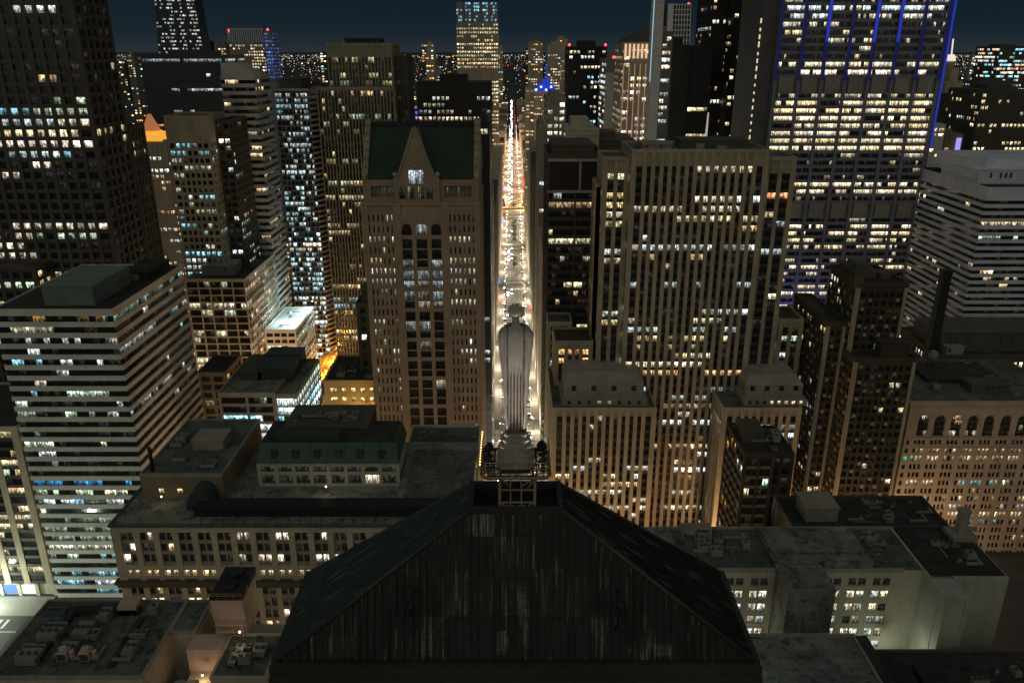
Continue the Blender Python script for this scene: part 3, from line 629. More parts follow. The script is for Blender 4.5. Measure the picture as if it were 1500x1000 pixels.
rd = MB(); rd.box(e0, e1, Yr-1, Yr+3, zr-.99, zr+.5); rd.box(e0+.5, e1-.5, Yr+3.01, Yr+14, ze, zr-.2); b.add('ridge_cap', rd, M['blackmetal'])
for q in (gx0+.1, gx1-2.1):
    eg = MB(); eg.frustum([(q, Ya-.3, ze-.2), (q+2, Ya-.3, ze-.2), (q+2, Y1-1.5, ze-.2), (q, Y1-1.5, ze-.2)], [(q, Yr-2.5, zr+1.6), (q+2, Yr-2.5, zr+1.6), (q+2, Yr+2.5, zr+1.6), (q, Yr+2.5, zr+1.6)])
    for t in range(7):
        f_ = (t+.5)/7; yy = Ya-.5+(Yr-2.7-Ya)*f_; zz = ze+(zr+1.4-ze)*f_; eg.box(q-.1, q+2.1, yy, yy+.5, zz-.2, zz+.3)
    b.add('end_gable', eg, M['granite'])
gc = X(611, 285, Ya); ghw = 8.3; ga = MB(); zg0 = zp+.1; gy = Ya-1.2
pts = [(gc-ghw, zg0), (gc+ghw, zg0), (gc+ghw, ze+.4), (gc+6.6, ze+1.4), (gc, Z(188, Y0+2)), (gc-6.6, ze+1.4), (gc-ghw, ze+.4)]
ga.frustum([(x, gy, z) for x, z in pts], [(x, gy+3.5, z) for x, z in pts])
zap = pts[4][1]
for sgn in (-1, 1):
    ga.frustum([(gc+sgn*6.9, gy-.35, ze+1.2), (gc+sgn*6.0, gy-.35, ze+1.6), (gc+sgn*6.0, gy+.2, ze+1.6), (gc+sgn*6.9, gy+.2, ze+1.2)], [(gc+sgn*.5, gy-.35, zap+.9), (gc-sgn*.1, gy-.35, zap-.2), (gc-sgn*.1, gy+.2, zap-.2), (gc+sgn*.5, gy+.2, zap+.9)])
    ga.frustum([(gc+sgn*5.6, gy+2.3, ze), (gc+sgn*.1, gy+2.3, zap-1), (gc+sgn*.1, Yr-1.5, zap-1), (gc+sgn*5.6, Ya+2, ze)], [(gc+sgn*5.7, gy+2.3, ze-.4), (gc, gy+2.3, zap-1.4), (gc, Yr-1.5, zap-1.4), (gc+sgn*5.7, Ya+2, ze-.4)])
b.add('gable', ga, M['granite'])
rs = MB(); n = 20
for t in range(n):
    A0, A1 = 2*math.pi*t/n, 2*math.pi*(t+1)/n; zc = ze+6.3
    rs.frustum([(gc+rr*math.cos(a), yy, zc+rr*math.sin(a)) for rr, yy, a in ((.9, gy-.3, A0), (1.5, gy-.3, A0), (1.5, gy+.1, A0), (.9, gy+.1, A0))], [(gc+rr*math.cos(a), yy, zc+rr*math.sin(a)) for rr, yy, a in ((.9, gy-.3, A1), (1.5, gy-.3, A1), (1.5, gy+.1, A1), (.9, gy+.1, A1))])
rs.ball(gc, gy-.05, zc, .55); b.add('wreath_ornament', rs, M['tan'])
for sgn in (-1, 1):
    fr = MB(); a0, a1 = (gc-2.6, gc-.15) if sgn < 0 else (gc+.15, gc+2.6); zz0, zz1 = zg0+6.6, zg0+11.5
    fr.box(a0-.12, a0, gy-.15, gy+.05, zz0, zz1); fr.box(a1, a1+.12, gy-.15, gy+.05, zz0, zz1); fr.box(a0-.12, a1+.12, gy-.16, gy+.05, zz1, zz1+.15); fr.box(a0-.12, a1+.12, gy-.16, gy+.05, zz0-.15, zz0)
    for t in range(3): fr.tube((a0, gy-.08, zz0+1.6*t), (a1, gy-.08, zz0+1.6*t+1.6), .07); fr.tube((a1, gy-.08, zz0+1.6*t), (a0, gy-.08, zz0+1.6*t+1.6), .07)
    b.add('gable_window_frame', fr, M['metal'])
    b.win((0, gy-.02), (1, 0), (0, 1), a0, a1, 0, zz0, zz1, [(.55, .58, .6), (.45, .5, .52)])
for j in range(4):
    a0 = gc-6+j*3.1+(.25 if j > 1 else -.25); b.win((0, gy-.02), (1, 0), (0, 1), a0, a0+2.2, 0, zg0+1.2, zg0+5.6, [pick([((.02, .02, .015), 2), ((.12, .12, .07), 1)], rng), (.03, .03, .02)])
    fr = MB(); [fr.box(a0+2.2*t/4-.05, a0+2.2*t/4+.05, gy-.14, gy+.03, zg0+1.2, zg0+5.6) for t in range(5)]; fr.box(a0, a0+2.2, gy-.13, gy+.03, zg0+3.3, zg0+3.42); b.add('gable_window_frame', fr, M['blackmetal'], occ=False)
for q, yy, zz in ((gc-ghw+.6, gy+.6, ze+.4), (gc+ghw-.6, gy+.6, ze+.4), (gx0+1, Ya-.4, ze-.1), (gx1-1, Ya-.4, ze-.1)):
    fb = MB(); fb.cyl(q, yy, zz-.1, zz+.6, .45, .3); fb.ball(q, yy, zz+1.3, .85, n=12, k=8); b.add('ball_finial', fb, M['tan'])
# ------------------------------------------------------------------ limestone bank building south of it: stepped roofs, mansard
b = Bld('columned_bank_block', 'low limestone bank block with tall pilastered windows and a green mansard behind its roof')
YF = 195; zf = Z(770, YF); fx0 = X(160, 770, YF); fx1 = SX0
w = MB(); w.box(fx0+.9, fx1-.5, YF+.9, 236, 0, zf-.3)
nb = 18; bwid = (fx1-fx0-3.2)/nb; st = 3.75; rec = .9
zt1 = zf-2.2; zt0 = zt1-3*st; zat = zt0-4.2; zco = zat-1.5
w.box(fx0, fx1, YF+.02, YF+1, zt1, zf-.3); w.box(fx0, fx1, YF-.2, YF+1, zt0-1.3, zt0)
w.box(fx0, fx1, YF, YF+1, zat-.3, zat+.9)
LW = dict(pf=.4, pa=.45, pi=.12, s=.9, pal=[(PINK, 2), (WARM, 2), ((1, .85, .65), 2)], stick=.35)
lt = lits(3, nb*2, **LW); la = lits(1, nb*2, pf=1, pa=.75, pi=.7, s=.7, pal=P_WARM)[0]; ll = lits(14, nb*2, **LW)
for j in range(nb+1):
    q = fx0+1.6+bwid*j; w.box(q-.85, q+.85, YF-.1, YF+1, zco, zt1+.02)
    w.box(q-1.05, q+1.05, YF-.3, YF+1, zt1-.9, zt1-.3); w.box(q-.8, q+.8, YF+.02, YF+1, 0, zco-1.4)
w.box(fx0-.04, fx0+1.6, YF-.05, YF+1.01, 0, zf-.32)
sp_ = MB()
for j in range(nb):
    a0 = fx0+1.6+bwid*j+.85; a1 = a0+bwid-1.7; am = (a0+a1)/2
    for i in range(3):
        z0_ = zt1-.3-(zt1-.3-zt0)/3*(i+1); hh = (zt1-.3-zt0)/3
        sp_.box(a0-.02, a1+.02, YF+.45, YF+.95, z0_, z0_+1.1); sp_.box(am-.22, am+.22, YF+.4, YF+.95, zt0, zt1-.28) if i == 0 else None
        for k, (p, q) in enumerate(((a0, am-.22), (am+.22, a1))): b.win((0, YF), (1, 0), (0, 1), p, q, rec-.06, z0_+1.1, z0_+hh, [lt[i][j*2+k]])
    for k, (p, q) in enumerate(((a0+.2, am-.4), (am+.4, a1-.2))): b.win((0, YF), (1, 0), (0, 1), p, q, rec-.06, zat+.9, zt0-1.5, [la[j*2+k]])
    w.box(am-.4, am+.4, YF+.1, YF+1, zat, zt0-1.2)
    for i in range(13):
        z0_ = zco-1.6-4.1*(i+1)
        if z0_ < 1: break
        sp_.box(a0-.02, a1+.02, YF+.3, YF+.95, z0_, z0_+1.3); sp_.box(am-.3, am+.3, YF+.28, YF+.95, 0, zco-1.5) if i == 0 else None
        for k, (p, q) in enumerate(((a0, am-.3), (am+.3, a1))): b.win((0, YF), (1, 0), (0, 1), p, q, rec-.06, z0_+1.3, z0_+4.1, [ll[i][j*2+k]])
b.add('wall', w, M['palestone']); b.add('spandrel', sp_, M['greystone'])
cn = MB(); cn.box(fx0-1.2, fx1+.8, YF-1.3, YF+1.2, zco-.1, zco+.8); cn.box(fx0-.7, fx1+.4, YF-.7, YF+1.2, zco-1.4, zco-.12)
b.add('cornice', cn, M['darkstone'])
w = MB(); w.box(fx0-.4, fx1+.3, YF-.4, YF+.5, zf-.32, zf+.35); w.box(fx0-.4, fx0+.5, YF+.52, 248, zf-.32, zf+.34); b.add('parapet', w, M['darkstone'])
r = MB(); r.box(fx0+.45, fx1-.4, YF+.45, 247, zf-.22, zf); b.add('roof', r, M['rooflight'])
# steel struts along the edge and the dark skylight wall
st_ = MB()
for k in range(26):
    x = -92+k*3.1
    if x > -14: break
    st_.tube((x, YF+.6, zf+.2), (x+.9, YF+4.6, zf+2.6), .09); st_.tube((x, YF+4.7, zf), (x, YF+4.7, zf+2.7), .07)
b.add('roof_strut', st_, M['blackmetal'], occ=False)
w = MB(); w.box(-92, -14, YF+4.8, YF+9.6, zf-.02, zf+3.0); w.box(-92.2, -13.8, YF+4.6, YF+9.8, zf+3.0, zf+3.25); b.add('skylight_housing', w, M['blackmetal'])
# raised corner block
x0, x1, zc = X(205, 700, 210), X(326, 700, 210), Z(696, 210)
w = MB(); w.box(x0+.1, x1-.1, 210.1, 247.9, zf-.02, zc-.25); w.box(x0, x1, 210, 210.4, zf-.02, zc-.3); w.box(x1-.4, x1, 210.4, 248, zf-.02, zc-.3); b.add('corner_block_wall', w, M['brownstone'])
b.roof(x0, x1, 210, 248, zc, 'greystone', 'roof', .5)
for px_ in (234, 261): b.win((0, 209.95), (1, 0), (0, 1), X(px_, 722, 210), X(px_+7, 722, 210), 0, zf+2.0, zf+3.3, [(1.1, .75, .38)])
b.units(x0+2, x1-2, 214, 244, zc, 9)
b.pent(x0+10, x1-5, 226, 234, zc, zc+3.2, 'greystone')
w = MB(); w.cyl(x0+3, 212.5, zc-.1, zc+8, .55); b.add('chimney', w, M['blackmetal'])
w = MB(); xx0, xx1 = X(276, 745, 204), X(312, 745, 204); n = 10; zz = zf
arc = [(xx0+(xx1-xx0)*(.5-.5*math.cos(math.pi*t/n)), zz+1+5.2*math.sin(math.pi*t/n)) for t in range(n+1)]; arc = [(xx0, zz)] + arc + [(xx1, zz)]
w.frustum([(x, 203, z) for x, z in arc], [(x, 214, z) for x, z in arc]); b.add('vault_hood', w, M['louver'])
# court facade with mansard
mx0, mx1, YM = X(378, 678, 217), X(582, 678, 217), 217; zm = Z(678, YM); zmt = Z(645, YM+4)
w = MB(); w.box(mx0+.5, mx1, YM+.5, 236, zf-.02, zm)
n = 8; bb = (mx1-mx0)/n
for j in range(n+1): w.box(mx0+bb*j-.55, mx0+bb*j+.55, YM, YM+.6, zf, zm-.02)
for zz0, zz1 in ((zf, zf+.9), (zf+4.0, zf+5.0), (zm-1.2, zm-.01)): w.box(mx0-.5, mx1+.5, YM+.05, YM+.6, zz0, zz1)
for j in range(n):
    for i, (a, c) in enumerate(((zf+.9, zf+4.0), (zf+5.0, zm-1.2))):
        on = (i == 0 and j == 6); b.win((0, YM), (1, 0), (0, 1), mx0+bb*j+.55, mx0+bb*(j+1)-.55, .45, a, c, [(1.1, .95, .75)]*3 if on else [(.022, .024, .018), (.016, .018, .014), (.03, .03, .024)])
b.add('court_wall', w, M['palestone'])
w = MB(); w.frustum([(mx0-.6, YM-.3, zm), (mx1+.5, YM-.3, zm), (mx1+.5, 237, zm), (mx0-.6, 237, zm)], [(mx0+.5, YM+2.6, zmt), (mx1-.6, YM+2.6, zmt), (mx1-.6, 235, zmt), (mx0+.5, 235, zmt)])
for k in range(9): 
    q = mx0+(mx1-mx0)*k/8; w.frustum([(q-.1, YM-.45, zm), (q+.1, YM-.45, zm), (q+.1, YM-.1, zm), (q-.1, YM-.1, zm)], [(q-.1, YM+2.4, zmt+.1), (q+.1, YM+2.4, zmt+.1), (q+.1, YM+2.8, zmt+.1), (q-.1, YM+2.8, zmt+.1)])
b.add('mansard_roof', w, M['greencopper'])
w = MB(); w.box(mx0+.9, mx1-1.0, YM+2.9, 234.8, zmt-.02, zmt+.15); b.add('flat_roof', w, M['roofdark'])
for j in range(6):
    q = mx0+4+j*6.6; d = MB(); d.box(q, q+1.8, YM+.4, YM+2.4, zm+1.2, zm+3.6); d.box(q-.15, q+1.95, YM+.25, YM+2.5, zm+3.6, zm+3.8); b.add('dormer', d, M['louver'])
w = MB(); w.box(mx0+5, mx0+25, YM+3.5, YM+6, zmt, zmt+3); w.box(mx0+4.6, mx0+25.4, YM+3.2, YM+3.45, zmt+.9, zmt+1.2); b.add('louver_screen', w, M['louver'])
b.pent(X(415, 625, 229), X(538, 625, 229), 229, 246, 60, Z(627, 229), 'darkstone'); b.units(X(420, 625, 229), X(530, 625, 229), 231, 244, Z(627, 229)+.35, 7)
# diagonal light wall right of the mansard
w = MB(); w.box(mx1+.6, mx1+3.2, 200, 238, zf-.1, zf+1.6); b.add('light_parapet', w, M['rooflight'])
w = MB(); w.box(mx1+3.4, fx1-.6, 206, 236, zf-.02, zf+2.4); w.box(mx1+3.2, fx1-.4, 205.8, 236.2, zf+2.4, zf+2.7); b.add('bulkhead', w, M['roof'])
# ------------------------------------------------------------------ corner block by the street with lamps along the cornice
b = Bld('flat_roof_block', 'flat grey roofed limestone block with warm lamps along its street cornice')
x0 = X(590, 640, 242); zt = 69
b.tier(x0, SX0, 241, 267, 0, zt, 'palestone', bw=4.5, fh=4, pw=1.4, L=dict(pf=.2, pa=.3, pi=.1, s=.6, pal=P_WARM), faces='SE', roof='roof', par=.8)
b.pent(x0+7, SX0-3, 249, 254, zt, zt+2.6, 'louver', roof=None); b.units(x0+2, SX0-2, 255, 265, zt, 6, (.8, 1.8), (.6, 1.4)); b.units(x0+2, SX0-2, 242, 248, zt, 3, (.8, 1.8), (.6, 1.4))
cl = MB(); cl.box(x0, SX0+.9, 240.2, 240.9, zt-2.6, zt-2.1); cl.box(SX0+.1, SX0+.9, 240.91, 267, zt-2.6, zt-2.1); b.add('cornice', cl, M['palestone'])
gl = emit('cornice_lamp_glow', (1, .62, .2), 7)
for k in range(13):
    q = MB(); q.ball(SX0+.6, 242+k*2.05, zt-1.8, .2, n=6, k=4); b.add('cornice_lamp', q, gl, occ=False)
for k in range(4):
    q = MB(); q.ball(SX0-1-k*3.2, 240.5, zt-1.8, .2, n=6, k=4); b.add('cornice_lamp', q, gl, occ=False)
# ------------------------------------------------------------------ mid left: dark modern block, amber brick block
b = Bld('dark_modern_block', 'dark stepped office block with bright cyan-white glazed corner in the mid left')
Y = 290; x0, x1, xg, zt = X(319, 578, Y), X(402, 578, Y), X(434, 578, Y), Z(578, Y)
b.tier(x0, x1, Y, 330, 0, zt, 'greystone', bw=8.2, fh=3.9, pw=1.0, sh=1.2, rec=.6, seg=4, sd=.05, L=dict(pf=.9, pa=.65, pi=.5, s=.6, pal=[(COOL, 3), (CYAN, 2)], rows={0: (.2, P_COOL, .5)}), faces='SE', roof='rooflight')
b.tier(x1+.1, xg, Y+1, 330, 0, zt-1, 'metal', bw=3.4, fh=3.9, pw=.25, sh=.7, rec=.4, seg=2, L=dict(pf=1, pa=.9, pi=.8, s=1.0, pal=[((.75, 1, 1), 3), (CYAN, 1)], rows={0: (.9, P_COOL)}), faces='SE', roof='rooflight')
b.pent(X(378, 555, 305), X(428, 555, 305), 305, 318, zt, Z(540, 305), 'louver'); b.pent(X(392, 530, 322), X(442, 530, 322), 320, 329.5, zt-.4, Z(518, 322), 'louver'); b.pent(x0+4, x0+13, 305, 325, zt, zt+3.4, 'darkstone')
b = Bld('amber_brick_block', 'old yellow brick block glowing amber with small square windows')
Y = 300; x0, x1, zt = X(474, 560, Y), X(545, 560, Y)+4, Z(560, Y)
b.tier(x0, x1, Y, 330, 0, zt, 'yellowbrick', bw=3.6, fh=4.2, pw=2.2, sh=2.4, rec=.4, sd=.01, L=dict(pf=.4, pa=.7, pi=.2, s=.9, pal=[((1, .75, .3), 1)], rows={0: (.5,), 2: (.6,)}), faces='SWE', roof='roofdark', top=2.5)
b.units(x0+2, x1-2, 303, 328, zt, 6)
# ------------------------------------------------------------------ Art Deco limestone tower with wings, right of the street
b = Bld('limestone_pier_tower', 'great limestone tower of straight vertical piers with shoulders and two low wings')
YW = 288
def pier(x0, x1, y0, y1, zt, LS, faces='SEW', z0=0, top=5.5, bw=3.25, roof='roof', LE=None):
    b.tier(x0, x1, y0, y1, z0, zt, 'limestone', 'bronze', bw=bw, fh=3.75, pw=1.55, sh=1.35, rec=.75, sd=.5, top=top, L=LS, LE=LE, faces=faces, roof=roof, cw=1.9, bwe=3.25)
PF = [(NEUT, 4), (COOL, 3), ((1, .85, .6), 3), ((1, .8, .4), 2)]
YT = 306
zt = Z(222, YT); x0, x1 = X(926, 222, YT), X(1128, 222, YT); xl = X(884, 233, YT+4); xr = X(1168, 233, YT+4); zs = Z(233, YT+4)
rows = {2: (.1, PF, 1), 4: (.75, PF, .7), 5: (.7, [((1, .82, .45), 1)], 1.0), 6: (.2, P_WARM, 1), 8: (.95, [(COOL, 2), (NEUT, 1)], .75), 9: (.1,), 10: (.1,), 12: (.3, P_COOL, .8), 13: (.25, P_COOL, 1), 15: (.6, P_COOL, .9), 16: (.6, [((1, .85, .55), 1)], 1.1), 17: (.4, P_COOL, 1), 18: (.5, PF, 1), 19: (.4, P_YEL, 1), 20: (.5, PF, 1), 21: (.85, [(NEUT, 1)], 1.4), 22: (.6, [((1, .65, .25), 1)], 1.5), 24: (.35, P_COOL, 1), 25: (.3, P_COOL, 1), 26: (.5, P_YEL, .4), 30: (.3, P_YEL, 1), 31: (.55, P_WARM, 1), 33: (.4, P_WARM, 1)}
LF = dict(pf=.3, pa=.4, pi=.09, s=.62, pal=PF, stick=.45)
pier(x0, x1, YT, 336, zt, dict(rows=rows, **LF))
pier(xl, x0-.1, YT+4, 332, zs, dict(rows={1: (0,), 2: (.9, [((1, .8, .35), 1)], 1.5), 3: (.9, [((1, .78, .32), 1)], 1.8), 4: (.8, P_WARM, 1.5), 6: (.6, P_WARM, 1.2), 8: (.9, P_COOL, .9), 9: (.5, P_WARM, 1), 15: (.8, P_COOL, .7), 16: (.7, [((1, .8, .4), 1)], .9)}, **LF), faces='SW')
pier(x1+.1, xr, YT+4, 332, zs, dict(rows={1: (0,), 2: (.95, [((1, .42, .2), 1)], 1.6), 4: (.6, P_YEL, 1), 8: (.9, P_COOL, .8)}, **LF), faces='SE')
zl = Z(272, YT+8); pier(X(874, 272, YT+8), xl-.1, YT+8, 330, zl, dict(pf=.3, pa=.5, pi=.15, s=.7, pal=P_YEL), faces='SW', top=4)
pier(X(810, 505, YT+8)+.5, X(874, 400, YT+8)-.6, YT+6, 330, Z(500, YT+8), dict(rows={0: (.9, [((1, .55, .2), 1)], 1.3), 1: (.9, [((1, .55, .2), 1)], 1.2)}, **LF), faces='SW', top=3, roof='roofdark')
pier(X(1140, 480, YT+6), X(1166, 480, YT+6)+3, YT+6, 330, Z(470, YT+6), dict(rows={1: (.5, P_YEL, 1)}, **LF), faces='SE', top=3, roof='roofdark')
b.pent(x0+5, x0+16, 312, 326, zt, zt+1.8, 'greystone'); b.pent(x0+20, x1-6, 314, 328, zt, zt+3, 'darkstone'); b.units(x0+3, x1-3, 308, 334, zt, 6)
# wings
zw = Z(600, YW); wx0, wx1 = SX1+.4, X(962, 600, YW)
RW = {3: (.3, P_YEL, .8), 4: (.3, P_YEL, .8), 8: (.35, [((1, .85, .8), 1), (WARM, 1)], 1.6), 9: (.4, P_YEL, 1), 10: (.6, [((1, .8, .5), 1)], 1.5), 11: (.35, [((1, .85, .6), 1)], 1.5), 13: (.2, P_WARM, 1)}
pier(wx0, wx1, YW, 330, zw, dict(rows=RW, **LF), faces='SEW', top=3, bw=3.2)
ex0, ex1 = X(1062, 575, YW), X(1175, 600, YW)
pier(ex0, ex1, YW, 330, zw, dict(rows={1: (.8, [((.95, .95, 1), 1)], 1.2), 2: (.5, P_COOL, .9), 0: (.1,)}, **LF), faces='SWE', top=3, bw=3.2)
for (a, c, ph) in ((X(826, 560, 296), X(943, 560, 296), Z(548, 296)), (X(1092, 560, 296), X(1176, 560, 296), Z(552, 296))):
    w = MB(); w.box(a, c, 295, 318, zw, ph-3); w.frustum([(a, 295, ph-3), (c, 295, ph-3), (c, 318, ph-3), (a, 318, ph-3)], [(a+2, 299, ph), (c-2, 299, ph), (c-2, 315, ph), (a+2, 315, ph)]); w.box(a-1.2, c+1.2, 292, 320, zw-.02, zw+2.6)
    b.add('penthouse', w, M['greystone'])
    for k in range(4):
        q = a+(c-a)*(k+.5)/4; b.win((0, 294.9), (1, 0), (0, 1), q-1.0, q+1.0, 0, zw+5.3, zw+7.4, [(.004, .004, .004)])
    for k in range(8):
        q = a+(c-a)*(k+.5)/8; on = c > 60 and k > 2; b.win((0, 291.9), (1, 0), (0, 1), q-.6, q+.6, 0, zw+.7, zw+2.1, [((.8, .65, .38) if k != 5 else (.9, .6, .5)) if on else ((.3, .3, .22) if k in (3, 4) else (.004, .004, .004))])
# dark glazed block with blank top between the tower and the street
b = Bld('blank_top_block', 'dark office block with a blank louvred top floor between limestone tower and street')
Y = 350; x0, x1, zt = SX1, X(886, 228, Y), Z(230, Y)
LB = dict(pf=.6, pa=.5, pi=.1, s=.55, pal=[((1, .85, .5), 4), (NEUT, 3), (WARM, 1)], stick=.7)
b.tier(x0, x1, Y, 392, 0, zt, 'darkstone', 'darkstone', bw=10.6, fh=4.0, pw=.9, sh=1.5, rec=.7, sd=.1, seg=6, top=15.5, cw=.7, L=dict(rows={0: (.3, P_COOL, .6), 1: (.6, P_YEL, .8), 2: (.6, P_YEL, .9), 3: (.3, P_YEL, 1), 8: (.1,), 11: (.5, P_WARM, 1)}, **LB), LE=dict(pf=.2, pa=.3, pi=.05), faces='SW', bwe=8, roof='roofdark')
w = MB()
for a, c in ((x0+1, x0+13.6), (x0+14.6, x1-1)): w.box(a, c, Y-.06, Y+.3, zt-14, zt-2.2)
b.add('louver_panel', w, M['blackmetal'])
w = MB(); w.box(x0-.1, x1+.1, Y-.3, Y+.4, zt-1.9, zt-.7); w.box(x0-.1, x1+.1, Y-.25, Y+.3, zt-15.4, zt-14.3); w.box(x0+13.65, x0+14.5, Y-.28, Y+.3, zt-14.4, zt-1.9); b.add('stone_band', w, M['tan'])
b.pent(x0+2, x1-4, 356, 388, zt, zt+4, 'darkstone', roof='roofdark')
b = Bld('low_stone_infill', 'small pale stone block with dark windows on the right kerb of the lit street')
b.tier(SX1+.2, SX1+11, 334, 348, 0, Z(468, 340), 'palestone', bw=3.4, fh=4, pw=1.4, L=dict(pf=.1, pa=.3, pi=.05), faces='SW', roof='roof')
# ------------------------------------------------------------------ flared bank skyscraper with blue light strips
b = Bld('blue_lit_skyscraper', 'huge office skyscraper with blue glowing column strips and rows of lit yellow floors')
Y = 458; zt = 259; xa, xb = X(1134, 130, Y), X(1372, 130, Y)
fh = 4.05; nf = int(zt/fh); nbay = 7; bw = (xb-xa)/nbay
w = MB(); w.box(xa, xb, Y+1.2, Y+42, 0, zt)
seg = 13
PC = [((1, .84, .52), 5), ((1, .78, .42), 4), (NEUT, 2)]
mech = {z for z in range(nf) if 0}
for i in range(nf):
    z = fh*i; py = proj((xa+xb)/2, Y, z+2)[1]
    if 118 <= py < 138 or 296 <= py < 316:
        for j in range(nbay): pn = MB(); pn.box(xa+bw*j+2.3, xa+bw*(j+1)-2.3, Y+.3, Y+1.25, z, z+fh+.01); b.add('mechanical_panel', pn, M['greystone'])
        if len([1]) and not (118 <= proj((xa+xb)/2, Y, z-fh+2)[1] < 138 or 296 <= proj((xa+xb)/2, Y, z-fh+2)[1] < 316): w.box(xa, xb, Y+.2, Y+1.3, z-.3, z+.5)
        continue
    w.box(xa, xb, Y+.35, Y+1.3, z, z+1.75)
    if 205 < py < 226: p, s_ = .97, 1.1
    elif 96 < py < 118: p, s_ = .75, .95
    elif 146 < py <= 205: p, s_ = .8, .8
    elif py <= 40: p, s_ = .42, .8
    elif py < 96: p, s_ = .22, .45
    elif 226 <= py < 296: p, s_ = (.6, .8) if rng.random() < .25 else (.14, .3)
    else: p, s_ = (.6, .75) if rng.random() < .65 else (.12, .4)
    pal = [(COOL, 2), (NEUT, 2)] if py < 50 else PC
    row = lits(1, nbay*seg, pf=1, pa=p, s=s_, pal=pal, stick=.72)[0]
    b.win((0, Y), (1, 0), (0, 1), xa, xb, 1.15, z+1.75, z+fh, row)
for j in range(nbay+1):
    q = xa+bw*j; w.box(q-.85, q+.85, Y-.5, Y+1.4, 0, zt)
for j in range(nbay*3): 
    q = xa+bw*(j+.5)/3; w.box(q-.06, q+.06, Y+.9, Y+1.25, 0, zt)
b.add('wall', w, [M['chasestone']])
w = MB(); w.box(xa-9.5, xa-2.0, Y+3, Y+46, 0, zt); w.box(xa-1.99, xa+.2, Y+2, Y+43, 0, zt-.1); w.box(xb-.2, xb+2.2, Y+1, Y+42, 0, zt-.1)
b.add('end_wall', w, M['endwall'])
led = emit('blue_light_strip', (.03, .06, .75), .45); led2 = emit('dim_blue_light_strip', (.035, .06, .6), .07)
for q, k in ((0, 0), (1, 0), (2, 1), (3, 0), (4, 1), (5, 1), (6, 0), (7, 0)):
    z0_ = Z(118, Y); s_ = MB(); s_.box(xa+bw*q-.7, xa+bw*q+.7, Y-.62, Y-.52, z0_, zt); b.add('light_strip', s_, led2 if q in (1, 5) else led2, occ=False)
    if not k: continue
    s_ = MB(); s_.box(xa+bw*q-.8, xa+bw*q+.8, Y-.66, Y-.53, Z(62, Y), zt); b.add('light_strip', s_, led, occ=False)
s_ = MB(); s_.box(xb+2.25, xb+3.3, Y+.8, Y+1.5, Z(215, Y), zt); b.add('light_strip', s_, led, occ=False)
s_ = MB()
zz = 40
while zz < zt:
    L_ = rng.uniform(1.2, 3); s_.box(xa-10.3, xa-9.6, Y+2.8, Y+3.1, zz, zz+L_) if rng.random() < .8 else None; zz += fh
b.add('stair_lights', s_, emit('stair_light', (1, .85, .5), .75), occ=False)
vio = bpy.data.lights.new('uplight', 'SPOT'); vio.energy = 110000; vio.color = (.30, .28, 1); vio.spot_size = R(70); vio.spot_blend = 1; vio.shadow_soft_size = 2
vo = bpy.data.objects.new('uplight', vio); C.collection.objects.link(vo); vo.parent = b.root; vo.location = Vector((xa+24, Y-38, 10))-LOC[b.root.name]; vo.rotation_euler = (R(125), 0, 0)
# ------------------------------------------------------------------ striped block at the right edge
b = Bld('striped_corner_block', 'grey office block of horizontal white bands at the right edge with a blank penthouse')
Y = 392; x0, zt = X(1446, 282, Y), Z(276, Y)
ribbons(b, x0, x0+60, Y, 468, zt, 'coolpanel', 3.55, 1.75, .7, 1, dict(pf=.25, pa=.3, pi=.07, s=.6, pal=P_YEL, stick=.55, rows={0: (0,), 5: (.5, P_COOL, .9)}), dict(pf=.2, pa=.14, pi=.04, s=.6, pal=P_YEL), 'roofdark', top=6, faces='SW')
b.pent(X(1432, 262, Y+14), x0+58, Y+14, Y+50, zt, Z(250, Y+14), 'coolpanel')
w = MB(); c0, c1 = X(1425, 250, Y+22), x0+50; zz = Z(262, Y+14); w.frustum([(c0, Y+34, zz), (c0+6, Y+22, zz), (c1, Y+22, zz), (c1, Y+60, zz), (c0, Y+60, zz)], [(c0, Y+34, zz+9), (c0+6, Y+22, zz+9), (c1, Y+22, zz+9), (c1, Y+60, zz+9), (c0, Y+60, zz+9)]); b.add('penthouse', w, M['coolpanel'])
# stack in front of it
b = Bld('tall_black_chimney', 'tall plain black chimney stack standing in front of the striped corner block', 'chimney')
w = MB(); q = at(1387, 396, 352); w.frustum([(q[0]-2.6, 350, 0), (q[0]+2.6, 350, 0), (q[0]+2.6, 354.5, 0), (q[0]-2.6, 354.5, 0)], [(q[0]-1.9, 350.4, q[1]), (q[0]+1.9, 350.4, q[1]), (q[0]+1.9, 354.1, q[1]), (q[0]-1.9, 354.1, q[1])]); w.box(q[0]-2.1, q[0]+2.1, 350.2, 354.3, q[1]-1.5, q[1]+.3)
b.add('shaft', w, M['blackmetal'])
b = Bld('dark_roofscape_block', 'dark old block with cluttered roof and one lit window row by the black chimney')
Y = 345; x0, x1, zt = X(1374, 523, Y), X(1486, 523, Y)+30, Z(522, Y)
b.tier(x0, x1, Y, 385, 0, zt, 'darkstone', bw=2.6, fh=4.2, pw=.9, sh=1.6, rec=.5, L=dict(pf=.2, pa=.3, pi=.1, s=.7, rows={0: (.8, [((1, .88, .6), 1)], 1.5), 1: (.1,)}, pal=P_WARM), faces='SW', roof='roofdark', top=3)
b.pent(x0+2, x1-6, 352, 375, zt, zt+9, 'darkstone'); b.pent(x0+4, x0+12, 346, 350, zt, zt+4, 'greystone'); b.units(x0, x1-12, 345, 383, zt, 8)
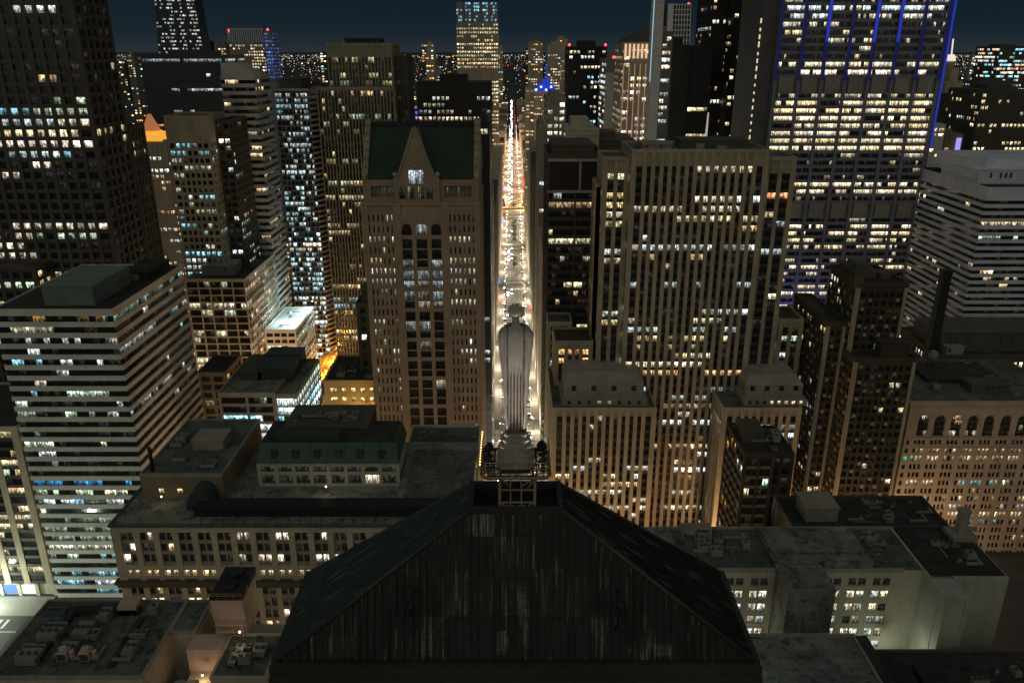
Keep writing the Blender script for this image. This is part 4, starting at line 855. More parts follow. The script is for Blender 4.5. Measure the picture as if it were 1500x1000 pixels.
t_ = MB(); q = at(1367, 520, 338); t_.cyl(q[0], 338, q[1]-2, q[1]+1.6, 1.9, n=14); t_.cyl(q[0], 338, q[1]+1.6, q[1]+2.6, 1.95, .1, n=14); [t_.cyl(q[0]+a, 338+c, q[1]-9, q[1]-2, .15, n=6) for a in (-1.3, 1.3) for c in (-1.3, 1.3)]
# ------------------------------------------------------------------ arcaded building
b = Bld('arcaded_terracotta_block', 'pink terracotta office block with a row of tall arches under its cornice')
Y = 288; x0, zt = X(1334, 592, Y), Z(590, Y); x1 = x0+66
w = MB(); rec = .8; w.box(x0+rec, x1, Y+rec, 336, 0, zt-.3)
w.box(x0, x0+3.2, Y-.1, Y+rec+.1, 0, zt-.3); w.box(x0, x0+rec+.1, Y+rec+.11, 336, 0, zt-.31)
bay = 6.6; nb = 9; zc1 = zt-3.0; zsp = zt-7.6; zb1 = zt-15.0; P_T = [((1, .8, .5), 3), (GREEN, 2), (NEUT, 2), (CYAN, 1)]
w.box(x0+3.2, x1, Y+.05, Y+rec+.1, zc1-.5, zt-.32)
for j in range(nb):
    a0 = x0+3.2+bay*j; xm = a0+bay/2; r = 2.25; n = 10
    w.box(a0, xm-r, Y+.04, Y+rec+.1, zb1, zsp); w.box(xm+r, a0+bay, Y+.04, Y+rec+.1, zb1, zsp)
    arc = [(xm+r*math.cos(math.pi*t/n), zsp+r*math.sin(math.pi*t/n)) for t in range(n+1)]
    w.quad([(xm+r, Y+.04, zsp), (a0+bay, Y+.04, zsp), (a0+bay, Y+.04, zc1-.5), (xm+r, Y+.04, zc1-.5)]); w.quad([(xm-r, Y+.04, zsp), (a0, Y+.04, zsp), (a0, Y+.04, zc1-.5), (xm-r, Y+.04, zc1-.5)])
    for t in range(n):
        p, q = arc[t], arc[t+1]
        w.quad([(p[0], Y+.04, p[1]), (p[0], Y+.04, zc1-.5), (q[0], Y+.04, zc1-.5), (q[0], Y+.04, q[1])]); w.quad([(p[0], Y+.04, p[1]), (q[0], Y+.04, q[1]), (q[0], Y+rec+.1, q[1]), (p[0], Y+rec+.1, p[1])])
    tr = MB(); n = 14
    for t in range(n):
        A = [math.pi*t/n, math.pi*(t+1)/n]
        tr.frustum(*[[(xm+rr*math.cos(a), yy, zsp+rr*math.sin(a)) for rr, yy in ((r-.02, Y-.12), (r+.55, Y-.12), (r+.55, Y+.3), (r-.02, Y+.3))] for a in A])
    tr.box(xm-r-.5, xm-r+.02, Y-.1, Y+.3, zb1+.3, zsp); tr.box(xm+r-.02, xm+r+.5, Y-.1, Y+.3, zb1+.3, zsp)
    b.add('arch', tr, M['pinkterra'])
    for i, (za, zz_) in enumerate(((zb1+.3, zb1+2.6), (zb1+2.9, zb1+5.0), (zb1+5.3, zb1+7.2), (zsp+.1, zsp+1.9))):
        hw = r-.05 if i < 3 else r*.72
        on = rng.random() < .3; c = pick(P_WARM, rng); kv = [rng.uniform(.2, .7) for _ in range(3)]; b.win((0, Y), (1, 0), (0, 1), xm-hw, xm+hw, rec-.1, za, zz_, [tuple(v*kv[t] for v in c) if on and rng.random() < .6 else (.01, .01, .008) for t in range(3)])
    w.box(xm-r, xm+r, Y+.5, Y+rec+.1, zb1-.2, zb1+.32)
    fr = MB(); [fr.box(xm-r+(2*r)*t/3-.07, xm-r+(2*r)*t/3+.07, Y+.45, Y+rec-.12, zb1+.3, zsp+1.5) for t in (1, 2)]; [fr.box(xm-r, xm+r, Y+.46, Y+rec-.12, z_, z_+.2) for z_ in (zb1+2.65, zb1+5.05, zb1+7.2)]; b.add('window_frame', fr, M['blackmetal'], occ=False)
nf = 15; fh = 3.75; lt = lits(nf, nb*3, pf=.25, pa=.4, pi=.1, s=.6, pal=P_T, stick=.4, rows={1: (.75, [((1, .85, .5), 2), (GREEN, 1), ((.3, 1, .6), 1)], .7), 2: (.95, [((1, .85, .5), 2), (GREEN, 1), ((.3, 1, .6), 1)], .9), 4: (.12, [(BLUE, 3), (NEUT, 1)], 1.4), 7: (.45, P_YEL, 1), 8: (.6, P_COOL, 1), 9: (.8, [((1, .8, .5), 1)], 1.3)})
for i in range(nf+1):
    z = zb1-1.0-fh*i; w.box(x0+3.2, x1, Y+.04, Y+rec+.1, z, z+(1.35 if i else 1.0))
    if i < nf:
        for j in range(nb):
            a0 = x0+3.2+bay*j
            for k in range(3): b.win((0, Y), (1, 0), (0, 1), a0+.9+1.65*k, a0+.9+1.65*k+1.25, rec-.1, z-fh+1.35, z, [lt[i][j*3+k]])
for j in range(nb):
    a0 = x0+3.2+bay*j; w.box(a0, a0+.9, Y, Y+rec+.1, 0, zb1-.2); w.box(a0+5.45, a0+bay, Y+.01, Y+rec+.1, 0, zb1-.2)
    for k in (1, 2): w.box(a0+.9+1.65*k-.4, a0+.9+1.65*k, Y+.02, Y+rec+.1, 0, zb1-.2)
for i in range(nf): b.win((0, Y-.11), (1, 0), (0, 1), x0+1, x0+2.3, 0, zb1-1.0-fh*(i+1)+1.5, zb1-1.0-fh*(i+1)+3.6, [(.05, .6, .3) if i == 2 else (.008, .008, .008)])
b.add('wall', w, M['pinkterra'])
cn = MB(); cn.box(x0-1, x1, Y-1.1, Y+1, zt-.3, zt+.5); cn.box(x0-.5, x1, Y-.5, Y+1, zt-1.5, zt-.31); cn.box(x0-.25, x1, Y-.28, Y+.5, zb1-1.2, zb1-.35); cn.box(x0-.2, x1, Y-.22, Y+.5, zb1-5.1, zb1-4.6); cn.box(x0-1, x0+.5, Y+1.01, 336, zt-.31, zt+.49); b.add('cornice', cn, M['pinkterra'])
r = MB(); r.box(x0-.4, x1, Y+.9, 336, zt-.2, zt+.02); b.add('roof', r, M['roof'])
b.pent(X(1362, 545, 308), X(1470, 545, 308), 308, 328, zt, Z(556, 308), 'roofdark'); b.pent(X(1425, 540, 300), X(1480, 540, 300), 298, 306, zt, zt+3, 'darkstone'); b.units(x0+2, x1-8, 291, 334, zt, 10)
tk = empty('water_tank', (q[0], 338, 0), 'round rooftop water tank on legs beside the black chimney', 'water tank')
q = at(1367, 520, 320); t_ = MB(); t_.cyl(q[0], 320, q[1]-2, q[1]+1.6, 1.9, n=14); t_.cyl(q[0], 320, q[1]+1.6, q[1]+2.4, 1.95, .1, n=14)
tk.location = (q[0], 320, zt); LOC[tk.name] = Vector(tk.location); t_.build('barrel', M['greystone'], tk)
for a in (-1.2, 1.2):
    for c in (-1.2, 1.2): l_ = MB(); l_.cyl(q[0]+a, 320+c, zt, q[1]-2, .15, n=6); l_.build('leg', M['blackmetal'], tk)
# ------------------------------------------------------------------ dark Deco apartment-style tower
b = Bld('dark_deco_tower', 'dark brown brick setback tower with checkered window panels right of the limestone tower')
Y = 282; x0, x1, zl = X(1253, 527, Y), X(1343, 527, Y), Z(527, Y)
PD = [((1, .8, .45), 3), ((1, .9, .7), 2), ((.6, .8, .75), 2)]
LD = dict(pf=.2, pa=.2, pi=.03, s=.6, pal=PD, stick=.15)
def deco(x0, x1, y0, y1, z0, zt, faces='SW', top=2.5, par=.9):
    def panels(w):
      for fc in faces:    # pale checker panels between windows
        o, u, n = FR[fc]((x0, x1, y0, y1)); a0, a1 = (x0, x1) if fc == 'S' else (y0, y1); nbb = int((a1-a0)/2.6); h = 3.5
        for i in range(int((zt-z0)/h)-1):
            for j in range(1, nbb):
                if (i+j) % 2 == 0 and rng.random() < .6: w.obox(o, u, n, a0+2.6*j-.3, a0+2.6*j+.9, -.04, .3, zt-3-h*(i+1), zt-3-h*(i+1)+1.3, 2)
        for a in (a0, a1-1.3): w.obox(o, u, n, a+.02, a+1.28, -.09, .2, z0, zt-1, 2)
    b.tier(x0, x1, y0, y1, z0, zt, 'deepbrick', 'deepbrick', bw=2.6, fh=3.5, pw=.75, sh=1.3, rec=.5, sd=.15, L=LD, LE=LD, faces=faces, roof='roofdark', top=top, cw=1.5, par=par, bwe=2.9, extra=panels)
deco(x0, x1, Y, 330, 0, zl); 
ux0, ux1, zu = X(1257, 418, 290), X(1331, 418, 290), Z(418, 290)
deco(ux0, ux1, 290, 318, zl, zu)
deco(x0-7.5, x0-.1, 294, 333, 0, Z(472, 296), 'SW')
w = MB(); w.box(ux0+2.5, ux1-8, 300, 315, zu, zu+3.2); w.box(ux0+4, ux0+9, 303, 312, zu+3.2, zu+5.2); w.box(ux1-7, ux1-3, 298, 306, zu, zu+2); w.box(ux0-.4, ux0+2, 290.2, 293, zu-1, zu+2.2); w.box(ux1-2, ux1+.4, 290.2, 293, zu-1, zu+2.2); b.add('crown', w, M['darkstone'])
b.pent(x0+10, x1-2, 284, 289.5, zl, zl+6, 'deepbrick')
# dark brick flats in front of its left side
b = Bld('dark_brick_flats', 'dark brick flats with pale corner piers below the limestone tower\'s right wing')
Y = 238; x0, x1, zt = X(1090, 672, Y), X(1135, 672, Y), Z(668, Y)
b.tier(x0, x1, Y, 262, 0, zt, 'deepbrick', 'brownstone', bw=4.4, fh=3.7, pw=.8, sh=1.0, rec=.8, sd=.2, seg=2, L=dict(pf=.2, pa=.25, pi=.07, s=.7, pal=PD), faces='SWE', roof='roofdark', cw=1.1, LE=dict(pf=.4, pa=.35, pi=.12, s=.8, pal=[(COOL, 2), (AMB, 2), (PINK, 1)]))
b.tier(x1+.1, x1+9, 244, 266, 0, zt-3, 'deepbrick', bw=3, fh=3.7, pw=1.2, sh=1.4, rec=.5, L=dict(pf=.2, pa=.4, pi=.1, s=.9, pal=P_WARM), faces='SE', roof='roofdark')
b.pent(x0+2, x1-1, 248, 258, zt, zt+4, 'darkstone'); b.units(x0+1, x1+7, 242, 262, zt, 5)
b = Bld('black_roof_block', 'low block with black roof and pale box bulkhead at the dark Deco tower foot')
Y = 222; x0, x1, zt = X(1160, 772, Y), X(1392, 772, Y), Z(774, Y)
b.tier(x0, x1, Y, 241, 0, zt, 'darkstone', bw=4, fh=4, pw=1.4, L=dict(pf=.2, pa=.2, pi=.05), faces='S', roof='roofdark')
w = MB(); a, c = X(1190, 755, 226), X(1228, 755, 226); w.box(a-2, c, 226, 236, zt, zt+5); w.box(a-2.3, c+.3, 225.7, 236.3, zt+5, zt+5.35); b.add('bulkhead', w, M['greystone'])
b.units(x0+18, x1-3, 224, 239, zt, 9)
# ------------------------------------------------------------------ light-court bank annex, lower right
b = Bld('light_court_block', 'pale stone block around a light court with bright windows at the lower right')
Y = 180; zt = Z(835, Y); x0, x1 = X(985, 800, 190), X(1330, 835, Y)
w = MB(); rec = .45; nf = 6; fh = 4.15
cw0, cw1 = X(1060, 840, Y), X(1325, 840, Y)
w.box(cw0-12, cw1+8, Y+rec, 200, 0, zt-.3); w.box(cw0-12, cw1, Y, Y+rec+.1, zt-2.3, zt-.32)
cols_ = [((1, 1, .82), 3), ((1, .85, .55), 2), ((.9, 1, 1), 2)]
rowp = {0: 0, 1: .9, 2: .92, 3: .75, 4: .95, 5: .8}
xs = []; q = cw0+1.0
while q < cw1-5: xs += [q, q+2.55]; q += 6.6
for i in range(nf):
    z = zt-2.3-fh*(i+1); w.box(cw0-12, cw1, Y+.005, Y+rec+.1, z, z+1.7)
    for k, q in enumerate(xs):
        p = rowp[i]; on = rng.random() < p; c = pick(cols_, rng); ks = rng.uniform(.55, 1.15) if i != 3 else rng.uniform(.2, .7)
        b.win((0, Y), (1, 0), (0, 1), q, q+2.05, rec-.1, z+1.7, z+fh-.15, [tuple(v*ks for v in c)]*1 if on else [(.01, .011, .01)])
        if k % 1 == 0 and i < 5:
            fr = MB(); fr.box(q+.99, q+1.06, Y+.25, Y+rec-.12, z+1.7, z+fh-.15); fr.box(q, q+2.05, Y+.24, Y+rec-.12, z+2.8, z+2.87); fr.box(q-.1, q+2.15, Y-.12, Y+.3, z+1.58, z+1.69)
            fo = b.add('window_frame', fr, M['metal'], occ=False)
    w.box(cw0-12, cw1, Y+.006, Y+rec+.1, z+fh-.15, z+fh+.01)
prev = cw0-12
for q in xs + [cw1+2.05]:
    w.box(prev, q if q < cw1 else cw1, Y+.002, Y+rec+.1, 0, zt-.35); prev = q+2.05
b.add('wall', w, M['palestone'])
r = MB(); r.box(cw0-14, cw1+8, Y+.5, 200, zt-.25, zt); b.add('roof', r, M['roof'])
p = MB(); p.box(cw0-14, cw1, Y-.05, Y+.5, zt-.6, zt+.5); p.box(cw0-14, cw1+30, 199.5, 200.1, zt-.6, zt+.6); b.add('parapet', p, M['greystone'])
w = MB(); a, c = X(1150, 868, 172), X(1219, 868, 172); z2 = Z(866, 170); w.box(a, c, 170, Y+1, zt-24, z2); w.box(a-.2, c+.2, 169.8, Y+1, z2, z2+.25); w.box(a, c+14.5, Y+1.5, 199, zt+.001, z2+.2); w.box(a+.5, c+14.2, 186, 198, z2+.2, z2+.9); w.box(c+.8, c+13.8, Y+.2, Y+1.45, zt-.02, zt+2.4); b.add('lift_bulkhead', w, M['rooflight'])
ms = MB(); q = X(1176, 890, 169); ms.tube((q, 169.2, z2-4), (q+2.6, 169.2, z2-14), .12); ms.tube((q, 169.2, z2-4), (q-.4, 169.3, z2-15), .12); ms.tube((q-1, 169.2, z2-9), (q+3, 169.2, z2-9), .1); b.add('ladder_frame', ms, M['metal'])
w = MB(); tx = X(1010, 775, 204); w.frustum([(tx-4, 194, zt), (tx+4.2, 194, zt), (tx+4.2, 199, zt), (tx-4, 199, zt)], [(tx-1, 196, zt+2.6), (tx+4.2, 196, zt+2.6), (tx+4.2, 199, zt+2.6), (tx-4, 199, zt+2.6)]); b.add('skylight_housing', w, M['greystone'])
w = MB(); w.box(X(905, 790, 204), X(975, 765, 204), 188, 199, zt-1.2, zt+1.2); b.add('bulkhead', w, M['rooflight'])
b.units(cw0-8, a-1, 184, 198, zt, 9); b.units(c+15, cw1, 183, 198, zt, 6)
# blank east wing of the court
b2 = Bld('blank_wing', 'stained blank-walled block with a chimney on its sloping roof right of the light court')
wx0, wx1 = X(1386, 880, 168), X(1421, 880, 168); zz = Z(878, 168)
w = MB(); w.box(wx0, wx1, 168, 200, 0, zz); w.box(wx1+.01, X(1477, 852, 176), 176, 200.5, 0, zz+.6); w.box(wx0-.3, wx0+.4, 167.7, 200, zz+.002, zz+.5); w.box(wx0+.41, wx1, 167.72, 168.3, zz+.002, zz+.5)
for k in range(3): w.box(wx0-.14, wx0+.02, 171+k*8, 171.5+k*8, 0, zz-.2)
for q in (wx0+.2, wx1-1.1): w.box(q, q+.9, 167.86, 168.1, 0, zz-.2)
b2.add('wall', w, M['blank'])
w = MB(); w.box(wx0+.6, X(1477, 852, 176)-.5, 177, 200, zz+.61, zz+.9); b2.add('roof', w, M['roofdark'])
w = MB(); q = X(1400, 795, 196); w.box(q-3.5, q+3.5, 192, 198, zz+.9, zz+2.2); w.box(q-1.2, q+1.2, 194, 196.4, zz+2.2, zz+9); w.box(q-1.5, q+1.5, 193.7, 196.7, zz+9, zz+9.5); b2.add('chimney', w, M['greystone']); b2.units(wx0+3, wx1+12, 180, 195, zz+.9, 4)
b = Bld('dark_annex_block', 'low dark block with a cluttered black roof at the bottom right corner')
x0 = X(1262, 945, 163); zt = 58
b.tier(x0, x0+62, 110, Z(945, 160)*0+162, 0, zt, 'darkstone', bw=4, fh=4, pw=1.6, L=dict(pf=.1, pa=.2, pi=.05), faces='E', roof='roofdark', par=.7)
b.pent(x0+2, x0+7, 144, 155, zt, zt+2.4, 'blackmetal', 'hatch'); b.pent(x0+9, x0+14, 143, 155, zt, zt+2.1, 'blackmetal', 'hatch'); b.units(x0+16, x0+52, 118, 158, zt, 14)
b = Bld('plain_grey_roof_block', 'block with a plain grey flat roof right of the copper roof at the bottom edge')
x1 = X(1250, 930, 158); zt = Z(930, 158)
b.tier(X(1085, 930, 158)-8, x1, 118, 158, 0, zt, 'greystone', bw=4, fh=4, pw=1.6, L=dict(pf=.1, pa=.2, pi=.05), faces='E', roof='rooflight', par=.6)
b.pent(x1+.2, x1+2.6, 128, 157, zt-3, zt+.2, 'roofdark', 'gutter_wall')
# ------------------------------------------------------------------ roof with air-conditioning plant, lower left
b = Bld('plant_roof_block', 'office block with a cluttered plant roof and tan parapet at the lower left corner')
zt = 67.0; xa, xb, xc, xd = -119.4, -83.5, -77.0, -66.0
w = MB(); w.box(xa, xb, 143, 170, 0, zt); w.box(xb, xc, 158, 169.9, 0, zt-.01); w.box(xc, -55.5, 143.5, 169.8, 0, zt-7); w.box(xb+.2, -55, 112, 140, 0, zt-12); w.box(xa, xb+.1, 112, 142.9, 0, zt-14)
b.add('wall', w, M['tan'])
for (p0, p1, q0, q1, zz) in ((xa, xb, 143, 170, zt), (xb+.01, xc, 158, 169.95, zt-.01)): b.roof(p0, p1, q0, q1, zz+.3, 'greystone', 'roof', .3)
b.roof(-68.5, -55.5, 143.5, 158, zt-.5, 'tan', 'roof', .5); w = MB(); w.box(-68.4, -55.6, 143.6, 157.9, zt-7.01, zt-.7); b.add('bulkhead_wall', w, M['tan'])
w = MB(); w.box(-77.5, -69.0, 153, 158.4, zt-8, zt-.6); b.add('light_well_wall', w, M['pinkpaint'])
for k in range(3):
    for j in range(3): b.units(xa+2+j*11, xa+12+j*11, 146+k*7.5, 153+k*7.5, zt+.3, 2, (2, 5), (1, 2.4))
for j in range(2):
    u = MB(); q = xa+14+j*5.2; u.box(q, q+2.4, 148, 150.5, zt+.4, zt+2.6); u.box(q+.2, q+2.2, 147.9, 147.99, zt+.6, zt+2.3, 1); u.cyl(q+1.2, 149.3, zt+2.601, zt+3.2, .9, n=12); [u.cyl(q+3.3, 149, zt+.5+k*.55, zt+.9+k*.55, .55, n=12) for k in range(4)]; b.add('air_handler', u, [M['pinkpaint'], M['louver']])
w = MB(); w.box(xa+10, xa+26, 164, 166, zt+.3, zt+1.9); w.box(xa+9, xa+10.2, 148, 166.3, zt+.3, zt+1.2); w.box(xa+26.5, xa+28, 146, 163, zt+.3, zt+1.0); b.add('duct', w, M['roofdark'])
w = MB(); w.box(X(180, 900, 166), X(207, 900, 166), 164, 168, zt+.3, zt+3); b.add('stair_head', w, M['pinkpaint'])
b.units(-67.5, -57, 145.5, 157, zt-.2, 4)
u = MB(); u.box(-75, -72.5, 144, 146.5, zt-9, zt-3.5); u.cyl(-73.7, 145.2, zt-3.5, zt-3, .9); b.add('cooling_unit', u, M['pinkpaint']); u = MB(); u.cyl(-77, 146, zt-9, zt-4.5, 1.6, n=14); b.add('fan_drum', u, M['metal'])
# cooling tower on that roof
ct = empty('cooling_tower', (-67, 158, zt-.4), 'pinkish boxed cooling tower with black top and yellow ladders on the lower left roof', 'cooling tower')
x0, x1 = X(312, 872, 158.6), X(355, 872, 158.6); z1 = Z(868, 158.6)
w = MB(); w.box(x0, x1, 158.6, 168, zt-1, z1-1.4); w.frustum([(x0, 158.5, z1-7), (x1, 158.5, z1-7), (x1, 158.7, z1-7), (x0, 158.7, z1-7)], [(x0-.6, 157.7, z1-1.5), (x1+.2, 157.7, z1-1.5), (x1+.2, 158.7, z1-1.5), (x0-.6, 158.7, z1-1.5)]); w.build('casing', M['pinkpaint'], ct).name
w.occ()
w = MB(); w.box(x0-.7, x1+.3, 157.6, 168.3, z1-1.38, z1-.8); w.box(x0-.2, x1+.3, 158.5, 168.5, z1-.8, z1+.3); [w.cyl((x0+x1)/2, 161+k*4.6, z1+.3, z1+1.3, 1.9, 1.7, n=18) for k in range(2)]; w.occ().build('fan_deck', M['roofdark'], ct)
w = MB()
for k in range(5):
    q = x0-.6+(x1+.8-x0)*k/4; w.tube((q, 157.7, z1-.8), (q, 157.7, z1+.4), .06)
for zz in (z1-.2, z1+.4): w.tube((x0-.6, 157.7, zz), (x1+.2, 157.7, zz), .06)
w.build('railing', M['yellow'], ct)
for (q, za, zb_, yy) in ((x1+1.6, z1-6.5, z1+1.6, 159), (x0+3.4, z1-15, z1-7.5, 156.8), (x0+1.9, zt-9, z1-12, 155.5)):
    w = MB(); w.tube((q-.35, yy, za), (q-.35, yy, zb_), .09); w.tube((q+.9, yy, za), (q+.9, yy, zb_), .09)
    n = int((zb_-za)/.9)
    for k in range(n): w.tube((q-.35, yy, za+.9*k+.2), (q+.9, yy, za+.9*k+.2), .05)
    w.box(q-.5, q+1.1, yy-.1, yy+.5, za-.15, za); w.build('ladder', M['yellow'], ct)
w = MB(); w.box(x0+.2, x1, 156.6, 158.5, z1-8.0, z1-7.75); w.box(x0+.2, x1, 156.6, 158.5, z1-10, z1-9.8); [w.box(a, a+.2, 156.7, 156.9, zt-8, z1-7.8) for a in (x0+.4, x1-.4)]; w.build('service_platform', M['pinkpaint'], ct)
# ------------------------------------------------------------------ towers farther off, one thing each
def far(name, label, px0, px1, py, Y, depth, wall, L, **k):
    x0, zt = at(px0, py, Y); x1 = X(px1, py, Y)
    return simple(name, label, x0, x1, Y, Y+depth, zt, wall, L, group=None, cat='building', **k), x0, x1, zt
def deco_box(x0, x1, y0, y1, z0, z1, name, m, label, cat='sign'):
    q = MB(); q.box(x0, x1, y0, y1, z0, z1); return tag(q.build(name, m, None, ((x0+x1)/2, y0, z0)), label, cat)
far('dark_glass_tower', 'black glass tower with horizontal lit floors and pale roof edge upper left', 205, 325, 80, 600, 50, 'blueglass', dict(pf=.2, pa=.25, pi=.03, s=.45, pal=P_COOL, stick=.6, rows={0: (.7, P_COOL, .6), 1: (.02,), 3: (.02,), 4: (.5, [(CYAN, 2), (COOL, 1)], .8), 7: (.5, P_COOL, .6), 8: (.2, [(CYAN, 1)], .8), 9: (.12, [(AMB, 1)], .8)}), ribbon=True, frac=(.9, .38), fh=5)
# tapering glass tower with stacked bands of light
Y = 720; x0, x1 = X(232, 75, Y), X(299, 75, Y); zb, ztop = Z(82, Y), 262
w = MB(); nfl = 22; lt_f = []; uvs = []; n4 = 0
r_ = empty('tapering_glass_tower', ((x0+x1)/2, Y+20, 0), 'tapering glass tower with stacked cool white light bands at the top left skyline', 'building')
w.box(x0, x1, Y, Y+18, 0, zb); w.frustum([(x0, Y, zb), (x1, Y, zb), (x1, Y+18, zb), (x0, Y+18, zb)], [(x0+4, Y, ztop), (x1-4, Y, ztop), (x1-4, Y+18, ztop), (x0+4, Y+18, ztop)]); w.occ().build('wall', M['blueglass'], r_)
g = MB(); cl = []; uu = []
for i in range(nfl):
    z = zb+2+(ztop-zb-2)*i/nfl
    w_ = 4*(z-zb)/(ztop-zb)
    for j in range(26):
        a = x0+w_+.4+(x1-x0-2*w_-.8)*j/26; on = rng.random() < (.7 if 7 < j < 11 or 14 < j < 17 or j > 21 else .22)
        if on:
            g.quad([(a, Y-.3, z), (a+1.2, Y-.3, z), (a+1.2, Y-.3, z+1.3), (a, Y-.3, z+1.3)]); c = pick([(COOL, 4), (NEUT, 2), ((1, .7, .6), 1), ((.6, .8, 1), 2)], rng); k = rng.uniform(.25, 1.1); cl.append((*[v*k for v in c], rng.random())); uu.append([(0, 0), (1, 0), (1, 1), (0, 1)])
tag(g.build('window', GLASS, r_, None, cl, uu), kind='stuff')
o, x0, x1, zt = far('finned_roof_tower', 'far lit tower with a row of white roof fins and red beacons', 335, 385, 62, 1000, 40, 'greystone', dict(pf=.8, pa=.6, pi=.3, s=.8, pal=[(NEUT, 3), (COOL, 2), (WARM, 2)], stick=.2), fh=3.4, pent=False)
w = MB(); [w.box(x0+(x1-x0)*k/16-.3, x0+(x1-x0)*k/16+.3, 1000, 1003, zt, zt+15) for k in range(17)]; w.box(x0, x1, 1001, 1002, zt+14, zt+14.8); f_ = w.build('roof_fin', M['whitepanel'], None, ((x0+x1)/2, 1000, zt)); LOC[o.name] = Vector(o.location)
f_.parent = o; f_.location = Vector((0, 0, zt))-Vector((0, 20, 0)); 
far('blue_edged_tower', 'slim tower glowing blue beside the white-finned tower', 386, 397, 45, 1000, 30, 'chasestone', dict(pf=1, pa=.75, pi=.75, s=.4, pal=[(BLUE, 4), ((.2, .45, 1), 2)], stick=.1, rows={k: (.03,) for k in range(13, 61)}), bw=2.4, fh=4, pent=False)
far('flat_black_tower', 'flat-topped black office tower behind the green gabled roof', 610, 719, 121, 560, 40, 'blackmetal', dict(pf=.2, pa=.5, pi=.04, s=.5, pal=P_COOL, stick=.6, rows={0: (.1,), 1: (.25, P_COOL, .7), 2: (.6, P_COOL, .8), 3: (.75, P_COOL, 1.1), 4: (.7, P_COOL, 1.1), 5: (.3, P_COOL)}), fh=4.4, top=9)
o, x0, x1, zt = far('cyan_crowned_tower', 'bright yellow-lit tower with cyan glowing crown left of the street end', 668, 730, 33, 1180, 45, 'greystone', dict(pf=.7, pa=.85, pi=.35, s=.75, pal=[((1, .88, .5), 4), (WARM, 2)], stick=.55, rows={5: (.9, P_YEL, 1), 12: (0,), 13: (0,), 14: (0,), 15: (.9, P_WARM, 1)}), fh=5.0, bw=3.1, pent=False, top=2)
cr = MB(); lo = LOC.setdefault(o.name, Vector(o.location))
for k in range(5):
    a = x0+1+(x1-x0-11)*k/4; cr.box(a, a+8, 1180.5, 1200, zt, zt+26) 
cr.box(x0+.5, x1-.5, 1182, 1215, zt, zt+24); cr.occ(); c_ = cr.build('crown', M['chasestone'], o)
for _ in (0,):
  pass
for k in range(5):
    a = x0+1+(x1-x0-11)*k/4
    for i in range(6):
        for j in range(3):
            if rng.random() < (.85 if i in (3, 5) else .4):
                gl_ = MB(); gl_.quad([(a+2.6*j+.2, 1180.2, zt+1+i*4.2), (a+2.6*j+2.2, 1180.2, zt+1+i*4.2), (a+2.6*j+2.2, 1180.2, zt+4+i*4.2), (a+2.6*j+.2, 1180.2, zt+4+i*4.2)]); q = rng.uniform(.3, 1)
                gl_.build('crown_light', GLASS, c_, None, [(.35*q, .85*q, 1*q, rng.random())], [[(0, 0), (1, 0), (1, 1), (0, 1)]])
LD_ = dict(pf=.35, pa=.45, pi=.12, s=.6, pal=P_OFF, stick=.3)
# left edge of the street, receding blocks
far('blue_glass_street_block', 'dark blue glass block against the right side of the green gabled tower', 699, 717, 178, 350, 50, 'blueglass', dict(pf=.1, pa=.4, pi=.05, s=.4, pal=P_COOL), fh=4)
simple('street_block', 'grey stone block on the left kerb of the street behind the blue glass block', -48, -12, 420, 530, 118, 'tan', LD_, group=None)
simple('street_block', 'dark stone block on the left kerb just before the elevated track', -50, -12, 552, 680, 98, 'darkstone', LD_, group=None)
simple('street_block', 'tan block on the left kerb beside the median trees', -50, -12, 706, 1020, 88, 'tan', LD_, group=None)
far('pale_setback_block', 'old pale setback block with bright windows right of the street', 801, 829, 143, 480, 50, 'greystone', dict(pf=.8, pa=.75, pi=.5, s=.75, pal=[(NEUT, 2), (COOL, 1)], stick=.2), bw=3.2, fh=4)
far('pale_setback_block', 'lower dark wing of the old pale setback block, touching the street', 789, 801, 186, 470, 50, 'greystone', dict(pf=.2, pa=.4, pi=.1, s=.6), bw=3.2, fh=4)
simple('street_block', 'long tan block on the right kerb before the old setback block', 15.7, 30, 395, 462, 104, 'tan', LD_, group=None)
simple('street_block', 'dark block on the right kerb beside the median trees', 15.7, 48, 560, 690, 120, 'darkstone', LD_, group=None)
simple('street_block', 'tan block on the right kerb next to the elevated track', 15.7, 50, 704, 1020, 96, 'tan', LD_, group=None)
far('banded_low_block', 'low block of pale horizontal bands behind the blank-topped office', 829, 878, 190, 430, 40, 'palestone', dict(pf=.2, pa=.3, pi=.1, s=.5), ribbon=True, frac=(.9, .4))
far('banded_low_block', 'broad dark roofed block with a few lit floors behind the limestone shoulder', 868, 930, 205, 440, 40, 'darkstone', LD_, ribbon=True)
o, x0, x1, zt = far('blue_lit_crown_tower', 'stepped tower with a blue glowing crown and spire beside the street end', 782, 818, 134, 1160, 40, 'tan', dict(pf=.3, pa=.4, pi=.2, s=.6), pent=False)
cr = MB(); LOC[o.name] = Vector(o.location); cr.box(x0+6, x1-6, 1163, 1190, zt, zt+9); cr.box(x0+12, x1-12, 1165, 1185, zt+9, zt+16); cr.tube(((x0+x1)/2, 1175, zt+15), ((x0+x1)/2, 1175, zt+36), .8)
c_ = cr.build('crown', emit('blue_glow_stone', (.03, .08, 1), .4), o)  # blue floodlighting is put into the crown's own emission
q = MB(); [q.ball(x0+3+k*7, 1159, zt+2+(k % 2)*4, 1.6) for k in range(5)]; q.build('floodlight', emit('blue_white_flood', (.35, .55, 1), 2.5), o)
far('tan_street_tower', 'slim tan tower on the right kerb near the far end of the street', 770, 783, 128, 850, 40, 'tan', dict(pf=.6, pa=.5, pi=.4, s=.45, pal=P_WARM, stick=.2), fh=3.6)
